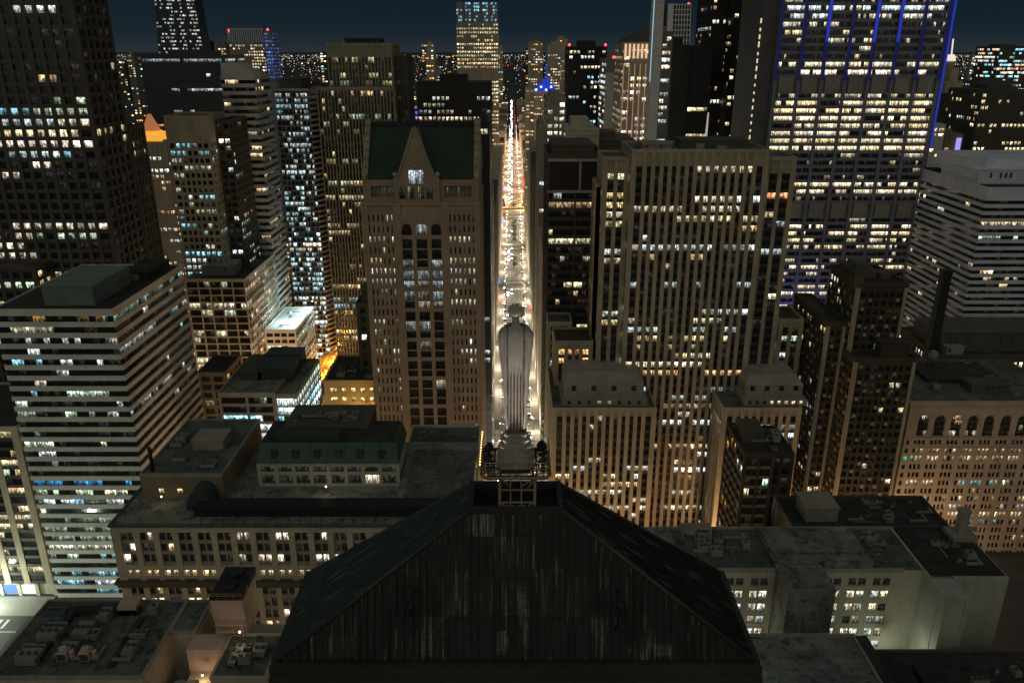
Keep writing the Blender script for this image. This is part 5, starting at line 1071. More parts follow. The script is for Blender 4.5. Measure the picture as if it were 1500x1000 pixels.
far('scattered_light_tower', 'dark glass tower with scattered reflections and red roof beacons', 833, 889, 68, 620, 40, 'blackmetal', dict(pf=.5, pa=.5, pi=.12, s=.7, pal=[((1, .85, .5), 3), (COOL, 2), (CYAN, 1)], stick=.35), fh=3.5, bw=2.6)
far('slim_grey_tower', 'slim grey tower with a pale edge left of the warm pilastered tower', 888, 916, 86, 560, 40, 'greystone', dict(pf=.6, pa=.7, pi=.3, s=.6, pal=[(NEUT, 2), (COOL, 2)], stick=.6), ribbon=True, fh=3.8)
x0, zt = at(887, 107, 555); simple('pale_street_pylon', 'narrow pale grey shaft standing left of the warm pilastered tower', x0, x0+5, 548, 556, zt, 'whitepanel', dict(pf=0, pa=0, pi=0), group=None, pent=False)
o, x0, x1, zt = far('pilastered_tower', 'warm-lit tower with glowing pilasters and a glowing cornice band', 914, 963, 62, 500, 40, 'tan', dict(pf=.8, pa=.65, pi=.45, s=.62, pal=[((1, .82, .5), 4), (PINK, 2)], stick=.3), bw=3.4, fh=3.9, pent=False, top=4)
LOC[o.name] = Vector(o.location); cr = MB()
for k in range(8): cr.box(x0+(x1-x0)*k/8+.6, x0+(x1-x0)*k/8+1.7, 499.4, 499.9, zt-9, zt-1)
cr.build('pilaster_glow_top', emit('warm_pilaster_light', (1, .68, .42), .75), o)  # light on the pilasters is put into glowing strips
rf = MB(); rf.frustum([(x0, 500, zt), (x1, 500, zt), (x1, 540, zt), (x0, 540, zt)], [(x1-4, 505, zt+9), (x1-1, 505, zt+9), (x1-1, 535, zt+9), (x1-4, 535, zt+9)]); rf.frustum([(x0+.5, 500.5, zt), (x0+3, 500.5, zt), (x0+3, 503, zt), (x0+.5, 503, zt)], [(x0+1.6, 501.6, zt+7), (x0+1.8, 501.6, zt+7), (x0+1.8, 501.8, zt+7), (x0+1.6, 501.8, zt+7)]); rf.build('roof', M['darkstone'], o)
for k in range(6):
    q = MB(); a = x0+(x1-x0)*(k+.1)/6; q.box(a, a+.35, 499.5, 499.9, 60, zt-12); q.build('pilaster_glow', emit('soft_pilaster_light', (1, .7, .45), .28), o)
x0 = X(956, 60, 470); w_ = simple('white_concrete_pylon', 'very tall plain white concrete shaft rising out of the top of the view', x0, x0+5.2, 470, 482, 240, 'whitepanel', dict(pf=0, pa=0, pi=0), group=None, pent=False)
LOC[w_.name] = Vector(w_.location); q = MB(); q.box(x0-.5, x0-.1, 470, 470.4, Z(120, 470), 240); q.build('light_strip', emit('cool_strip', (.5, .8, 1), .6), w_)
far('lit_grid_tower', 'glass office tower with even white lit windows right of the white shaft', 970, 986, 46, 485, 40, 'greystone', dict(pf=.9, pa=.7, pi=.5, s=.7, pal=[(NEUT, 3), (COOL, 2)], stick=.4), ribbon=True, bw=2.4, fh=3.8)
# pale tapering grid
Y = 720; x0, z0_ = at(981, 62, Y); x1 = X(1020, 62, Y); zt = Z(6, Y); xt0, xt1 = X(981, 6, Y)+1, X(1012, 6, Y)
r_ = empty('white_grid_tower', ((x0+x1)/2, Y, 0), 'far white gridded tower with a slanting right side and red beacon on top', 'building')
w = MB(); w.frustum([(x0, Y+.8, 0), (x1, Y+.8, 0), (x1, Y+30, 0), (x0, Y+30, 0)], [(xt0, Y+.8, zt), (xt1, Y+.8, zt), (xt1, Y+30, zt), (xt0, Y+30, zt)]); w.occ().build('glass', M['blackmetal'], r_)
w = MB()
for k in range(8): w.tube((x0+(x1-x0)*k/7, Y, 60), (xt0+(xt1-xt0)*k/7, Y, zt), .5 if k else 3.2, n=4)
for k in range(46):
    z = zt-4*k; f_ = (z)/zt; a, c = x0+(xt0-x0)*f_, x1+(xt1-x1)*f_; w.box(a-.5, c+.5, Y-.2, Y+.9, z-.9, z)
w.build('frame', M['whitepanel'], r_)
far('black_tower', 'plain black blank-walled tower right of the lit grid tower', 986, 1012, 66, 520, 40, 'blackmetal', dict(pf=0, pa=0, pi=.03, s=.6), top=4, ribbon=True, fh=4.1)
far('black_tower', 'black tower side with a ladder of glowing yellow floors beside the blank black tower', 1012, 1045, 67, 522, 40, 'blackmetal', dict(pf=0, pa=0, pi=.02, s=.6, pal=[((1, .85, .42), 1)], stick=.7, rows={k: (.85,) for k in (8, 12, 14, 16, 19, 21, 23, 25, 27)}), top=4, ribbon=True, fh=4.1, pent=False)
far('violet_lit_block', 'small block with violet-blue lit windows left of the flat black tower', 597, 612, 150, 640, 30, 'darkstone', dict(pf=.9, pa=.8, pi=.6, s=.7, pal=[((.15, .15, 1), 3), ((.5, .3, 1), 2)], stick=.2), pent=False)
far('tall_dark_tower', 'very tall dark tower with sparse lit windows next to the blue-lit skyscraper', 1048, 1082, -40, 545, 45, 'blackmetal', dict(pf=.3, pa=.35, pi=.08, s=.8, pal=P_OFF, stick=.5), fh=4, bw=2.2)
far('tall_dark_tower', 'tall black ribbed tower with bright blue-white window rows by the blue-lit skyscraper', 1080, 1112, -40, 530, 45, 'blackmetal', dict(pf=.3, pa=.4, pi=.12, s=.8, pal=P_YEL, stick=.3, rows={44: (.9, [(CYAN, 1)], 1)}), fh=4, bw=2.6)
q = MB(); a = at(1028, 212, 500); t_ = at(1038, 165, 500); q.frustum([(a[0]-1.5, 500, 60), (a[0]+3, 500, 60), (a[0]+3, 504, 60), (a[0]-1.5, 504, 60)], [(t_[0]-.3, 500, t_[1]), (t_[0]+.3, 500, t_[1]), (t_[0]+.3, 501, t_[1]), (t_[0]-.3, 501, t_[1])]); tag(q.build('lit_obelisk', emit('pale_glow_stone', (1, .9, .8), .35), None, (a[0], 500, 60)), 'thin pale lit wedge at the foot of the plain black tower', 'spire')  # the wedge's lit look is put into its material as emission
# right of the skyscraper
o, x0, x1, zt = far('spired_tower', 'old stepped tower with a glowing spire right of the blue-lit skyscraper', 1378, 1414, 148, 800, 40, 'tan', dict(pf=.4, pa=.5, pi=.25, s=.6, pal=P_WARM, stick=.2), pent=False, bw=3.4)
LOC[o.name] = Vector(o.location); cr = MB(); cr.box(x0+4, x1-4, 803, 835, zt, zt+18); cr.box(x0+8, x1-8, 806, 830, zt+18, zt+30); cr.cyl((x0+x1)/2, 818, zt+30, zt+40, 5, 3.5, n=8); cr.occ().build('crown', M['tan'], o)
q = MB(); q.cyl((x0+x1)/2, 818, zt+36, zt+42, 5.2, 3, n=8); q.tube(((x0+x1)/2, 818, zt+42), ((x0+x1)/2-1, 818, zt+56), .7); q.build('lantern', emit('lantern_glow', (.9, .75, .7), .9), o)
far('lattice_lit_block', 'pale lattice-fronted block with warm lit bays right of the blue light strip', 1356, 1386, 182, 620, 40, 'whitepanel', dict(pf=.6, pa=.5, pi=.3, s=.6, pal=P_WARM, stick=.4), bw=4)
far('lattice_lit_block', 'lower brick-brown block with one violet lit panel beside the striped corner block', 1386, 1412, 196, 640, 40, 'brownstone', dict(pf=.3, pa=.4, pi=.1, s=.7), bw=4)
a = at(1401, 226, 639); deco_box(X(1397, 226, 639), X(1404, 226, 639), 638.4, 638.9, a[1], Z(202, 639), 'lit_sign', emit('violet_sign', (.45, .38, 1), .8), 'tall violet lit sign panel on the brown block', 'sign')
far('dark_slab_tower', 'dark slab with scattered lit windows at the right edge above the striped corner block', 1440, 1520, 132, 640, 50, 'darkstone', dict(pf=.4, pa=.4, pi=.12, s=.7, pal=P_YEL, stick=.4), fh=4.4)
far('dark_slab_tower', 'dark block with a blank pale upper wall left of the dark slab', 1414, 1446, 140, 700, 50, 'darkstone', dict(pf=.2, pa=.3, pi=.1, s=.6), top=26)
far('terraced_light_tower', 'far stepped tower with coloured lit terraces at the top right edge', 1466, 1512, 68, 1150, 60, 'darkstone', dict(pf=.8, pa=.6, pi=.4, s=.9, pal=[((1, .6, .4), 2), (CYAN, 2), (NEUT, 2)], stick=.4), ribbon=True, fh=5)
far('terraced_light_tower', 'lower far block dotted with blue-white lights at the top right edge', 1436, 1505, 120, 980, 60, 'darkstone', dict(pf=.9, pa=.6, pi=.4, s=.9, pal=[((.4, .6, 1), 2), (COOL, 2), (AMB, 1)], stick=.2), fh=4.4)
# gold-lit rotunda roof, upper left
r_ = empty('gold_lit_roof_pavilion', (X(214, 190, 520), 520, 0), 'small roof pavilion glowing gold beside the dark corner skyscraper', 'building')
x0, zz = at(201, 205, 515); x1 = X(237, 205, 515); simple('tan_grid_tower', 'slim tan gridded tower under the gold glowing roof pavilion', x0, x1+2, 516, 545, zz-.05, 'tan', dict(pf=.5, pa=.5, pi=.15, s=.5), bw=3.2, group=None, pent=False)
gd = emit('gold_glow_stone', (1, .45, .05), .8); cx_ = x0+6  # gold light on drum and cone is put into their emission
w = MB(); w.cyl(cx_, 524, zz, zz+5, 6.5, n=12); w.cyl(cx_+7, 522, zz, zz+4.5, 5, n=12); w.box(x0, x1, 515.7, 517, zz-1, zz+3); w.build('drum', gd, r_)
w = MB(); w.cyl(cx_, 524, zz+5, zz+15, 6, 1.2, n=8); w.build('cone_roof', emit('amber_glow_tile', (1, .38, .14), .3), r_)
# ------------------------------------------------------------------ distant city blocks
rng = random.Random(21)
count = 0
LABS = ['far low city block dotted with lit windows beyond the towers', 'far mid-rise block with rows of lit windows below the horizon', 'small distant block among the city lights near the horizon']
tries = 0; placed = []
while count < 290 and tries < 5000:
    tries += 1
    Y = rng.choice((620, 760, 900, 1000, 1200, 1350, 1500, 1700, 2000, 2400, 2900, 3500, 4300)) + rng.uniform(0, 110)
    px = rng.uniform(-40, 1540); x = (px-750)*Y*1.0/FPX
    wd = rng.uniform(18, 48); 
    if -14-wd < x < 19: continue
    zm = 200-Y*math.tan(R(2.1)) if Y < 2500 else 200-Y*math.tan(R(1.6)); 
    z = min(rng.uniform(14, 60)*(1 if rng.random() < .7 else 2.2), max(18, zm)) if Y > 1150 else rng.uniform(30, min(150, 200-Y*math.tan(R(5.0))))
    if rng.random() < .24 and Y > 1300: z = rng.uniform(100, 222)
    if rng.random() < .30 and Y > 1150 and (540 < px < 870 or px > 1380 or 170 < px < 480): z = rng.uniform(130, 226); wd = rng.uniform(14, 26)
    if any(abs(x-a) < (wd+c)/2+4 and abs(Y-q) < 70 for a, c, q in placed): continue
    if Y < 1160 and abs(px-750) < 900 and any(True for _ in ()): continue
    placed.append((x+wd/2, wd, Y)); k = 0 if z < 60 else 1; k = 2 if Y > 2200 else k
    simple('distant_block', LABS[k], x, x+wd, Y, Y+rng.uniform(25, 45), z, rng.choice(['greystone', 'darkstone', 'brownstone', 'tan', 'blackmetal']), dict(pf=.5, pa=.5, pi=.15, s=.8, pal=[(NEUT, 3), (WARM, 4), (COOL, 2), (AMB, 2), (CYAN, .5)], stick=.25), bw=max(3.4, Y*.0028), fh=max(3.8, Y*.0028), group='distant city blocks', pent=z > 40, faces='S' if Y > 1500 else 'SEW')
    count += 1
for s_ in (-1, 1):      # street walls beyond the river
    y = 1165
    while y < 3200:
        d = rng.uniform(40, 80); z = rng.uniform(14, 60) if y < 2200 else rng.uniform(12, 34); xw = rng.uniform(20, 40)
        xx = (-14-xw, -14) if s_ < 0 else (18, 18+xw)
        simple('street_block', 'block lining the %s kerb of the far street beyond the river' % ('left' if s_ < 0 else 'right'), *xx, y, y+d-4, z, rng.choice(['tan', 'greystone', 'brownstone', 'pinkterra']), dict(pf=.6, pa=.5, pi=.2, s=.8, pal=[(WARM, 4), (NEUT, 3), (COOL, 1), ((1, .2, .3), .4)], stick=.2), bw=max(3.4, y*.0026), fh=max(3.8, y*.0026), group='blocks along the far street %s kerb' % ('left' if s_ < 0 else 'right'), pent=False); y += d+rng.choice((0, 0, 14))
# sea of far lamps
c5 = {'white': emit('far_white_lamp', (1, .93, .8), 3), 'amber': emit('far_amber_lamp', (1, .52, .16), 3), 'cool': emit('far_cool_lamp', (.7, .9, 1), 3), 'red': emit('far_red_lamp', (1, .05, .03), 4), 'teal': emit('far_teal_lamp', (.2, .8, .8), 3.5)}
fl = MB(); keys = list(c5)
for i in range(9000):
    Y = 1250*math.exp(rng.random()**.75*3.6); px = rng.uniform(-60, 1560); x = (px-750)*Y/FPX
    if rng.random() < .35: x = round(x/130)*130+rng.uniform(-5, 5)
    elif rng.random() < .45: Y = round(Y/260)*260+rng.uniform(-4, 4)
    elif math.sin(x*.0021+2)+math.sin(Y*.0017+x*.0009) < rng.uniform(-1.2, 1.2): continue
    if -13 < x < 17: continue
    r = rng.uniform(.25, .75)*(1+Y*.0003)*(2.2 if rng.random() < .05 else .85); z = rng.uniform(5, 11) if rng.random() < .75 else rng.uniform(12, 42)
    fl.box(x-r, x+r, Y, Y+r, z-r*.8, z+r*.8, rng.choices(range(5), (6, 6, 4, 1, 1.2))[0])
tag(fl.build('far_city_lights', list(c5.values()), None, (0, 0, 0)), kind='stuff')
# red beacons
bc = emit('red_beacon_glow', (1, .03, .03), 8)
for i, (px, py, Y, n_) in enumerate(((336, 45, 1003, 'left roof corner of the white-finned tower'), (392, 44, 1001, 'top of the blue glowing slim tower'), (834, 66, 622, 'left corner of the scattered-reflection tower roof'), (887, 66, 622, 'right corner of the scattered-reflection tower roof'), (899, 84, 561, 'slim grey tower roof'), (1009, 6, 722, 'white gridded tower top'), (468, 134, 506, 'roof edge of the balcony tower'))):
    x, z = at(px, py, Y); q = MB(); q.cyl(x, Y, z-3.2, z-.6, .25, n=6, m=1); q.ball(x, Y, z, 1.0*Y/700, n=8, k=6)
    tag(q.build('red_beacon', [bc, M['blackmetal']], None, (x, Y, z-3.2)), 'red aviation beacon on the '+n_, 'beacon')
# ------------------------------------------------------------------ street lamps
rng = random.Random(5)
glow = emit('warm_lamp_globe', (1, .80, .52), 14)
LAMPS = []
def make_lamp():
    r_ = empty('street_lamp', (0, 0, 0), 'street lamp', 'street lamp', None)
    q = MB(); q.cyl(0, 0, 0, 1, .2, .14, n=8); q.cyl(0, 0, 1, 8.2, .09, .06, n=8); q.tube((0, 0, 8.1), (.9, 0, 8.7), .05); q.build('pole', M['blackmetal'], r_)
    q = MB(); q.ball(1.0, 0, 8.55, .33, n=10, k=7, sz=.8); q.build('lamp_globe', glow, r_)
    return r_
LP = make_lamp(); first = [True]
def lamp(x, y, rz, label, group, power, col=(1, .85, .62), s=1.0):
    if first[0]: r_ = LP; first[0] = False
    else:
        r_ = LP.copy(); C.collection.objects.link(r_)
        for ch in [c for c in LP.children if c.type == 'MESH']:
            c = ch.copy(); C.collection.objects.link(c); c.parent = r_
    r_.location = (x, y, .15); r_.rotation_euler = (0, 0, rz); r_.scale = (s, s, s); r_['label'] = label; r_['group'] = group; r_['category'] = 'street lamp'
    if power:
        d = bpy.data.lights.new('lamp_light', 'POINT'); d.energy = power; d.color = col; d.shadow_soft_size = .35
        o = bpy.data.objects.new('lamp_light', d); C.collection.objects.link(o); o.parent = r_; o.location = (1.0, 0, 8.0)
PW = 11000
for k in range(40):
    y = 292+k*20.5
    if any(a-1 < y < c+1 for a, c in zip(CROSS[0::2], CROSS[1::2])): continue
    lamp(RX0-.9, y, 0, 'globe street lamp on the left pavement of the bright street', 'lamps along the left pavement', PW if k % 2 == 0 else 0)
    lamp(RX1+.9, y+8, math.pi, 'globe street lamp on the right pavement of the bright street', 'lamps along the right pavement', PW if k % 2 == 1 else 0)
for k in range(26):
    y = 1165+k*42; lamp(RX0-.9, y, 0, 'globe street lamp on the left kerb of the street beyond the river', 'lamps beyond the river, left kerb', 32000 if k % 2 == 0 and k < 20 else 0, (1, .70, .42), 1.3); lamp(RX1+.9, y+12, math.pi, 'globe street lamp on the right kerb of the street beyond the river', 'lamps beyond the river, right kerb', 32000 if k % 2 == 1 and k < 20 else 0, (1, .70, .42), 1.3)
for k in range(5):
    x = -112+k*66
    if -14 < x < 18: continue
    lamp(x, 268.5, R(90), 'globe street lamp on the cross street in front of the limestone tower', 'lamps along the first cross street', 30000, (1, .58, .28))
for k in range(4): lamp(-180+k*14, 397, R(-90), 'globe street lamp at the foot of the square-grid tower', 'lamps below the square-grid tower', 30000, (1, .78, .52))
for k in range(6): lamp(-98+k*38, 191.5, R(-90), 'globe street lamp below the columned bank block', 'lamps along the near cross street', 15000, (1, .80, .48))
for k in range(7): lamp(-131.5, 205+k*42, 0, 'globe street lamp beside the striped tower', 'lamps along the railway street', 6000 if k < 3 else 9000, (.9, 1, .86) if k < 2 else (1, .6, .28))
for k in range(4): lamp(-226+k*13, 249-k % 2*40, R(90), 'globe street lamp on the pale green lit plaza by the tan pier building', 'plaza lamps', 14000, (.85, 1, .78))
for k in range(5): lamp(119, 205+k*50, 0, 'globe street lamp on the side street beside the brick flats', 'lamps along the right side street', 9000, (1, .62, .3))
# ------------------------------------------------------------------ light in the court and alleys (bulkhead lamps)
def wall_lamp(x, y, z, power, col, label):
    q = MB(); q.box(x-.25, x+.25, y-.25, y+.1, z-.15, z+.15); q.ball(x, y-.4, z-.1, .25, n=8, k=6, m=1)
    o = tag(q.build('wall_lamp', [M['metal'], emit('bulkhead_glow', col, 6)], None, (x, y, z)), label, 'lamp')
    d = bpy.data.lights.new('lamp_light', 'POINT'); d.energy = power; d.color = col; d.shadow_soft_size = .3
    l = bpy.data.objects.new('lamp_light', d); C.collection.objects.link(l); l.parent = o; l.location = (0, -.9, -.4)
x_, z_ = at(1300, 935, 176); wall_lamp(x_, 172.5, z_-2, 1500, (.9, 1, .75), 'bulkhead lamp low in the light court')
x_, z_ = at(1120, 935, 176); wall_lamp(x_, 174.5, z_-4, 900, (.9, 1, .75), 'bulkhead lamp low at the left end of the light court')
x_, z_ = at(535, 610, 296); wall_lamp(x_, 294, z_+2, 2600, (1, .6, .14), 'amber bulkhead lamp on the yellow brick block')
x_, z_ = at(260, 745, 206); wall_lamp(x_-4, 206, 76.5, 60, (1, .75, .35), 'small bulkhead lamp on the raised corner roof block')
wall_lamp(-128, 440, 58, 9000, (.75, 1, 1), 'cool floodlamp over the bright white roof'); wall_lamp(-121, 462, 58, 9000, (.75, 1, 1), 'cool floodlamp at the back of the bright white roof')
x_, z_ = at(480, 735, 211); wall_lamp(x_, 211, 77, 150, (1, .9, .6), 'small bulkhead lamp on the bank roof before the mansard')
x_, z_ = at(265, 985, 150); wall_lamp(-73, 150, 62, 260, (1, .72, .42), 'bulkhead lamp in the roof light well')
x_, z_ = at(350, 900, 156); wall_lamp(-64, 153, 72, 160, (1, .75, .5), 'bulkhead lamp by the cooling tower')
# ------------------------------------------------------------------ cars
hl = emit('headlight_glow', (.85, .92, 1), 80); tl = emit('tail_light_glow', (1, .14, .05), 6)
def car_mesh(name, paint):
    q = MB()
    prof = [(-2.2, .35), (-2.25, .75), (-1.3, .92), (-.75, 1.42), (.85, 1.45), (1.6, .98), (2.2, .92), (2.25, .4)]
    q.frustum([(-.88, y, z) for y, z in prof], [(.88, y, z) for y, z in prof])
    q.quad([(-.75, -1.31, .95), (.75, -1.31, .95), (.66, -.78, 1.40), (-.66, -.78, 1.40)], 1); q.quad([(-.72, 1.61, 1.0), (.72, 1.61, 1.0), (.64, .87, 1.44), (-.64, .87, 1.44)], 1)
    for s_ in (-1, 1):
        q.quad([(s_*.885, -1.1, .95), (s_*.885, 1.35, .98), (s_*.885, .8, 1.38), (s_*.885, -.7, 1.36)], 1)
        for yy in (-1.4, 1.4):
            n = 10; c = [(math.cos(2*math.pi*i/n)*.33, math.sin(2*math.pi*i/n)*.33) for i in range(n)]
            q.frustum([(s_*.7, yy+a, .33+e_) for a, e_ in c], [(s_*.92, yy+a, .33+e_) for a, e_ in c], 2)
        q.box(s_*.62-.2, s_*.62+.2, -2.31, -2.2, .58, .78, 3); q.box(s_*.62-.18, s_*.62+.18, 2.2, 2.29, .6, .8, 4)
    me = q.build(name, [paint, GLASSP, M['blackmetal'], hl, tl], None, (0, 0, 0)); return me
GLASSP, _, gb_ = mat('car_glass'); gb_.inputs['Base Color'].default_value = (.02, .02, .025, 1); gb_.inputs['Roughness'].default_value = .1
PAINT = [('dark grey', wallmat('dark_paint', (.03, .03, .035), .1, .3)), ('white', wallmat('white_paint', (.7, .7, .7), .08, .35)), ('silver', wallmat('silver_paint', (.35, .35, .36), .08, .3, metal=.4)), ('red', wallmat('red_paint', (.3, .03, .02), .1, .3))]
protos = []
for nm, p_ in PAINT: protos.append([nm, car_mesh('parked_car', p_), False])
off_hl = wallmat('unlit_lamp', (.3, .3, .3), .05, .3)
for nm, o, _ in list(protos):
    me2 = o.data.copy(); me2.materials[3] = off_hl; me2.materials[4] = off_hl; protos.append([nm, None, me2])
def car(k, x, y, rz, label, group, name='car', s=1):
    if protos[k][1] is not None and protos[k][2] is False: o = protos[k][1]; protos[k][2] = True
    elif k < 4: o = protos[k][1].copy(); C.collection.objects.link(o)
    else: o = bpy.data.objects.new('parked_car', protos[k][2]); C.collection.objects.link(o)
    o.name = name; o.location = (x, y, .03); o.rotation_euler = (0, 0, rz); o.scale = (s, s, s)
    tag(o, label, 'car', group)
def blocked(y): return any(a-4 < y < c+4 for a, c in zip(CROSS[0::2], CROSS[1::2]))
for s_, x in ((-1, RX0+1.15), (1, RX1-1.2)):
    y = 300
    while y < 1080:
        y += rng.uniform(5.8, 9)
        if blocked(y) or rng.random() < .3: continue
        k = rng.choice((4, 4, 4, 5, 6, 7)); car(k, x+rng.uniform(-.1, .1), y, 0 if s_ < 0 else math.pi, '%s car parked at the %s kerb of the bright street' % (protos[k][0], 'left' if s_ < 0 else 'right'), '%s cars parked on the %s' % (protos[k][0], 'left' if s_ < 0 else 'right'), 'parked_car')
for y, x in [(668, -3.6), (672, -.2), (676, -3.5), (684, -.3), (612, -3.6), (792, -3.5), (798, -.2), (806, -3.6), (815, -.1), (824, -3.5), (833, -3.4), (842, -.3), (905, -3.5), (930, -.3), (452, -.3)]:
    car(rng.choice((0, 1, 2)), x, y, 0, 'car with bright headlights driving towards the viewer before the bridge', 'cars coming up the street')
for y, x in [(640, 4.4), (735, 4.4), (775, 8), (930, 4.4), (500, 4.5), (705, 8)]:
    car(rng.choice((0, 2, 3)), x, y, math.pi, 'car with red tail lights driving away before the bridge', 'cars going down the street')
y = 1100
while y < 3600:
    y += rng.uniform(8, 16)*(1+(y-1100)/1500)
    car(rng.choice((0, 1, 2)), rng.choice((-4.2, -.6)), y, 0, 'car with white headlights in the queue beyond the river', 'headlights in the queue beyond the river', s=1.0 + max(0, y-1500)/3000)
    if rng.random() < .75: car(rng.choice((0, 2, 3)), rng.choice((4.6, 8.0)), y+rng.uniform(0, 6), math.pi, 'car with red tail lights beyond the river', 'tail lights beyond the river', s=1.0 + max(0, y-1500)/3000)
# ------------------------------------------------------------------ traffic signals and small lit shop signs
sgc = [emit('signal_red', (1, .04, .02), 14), emit('signal_green', (.05, 1, .45), 14), wallmat('dark_lens', (.02, .02, .02))]
for i, (a, c) in enumerate(list(zip(CROSS[2::2], CROSS[3::2]))[1:] + [(1290, 1302), (1448, 1458), (1608, 1618), (1790, 1798)]):
    for x, sd_ in ((RX0-.6, 'left'), (RX1+.6, 'right')):
        rt = empty('traffic_signal', (x, a-2, .15), 'traffic signal on the %s kerb at a crossing of the bright street' % sd_, 'traffic signal', 'traffic signals on the %s kerb' % sd_)
        q = MB(); q.cyl(x, a-2, .15, 5.6, .09, .07, n=8); q.tube((x, a-2, 5.5), (x+(2.4 if sd_ == 'left' else -2.4), a-2, 5.7), .06); q.build('pole', M['blackmetal'], rt)
        hx_ = x+(2.4 if sd_ == 'left' else -2.4); q = MB(); q.box(hx_-.2, hx_+.2, a-2.15, a-1.85, 4.6, 5.75); hd = q.build('signal_head', M['blackmetal'], rt)
        for k in range(3): q = MB(); q.cyl(hx_, a-2.2, 4.72+.36*k, 4.98+.36*k, .14, n=8); q.build('lens', sgc[0] if (k == 2 and i % 2) else sgc[1] if (k == 0 and i % 2 == 0) else sgc[2], hd)
SG = [('red', (1, .05, .05)), ('blue', (.1, .25, 1)), ('teal', (.1, .8, .7)), ('white', (1, .95, .85)), ('amber', (1, .5, .12)), ('pink', (1, .2, .5))]
for k in range(34):
    nm, cl_ = SG[rng.randrange(6)]; s_ = rng.choice((-1, 1)); y = rng.uniform(1170, 2700) if k < 22 else rng.uniform(560, 1060); x = (-13.3 if s_ < 0 else 17.2) if y > 1100 else (-11.0 if s_ < 0 else 14.9); z0_ = rng.uniform(3, 12)
    h_, w__ = rng.uniform(1, 4), rng.uniform(.8, 2.2); q = MB(); q.box(x-w__/2, x+w__/2, y, y+.35, z0_, z0_+h_); tag(q.build('shop_sign', emit('sign_'+nm, cl_, 1.6), None, (x, y, z0_)), 'small %s lit shop sign on the %s side of the bright street' % (nm, 'left' if s_ < 0 else 'right'), 'sign', '%s shop signs %s side' % (nm, 'left' if s_ < 0 else 'right'))
# ------------------------------------------------------------------ median trees
TRUNK = wallmat('bark', (.07, .05, .035)); LEAF = [wallmat('leaf_green', (.05, .085, .03), .4, .7, sc=.8), wallmat('leaf_dark', (.03, .055, .022), .4, .7, sc=.8)]
def tree(x, y, h, r, label):
    root = empty('street_tree', (x, y, .05), label, 'tree'); q = MB(); q.cyl(x, y, .05, h*.45, .28, .16, n=8)
    for k in range(6):
        a = k*1.05+rng.random(); q.tube((x, y, h*(.3+.04*k)), (x+math.cos(a)*r*.6, y+math.sin(a)*r*.6, h*(.55+.05*k)), .08)
    q.build('trunk', TRUNK, root); c = MB()
    cl = [(rng.gauss(0, .42)*r, rng.gauss(0, .42)*r, h*.68+rng.gauss(0, .13)*h, rng.uniform(.25, .5)*r) for _ in range(13)]
    for _ in range(900):
        a, b_, z_, rr = rng.choice(cl); d = Vector((rng.gauss(0, 1), rng.gauss(0, 1), rng.gauss(0, 1))).normalized()*rr*rng.uniform(.6, 1.05)
        p = Vector((x+a, y+b_, z_))+d; u = Vector((rng.gauss(0, 1), rng.gauss(0, 1), rng.gauss(0, .6))).normalized(); v = u.orthogonal().normalized(); s_ = rng.uniform(.16, .34)
        c.quad([p-u*s_, p-v*s_*.6, p+u*s_, p+v*s_*.6], rng.choice((0, 0, 1)))
    c.build('crown', LEAF, root)
for i, (y, h, r, lb) in enumerate(((758, 7, 2.2, 'small leafy tree on the median, nearest of the street trees'), (778, 8, 2.8, 'leafy tree on the median just behind the smallest one'), (862, 9, 3.0, 'leafy tree at the near end of the long median clump'), (885, 10, 3.2, 'leafy median tree second in the long clump'), (908, 10, 3.2, 'leafy median tree in the middle of the long clump'), (930, 10, 3.4, 'leafy median tree fourth in the long clump'), (952, 11, 3.6, 'largest leafy tree at the far end of the long median clump'), (1068, 9, 3.4, 'leafy tree between the elevated track and the bridge'), (1780, 13, 5, 'dark leafy tree in the street beyond the river'), (2120, 15, 6, 'dark tree farthest down the street beyond the river'))): tree(RC+.4, y, h, r, lb)
# ------------------------------------------------------------------ elevated track across the street, bridge, railway on Wells
def girder_line(root, x0, x1, y0, y1, z, along='x'):
    q = MB(); q.box(x0, x1, y0, y1, z-.3, z); q.box(x0, x1, y0-.25, y0, z-1.3, z+.5) if along == 'x' else q.box(x0-.25, x0, y0, y1, z-1.3, z+.5)
    q.box(x0, x1, y1, y1+.25, z-1.3, z+.5) if along == 'x' else q.box(x1, x1+.25, y0, y1, z-1.3, z+.5); q.build('deck', M['yellowbrick'], root)
    L_ = (x1-x0) if along == 'x' else (y1-y0)
    r = MB(); n = int(L_/1.2)
    for k in range(n):
        a = (x0 if along == 'x' else y0)+k*1.2; r.box(a, a+.35, y0+.2, y1-.2, z+.002, z+.08) if along == 'x' else r.box(x0+.2, x1-.2, a, a+.35, z+.002, z+.08)
    r.build('sleepers', M['yellowbrick'], root)
    if along == 'y':
        for x in (x0+1.4, x0+2.9, x0+6.2, x0+7.7): g_ = MB(); g_.box(x-.12, x+.12, y0, y1, z+.081, z+.3); g_.build('rail', M['blackmetal'], root)
    for k in range(int(L_/14)+1):
        a = (x0 if along == 'x' else y0)+.5+k*14
        for t in (0, 1):
            c = MB(); c.box(a, a+.5, (y0 if t == 0 else y1-.5), (y0 if t == 0 else y1-.5)+.5, .02, z-.3) if along == 'x' else c.box((x0 if t == 0 else x1-.5), (x0 if t == 0 else x1-.5)+.5, a, a+.5, .02, z-.3); c.build('column', M['metal'], root)
r_ = empty('elevated_railway', (2, 1030, 0), 'elevated railway track crossing the bright street on steel columns', 'railway bridge'); girder_line(r_, -110, 110, 1027, 1035, 7.2)
r_ = empty('elevated_railway', (-124, 400, 0), 'elevated railway glowing amber beside the white-roofed low block', 'railway bridge'); girder_line(r_, -128, -118, 330, 640, 7.5, 'y')
al = emit('amber_track_lamp', (1, .5, .1), 10)
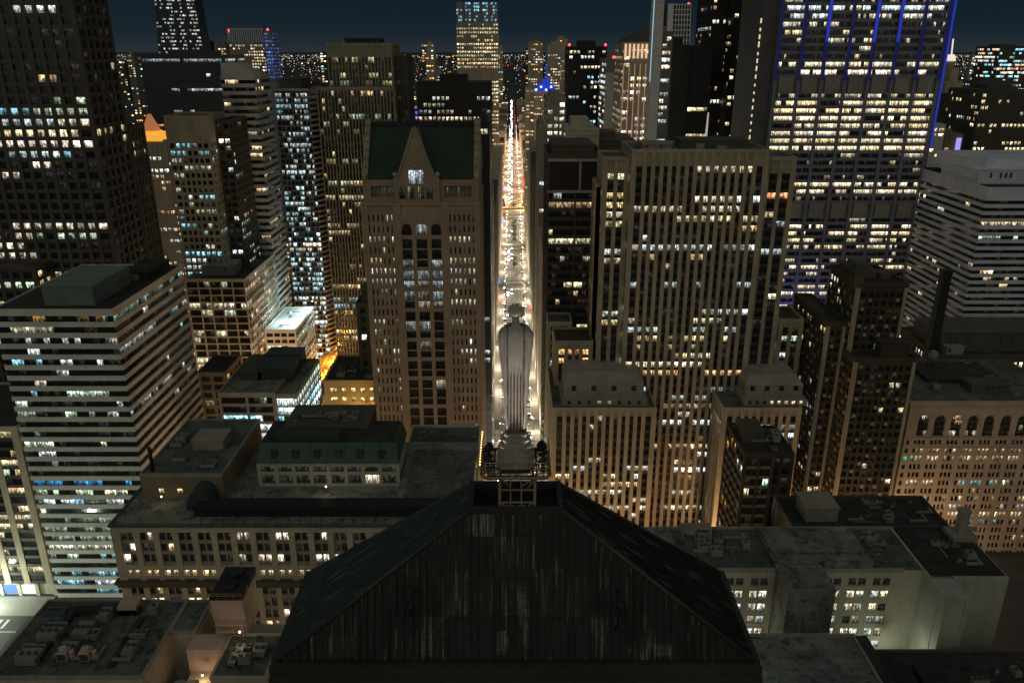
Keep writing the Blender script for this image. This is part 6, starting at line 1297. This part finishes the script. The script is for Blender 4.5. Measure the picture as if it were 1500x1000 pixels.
for k in range(12):
    y = 345+k*24; q = MB(); q.cyl(-117.3, y, .02, 11, .1, n=6); q.ball(-117.3, y, 11.3, .4, m=1)
    o = tag(q.build('track_lamp', [M['metal'], al], None, (-117.3, y, 0)), 'amber lamp on a post beside the elevated railway', 'lamp', 'amber lamps along the railway')
    d = bpy.data.lights.new('lamp_light', 'POINT'); d.energy = 15000; d.color = (1, .42, .06); d.shadow_soft_size = .4; l = bpy.data.objects.new('lamp_light', d); C.collection.objects.link(l); l.parent = o; l.location = (-1, 0, 12)
r_ = empty('river_bridge', (2, 1120, 0), 'steel street bridge over the river lit orange', 'bridge')
q = MB(); q.box(RX0-3, RX1+3, 1088.5, 1153.5, -.6, .06); q.build('deck', M['asphalt'], r_)
for x in (RX0-3.2, RX1+2.8):
    q = MB(); q.box(x, x+.4, 1088.5, 1153.5, -1.6, 1.4); [q.box(x, x+.4, 1092+k*8, 1092.5+k*8, 1.4, 3.6) for k in range(8)]; q.box(x-.05, x+.45, 1090, 1152, 3.6, 4.0); q.build('truss', M['metal'], r_)
for k in range(6):
    for x in (RX0-2.6, RX1+2.4):
        y = 1092+k*11; q = MB(); q.cyl(x, y, .06, 6.6, .08, n=6); q.ball(x, y, 6.9, .4, m=1); o = tag(q.build('bridge_lamp', [M['metal'], al], None, (x, y, 0)), 'orange lamp post on the %s rail of the river bridge' % ('left' if x < 0 else 'right'), 'lamp', 'bridge lamps %s rail' % ('left' if x < 0 else 'right'))
        if k % 2 == 0: d = bpy.data.lights.new('lamp_light', 'POINT'); d.energy = 16000; d.color = (1, .45, .1); d.shadow_soft_size = .4; l = bpy.data.objects.new('lamp_light', d); C.collection.objects.link(l); l.parent = o; l.location = (0, 0, 7.6)
# ------------------------------------------------------------------ shop and hotel signs on the street walls (plain lit panels)
for x0, x1, y, z0_, z1_, c, lb in ((15.3, 15.6, 1190, 6, 26, (1, .03, .12), 'tall crimson lit sign on the right kerb beyond the river'), (-13.9, -13.6, 1168, 8, 14, (.05, .12, 1), 'blue lit sign on the left kerb beyond the river'), (17.6, 17.9, 1420, 10, 22, (.3, .65, .8), 'pale blue lit billboard on the right kerb beyond the river'), (-11.5, -11.2, 690, 4, 9, (.05, .15, 1), 'blue lit sign on the left pavement corner')):
    q = MB(); q.box(min(x0, x1), max(x0, x1)+1.2, y, y+.5, z0_, z1_); tag(q.build('lit_sign', emit('sign_'+lb[:6], c, .9), None, (x0, y, z0_)), lb, 'sign')
# ------------------------------------------------------------------ the copper-roofed tower in the foreground
b = Bld('copper_roofed_tower', 'dark steep hipped copper roof of the foreground tower carrying the statue', cap=40)
hx = 16.65; XC = .25; ZE = 160.0; ZD = 169.8; ya, yb = 44.75, 54.8; da, db = 48.35, 52.0; dx = 3.25
w = MB(); w.box(XC-hx+.9, XC+hx-.9, ya+.8, yb-.8, 0, ZE-.6); w.box(XC-hx+.3, XC+hx-.3, ya+.25, yb-.25, ZE-1.6, ZE-.55); b.add('wall', w, M['tan'])
def face4(name, a, c, d, e, m, n, seamw, lift, step=None, mm='seam'):
    q = MB(); q.quad([a, c, d, e]); q.occ()
    A, Cc, D, E_ = map(Vector, (a, c, d, e)); nrm = (Cc-A).cross(E_-A).normalized()
    if nrm.z < 0: nrm = -nrm
    u = (Cc-A).normalized(); s_ = q; L_ = (Cc-A).length; Lt = (D-E_).length; t0 = (E_-A).dot(u); up = (E_-A)-u*t0
    H = up.length; up = up/H
    for k in range(1, n):
        p = L_*k/n
        # clip the seam to the trapezoid
        if p < t0: hh = H*p/t0
        elif p > t0+Lt: hh = H*(L_-p)/(L_-t0-Lt)
        else: hh = H
        if hh < .3: continue
        P0 = A+u*p; P1 = P0+up*hh; jj = lift*rng.uniform(.6, 1.4)
        s_.frustum([P0-u*seamw, P0+u*seamw, P0+u*seamw+nrm*jj, P0-u*seamw+nrm*jj], [P1-u*seamw, P1+u*seamw, P1+u*seamw+nrm*jj, P1-u*seamw+nrm*jj])
    s_.build(name, M[m], b.root); return u, up, nrm, H
FA = ((XC-hx, ya, ZE), (XC+hx, ya, ZE), (XC+dx, da, ZD), (XC-dx, da, ZD))
u, up, nrm, H = face4('front_roof', *FA, 'sootroof', 64, .03, .11)
face4('left_roof', (XC-hx, yb, ZE), (XC-hx, ya, ZE), (XC-dx, da, ZD), (XC-dx, db, ZD), 'darkcopper', 30, .05, .14)
face4('right_roof', (XC+hx, ya, ZE), (XC+hx, yb, ZE), (XC+dx, db, ZD), (XC+dx, da, ZD), 'sideroof', 30, .05, .12)
face4('back_roof', (XC+hx, yb, ZE), (XC-hx, yb, ZE), (XC-dx, db, ZD), (XC+dx, db, ZD), 'darkcopper', 46, .04, .1)
# patched sheets and louvred openings on the front slope
A = Vector(FA[0])
def patch(f0, f1, h0, h1, m, name, lift=.05):
    s_ = MB(); L_ = 2*hx; P = [A+u*(L_*a)+up*(H*h)+nrm*l for a, h, l in ((f0, h0, .01), (f1, h0, .01), (f1, h1, .01), (f0, h1, .01), (f0, h0, lift), (f1, h0, lift), (f1, h1, lift), (f0, h1, lift))]
    s_.frustum(P[:4], P[4:]); s_.build(name, M[m], b.root)
M['streaked'] = sootmat('streaked_lead_sheet', (.018, .018, .016), (.16, .155, .135), .5)
M['palestreak'] = sootmat('bare_zinc_sheet', (.05, .05, .048), (.24, .24, .22), .45)
for f0, f1, h0, h1, m in ((.41, .455, .83, .985, 'palestreak'), (.455, .55, .56, .83, 'streaked'), (.355, .405, .30, .60, 'streaked'), (.30, .35, .03, .29, 'streaked'), (.42, .455, .30, .56, 'streaked'), (.47, .53, .30, .55, 'streaked'), (.24, .285, .03, .29, 'sootroof'), (.545, .60, .30, .62, 'streaked'), (.61, .66, .30, .56, 'streaked'), (.665, .69, .03, .29, 'streaked'), (.79, .83, .03, .11, 'palestreak'), (.12, .16, .03, .17, 'streaked'), (.46, .48, .04, .2, 'palestreak'), (.50, .515, .05, .18, 'streaked')):
    patch(f0, f1, h0, h1, m, 'roof_sheet')
for f0, f1, h0, h1 in ((.36, .41, .03, .27), (.42, .455, .03, .27), (.555, .61, .03, .27), (.625, .66, .03, .27), (.37, .40, .63, .8), (.505, .55, .85, .97)): patch(f0, f1, h0, h1, 'blackmetal', 'louvre', .03)
# hip rolls, gutter
q = MB()
for a, c in ((FA[0], FA[3]), (FA[1], FA[2])): q.tube(Vector(a)+Vector((0, 0, .03)), Vector(c)+Vector((0, 0, .03)), .17, n=8)
for s_ in (-1, 1): q.tube((XC+s_*hx, yb, ZE+.03), (XC+s_*dx, db, ZD+.03), .17, n=8)
M['soottrim'] = wallmat('sooty_trim', (.040, .040, .036), .5, .6)
b.add('hip_roll', q, M['soottrim'])
q = MB(); q.box(XC-hx-.35, XC+hx+.35, ya-.55, ya+.02, ZE-.55, ZE-.1); q.box(XC-hx-.4, XC+hx+.4, ya-.75, ya-.55, ZE-.6, ZE+.1); q.box(XC-hx-.3, XC+hx+.3, ya-1.35, ya-.751, ZE-1.2, ZE-.45)
for s_ in (-1, 1): a = sorted((XC+s_*(hx-.02), XC+s_*(hx+.5))); q.box(a[0], a[1], ya+.021, yb+.3, ZE-.55, ZE-.08)
b.add('gutter', q, M['soottrim'])
for s_ in (-1, 1):
    q = MB(); x = XC+s_*(hx+.1); q.frustum([(x-.6, ya-.6, ZE-5), (x+.6, ya-.6, ZE-5), (x+.6, ya+.8, ZE-5), (x-.6, ya+.8, ZE-5)], [(x-.7, ya-.7, ZE-.62), (x+.7, ya-.7, ZE-.62), (x+.7, ya+.9, ZE-.62), (x-.7, ya+.9, ZE-.62)]); b.add('corner_pier', q, M['tan'])
# roof deck: sunk well with kerb
q = MB(); t = .28
q.box(XC-dx-.1, XC+dx+.1, da-.12, da+t, ZD-.3, ZD+.22); q.box(XC-dx-.1, XC+dx+.1, db-t, db+.12, ZD-.3, ZD+.22); q.box(XC-dx-.1, XC-dx+t, da+t, db-t, ZD-.3, ZD+.21); q.box(XC+dx-t, XC+dx+.1, da+t, db-t, ZD-.3, ZD+.21); q.box(XC-dx+.1, XC+dx-.1, da+.1, db-.1, ZD-1.4, ZD-1.2)
b.add('deck_kerb', q, M['soottrim'])
q = MB()
for zz in (.9, 1.15): q.box(XC+1.9, XC+2.9, da+.6, da+.64, ZD-1.2+zz, ZD-1.16+zz)
for k in range(3): q.box(XC+1.9+k*.48, XC+1.94+k*.48, da+.6, da+.64, ZD-1.2, ZD-.05)
b.add('hatch_rail', q, M['metal'], occ=False)
# ------------------------------------------------------------------ service platform with railing
PY = 50.9; ZP = 172.3; PXH = 2.42; ya_, yb_ = 48.75, 53.05; ch = .55
oct_ = [(XC-PXH, ya_+ch), (XC-PXH+ch*.6, ya_), (XC+PXH-ch*.6, ya_), (XC+PXH, ya_+ch), (XC+PXH, yb_-ch), (XC+PXH-ch*.6, yb_), (XC-PXH+ch*.6, yb_), (XC-PXH, yb_-ch)]
pl = empty('service_platform', (XC, PY, ZD), 'steel service platform with railing and trestle legs around the statue pedestal', 'platform')
PLM = wallmat('tan_painted_steel', (.30, .22, .12), .3, .6)
q = MB()
for k in range(8):
    a, c = Vector((*oct_[k], 0)), Vector((*oct_[(k+1) % 8], 0)); q.tube(a+Vector((0, 0, ZP-.14)), c+Vector((0, 0, ZP-.14)), .13, n=4)
q.build('edge_beam', PLM, pl)
q = MB()
for k in range(20):
    y = ya_+.1+(yb_-ya_-.2)*k/19; hw = PXH-.08-(.3 if k in (0, 1, 18, 19) else 0); q.box(XC-hw, XC+hw, y-.03, y+.03, ZP-.06, ZP)
for k in range(3): x = XC-1.5+1.5*k; q.box(x-.06, x+.06, ya_+.1, yb_-.1, ZP-.22, ZP-.062)
q.build('grating', M['blackmetal'], pl)
q = MB()
for k in range(8):
    a, c = Vector((*oct_[k], 0)), Vector((*oct_[(k+1) % 8], 0)); n = max(1, round((c-a).length/1.15))
    for zz in (.55, 1.05): q.tube(a+Vector((0, 0, ZP+zz)), c+Vector((0, 0, ZP+zz)), .022)
    for i in range(n): p = a+(c-a)*i/n; q.tube((p.x, p.y, ZP-.1), (p.x, p.y, ZP+1.05), .026)
q.build('railing', PLM, pl)
for x in (XC-1.12, XC+1.35):
    for y in (ya_+.15, yb_-.25): q = MB(); q.box(x-.09, x+.09, y-.09, y+.09, ZD-1.2, ZP-.2); q.build('leg', PLM, pl)
q = MB(); yy = ya_+.15
for zz in (ZD+1.35, ZD+.35): q.box(XC-1.03, XC+1.26, yy-.04, yy+.04, zz-.05, zz+.05)
for x in (XC-.35, XC+.4): q.box(x-.04, x+.04, yy-.03, yy+.03, ZD-.3, ZP-.3)
q.tube((XC-1.0, yy, ZP-.3), (XC-.35, yy, ZD+1.6), .05); q.tube((XC+1.25, yy, ZP-.3), (XC+.4, yy, ZD+1.6), .05); q.tube((XC+.7, yy, ZD+1.3), (XC+1.3, yy, ZP-.35), .05)
q.tube((XC-1.0, yy, ZD+.35), (XC-.35, yy, ZD-.45), .06); q.tube((XC+1.2, yy, ZD+.35), (XC+.45, yy, ZD-.45), .06)
q.build('brace', PLM, pl)
for x in (XC-.35, XC+.42):
    q = MB(); q.frustum([(x-.28, yy-.16, ZD+.05), (x+.28, yy-.16, ZD+.05), (x+.28, yy+.1, ZD+.05), (x-.28, yy+.1, ZD+.05)], [(x-.04, yy-.1, ZD-.5), (x+.04, yy-.1, ZD-.5), (x+.04, yy+.05, ZD-.5), (x-.04, yy+.05, ZD-.5)]); q.build('gusset', M['palestone'], pl)
# dark floodlights on the platform
def flood(x, y, label, k, ZP=ZP):
    r_ = empty('floodlight', (x, y, ZP), label, 'floodlight')
    q = MB(); q.cyl(x, y, ZP, ZP+.08, .3, n=12); q.tube((x-.34, y, ZP+.05), (x-.34, y, ZP+.75), .04); q.tube((x+.34, y, ZP+.05), (x+.34, y, ZP+.75), .04); 
    if k > 500: q.tube((x, y, ZP+.04), (x, 46.9, ZP+.04), .05); q.tube((x, y+.3, ZP), (x, 45.5, ZP-2.6), .04)
    q.build('yoke', M['blackmetal'], r_)
    q = MB(); d = Vector((XC-x, PY-y, 1.6 if k < 500 else 9)).normalized(); c0 = Vector((x, y, ZP+.72)); uu = d.orthogonal().normalized(); vv = d.cross(uu)
    rings = [(-.3, .12), (-.22, .26), (.1, .34), (.22, .37)]
    for (t0, r0), (t1, r1) in zip(rings, rings[1:]):
        q.frustum([c0+d*t0+(uu*math.cos(2*math.pi*i/14)+vv*math.sin(2*math.pi*i/14))*r0 for i in range(14)], [c0+d*t1+(uu*math.cos(2*math.pi*i/14)+vv*math.sin(2*math.pi*i/14))*r1 for i in range(14)], 0, True)
    q.build('housing', M['blackmetal'], r_)
    L_ = bpy.data.lights.new('flood_beam', 'SPOT'); L_.energy = k*(4 if k < 500 else 1); L_.color = (1, .90, .78); L_.spot_size = R(75 if k < 500 else 27); L_.spot_blend = 1; L_.shadow_soft_size = .25
    o = bpy.data.objects.new('flood_beam', L_); C.collection.objects.link(o); o.parent = r_; o.location = c0+d*.4-LOC[r_.name]
    tgt = Vector((XC, PY-.6, 180.0 if k < 500 else 180.6)); o.rotation_euler = (tgt-(c0+d*.4)).to_track_quat('-Z', 'Y').to_euler()
flood(XC-7, 43.8, 'added fill floodlight on an arm over the copper roof front, left of its centre', 3800, 164.6)  # pair on roof arms added to light the statue evenly from the front
flood(XC+7, 43.8, 'added fill floodlight on an arm over the copper roof front, right of its centre', 5600, 164.6)
flood(XC-1.95, 49.7, 'round black floodlight on the platform left of the pedestal', 95)
flood(XC+1.95, 49.6, 'round black floodlight on the platform right of the pedestal', 120)
flood(XC-1.95, 51.6, 'round black floodlight at the rear left of the platform', 25)
flood(XC+1.95, 51.9, 'round black floodlight at the rear right of the platform', 25)
# ------------------------------------------------------------------ statue on its stepped pedestal
ALU = wallmat('weathered_cast_aluminium', (.36, .325, .285), .4, .5, sc=1.2, streak=.7, fine=5, metal=.05, bump=.05)
ALD = wallmat('dark_rod', (.03, .028, .025), .2, .5)
pd_ = empty('statue_pedestal', (XC, PY, ZP), 'stepped octagonal metal pedestal under the statue with a heart-shaped ornament', 'pedestal')
def octp(hw, hd, c, z): return [(XC-hw, PY-hd+c, z), (XC-hw+c, PY-hd, z), (XC+hw-c, PY-hd, z), (XC+hw, PY-hd+c, z), (XC+hw, PY+hd-c, z), (XC+hw-c, PY+hd, z), (XC-hw+c, PY+hd, z), (XC-hw, PY+hd-c, z)]
ZB = 174.75
tiers = [(1.33, ZP-.3, ZP+.55, .5), (1.22, ZP+.551, ZP+1.0, .42), (1.05, ZP+1.001, ZP+1.55, .34), (.88, ZP+1.551, ZP+2.02, .24), (.74, ZP+2.021, ZB, .12)]
for hw, z0_, z1_, c in tiers:
    q = MB(); q.frustum(octp(hw, hw*.9, c, z0_), octp(hw, hw*.9, c, z1_-.09)); q.frustum(octp(hw+.05, hw*.9+.05, c, z1_-.09), octp(hw+.05, hw*.9+.05, c, z1_-.001)); q.build('step', ALU, pd_)
q = MB(); hp = [(0, -.26), (.2, 0), (.22, .13), (.12, .2), (0, .12), (-.12, .2), (-.22, .13), (-.2, 0)]; q.frustum([(XC-.02+a, PY-1.33*.9-.10, ZP+.2+c) for a, c in hp], [(XC-.02+a, PY-1.33*.9+.02, ZP+.2+c) for a, c in hp]); q.build('heart_ornament', M['tan'], pd_)
sr = empty('goddess_statue', (XC, PY, ZB), 'tall art deco metal statue of a robed woman seen from behind above the street', 'statue')
rings = [(0, .70, .50), (.5, .70, .50), (1.2, .73, .50), (2.2, .80, .53), (3.3, .89, .56), (4.3, .98, .58), (5.2, 1.07, .60), (6.0, 1.15, .62), (6.7, 1.205, .63), (7.2, 1.22, .62), (7.55, 1.16, .58), (7.8, 1.00, .52), (7.98, .74, .44), (8.08, .46, .36), (8.14, .27, .27), (8.3, .245, .25), (8.55, .25, .26)]
NS = 288; q = MB(); S_ = .985
for z, a, d in rings:
    for i in range(NS):
        t = 2*math.pi*i/NS; cx_, sy = math.cos(t), math.sin(t); e_ = .72
        x = a*math.copysign(abs(cx_)**e_, cx_); y = d*math.copysign(abs(sy)**e_, sy)
        if z < 4.9 and abs(x) < .56 and abs(sy) > .3:      # pleats hanging from the yoke
            f_ = min(1, (4.9-z)/.5+max(0, 0)); y *= 1-.40*f_*(1-abs(math.cos(x/.56*math.pi*2.5)))**.8
        if abs(abs(x)-.60*min(1, a/.8)) < .045 and z < 7.7: y *= .93  # groove between mantle and back
        if abs(x) > .62 and z < 7.4: y *= .97-.05*(abs(x)/a)
        if z > 5.1 and z < 7.6 and sy < 0 and abs(x) < .55: y *= .98
        q.v.append((XC+x*S_, PY+y*S_, ZB+z*S_))
for k in range(len(rings)-1):
    for i in range(NS): q.face((k*NS+i, k*NS+(i+1) % NS, (k+1)*NS+(i+1) % NS, (k+1)*NS+i), 0, True)
q.face(range(NS-1, -1, -1)); q.face([(len(rings)-1)*NS+i for i in range(NS)])
# face side: arms holding sheaf and bag
body = q.build('body', ALU, sr)
q = MB()
for s_ in (-1, 1):
    q.tube((XC+s_*.85, PY+.45, ZB+6.6), (XC+s_*.78, PY+.75, ZB+5.0), .18, n=10); q.tube((XC+s_*.78, PY+.75, ZB+5.0), (XC+s_*.55, PY+1.0, ZB+4.6), .15, n=10); q.ball(XC+s_*.5, PY+1.02, ZB+4.6, .18, n=10, k=7)
q.build('arms', ALU, sr)
q = MB(); [q.tube((XC-.5+.05*(k % 3), PY+1.05+.04*(k//3), ZB+3.4), (XC-.55+.12*(k-4)*.4, PY+1.05, ZB+6.0), .05) for k in range(9)]; q.build('wheat_sheaf', ALU, sr)
q = MB(); q.ball(XC+.5, PY+1.1, ZB+4.1, .32, n=10, k=8, sz=1.3); q.build('bag', ALU, sr)
# head, hair and crown of leaves
q = MB(); zc = ZB+8.72; hb = .40
q.ball(XC, PY+.02, zc+.12, hb, n=20, k=14, sz=1.05)
q.frustum([(XC-.1, PY+.34, zc), (XC+.1, PY+.34, zc), (XC+.1, PY+.3, zc+.3), (XC-.1, PY+.3, zc+.3)], [(XC-.03, PY+.5, zc-.0), (XC+.03, PY+.5, zc-.0), (XC+.03, PY+.42, zc+.26), (XC-.03, PY+.42, zc+.26)])
q.build('head', ALU, sr)
q = MB()
for i in range(13):      # wheat-leaf crown fanned around the head
    t = R(-38)+R(256)*i/12; r0, r1 = .34, .64+.05*(i % 2); p = (XC+math.cos(t)*r0, zc+.12+math.sin(t)*r0); p2 = (XC+math.cos(t)*r1, zc+.14+math.sin(t)*r1)
    wv = .115; nx, nz = -math.sin(t)*wv, math.cos(t)*wv
    q.frustum([(p[0]-nx, PY-.12, p[1]-nz), (p[0]+nx, PY-.12, p[1]+nz), (p[0]+nx, PY+.16, p[1]+nz), (p[0]-nx, PY+.16, p[1]-nz)], [(p2[0]-nx*.1, PY-.02, p2[1]-nz*.1), (p2[0]+nx*.1, PY-.02, p2[1]+nz*.1), (p2[0]+nx*.1, PY+.06, p2[1]+nz*.1), (p2[0]-nx*.1, PY+.06, p2[1]-nz*.1)])
    q.frustum([(XC+math.cos(t)*.1, PY-.38, zc+.1+math.sin(t)*.1), (XC+math.cos(t+.2)*.34, PY-.26, zc+.12+math.sin(t+.2)*.34), (XC+math.cos(t)*.46, PY-.14, zc+.12+math.sin(t)*.46), (XC+math.cos(t-.2)*.34, PY-.26, zc+.12+math.sin(t-.2)*.34)], [(XC+math.cos(t)*.1, PY-.3, zc+.1+math.sin(t)*.1), (XC+math.cos(t+.2)*.34, PY-.1, zc+.12+math.sin(t+.2)*.34), (XC+math.cos(t)*.44, PY-.05, zc+.12+math.sin(t)*.44), (XC+math.cos(t-.2)*.34, PY-.1, zc+.12+math.sin(t-.2)*.34)])
q.build('leaf_crown', ALU, sr)
for s_ in (-1, 1):
    q = MB(); zs_ = [(0.02, .60*.86, .5), (2.2, .58, .53), (4.3, .595, .58), (6.0, .60, .62), (7.2, .60, .61), (7.62, .59, .58)]
    pts = [(XC+s_*x*S_, PY-(d*.985+.04), ZB+z*S_) for z, x, d in zs_]
    for a, c in zip(pts, pts[1:]): q.tube(a, c, .028)
    q.tube(pts[-1], (pts[-1][0], PY-.42, ZB+8.02), .03); q.build('lightning_rod', ALD, sr)
    for k in range(3):
        q = MB(); x = XC+s_*(.36+.12*k); q.tube((x, PY-.3, ZB+7.85), (x+s_*.02, PY-.3, ZB+8.2-.02*k), .035); q.build('shoulder_spike', ALD, sr)
# ------------------------------------------------------------------ windows: the hundred largest in view per building are parts
bvh = BVHTree.FromPolygons([Vector(v) for v in OCC_V], OCC_F)
cam_p = Vector((0, 0, ZC))
for b in BUILDINGS:
    if not b.wins: continue
    sc = []
    for k, un in enumerate(b.wins):
        P0 = un[0][0]; P1 = un[-1][0]; c = (Vector(P0[0])+Vector(P0[2])+Vector(P1[1])+Vector(P1[3]))/4; vis = 0; area = 0
        pr = [proj(*p) for p in (P0[0], P1[1], P1[2], P0[3])]
        if pr[0][2] > 1:
            area = abs(sum(pr[i][0]*pr[(i+1) % 4][1]-pr[(i+1) % 4][0]*pr[i][1] for i in range(4)))/2
            tests = [c] if len(un) < 4 else [(Vector(un[i][0][0])+Vector(un[i][0][2]))/2 for i in (len(un)//6, len(un)//2, len(un)-1-len(un)//6)]
            for tp in tests:
                px, py, _ = proj(*tp)
                if -5 < px < 1505 and -5 < py < 1005:
                    d = tp-cam_p; L_ = d.length; h = bvh.ray_cast(cam_p, d.normalized(), L_-.35)
                    if h[0] is None: vis += 1/len(tests)
        sc.append((area*vis, k))
    sc.sort(reverse=True)
    own = [k for s_, k in sc[:b.cap] if s_ > 1.5]; rest = sorted(set(range(len(b.wins)))-set(own))
    def mk_win(ks):
        q = MB(); cl, uu = [], []
        for k in ks:
            for P, c in b.wins[k]: q.quad(P); cl.append(c); uu.append([(0, 0), (1, 0), (1, 1), (0, 1)])
        return q.build('window', GLASS, b.root, None, cl, uu)
    for k in own: mk_win([k])
    if rest:
        o = mk_win(rest)
        if len(rest) > 1: o['kind'] = 'stuff'
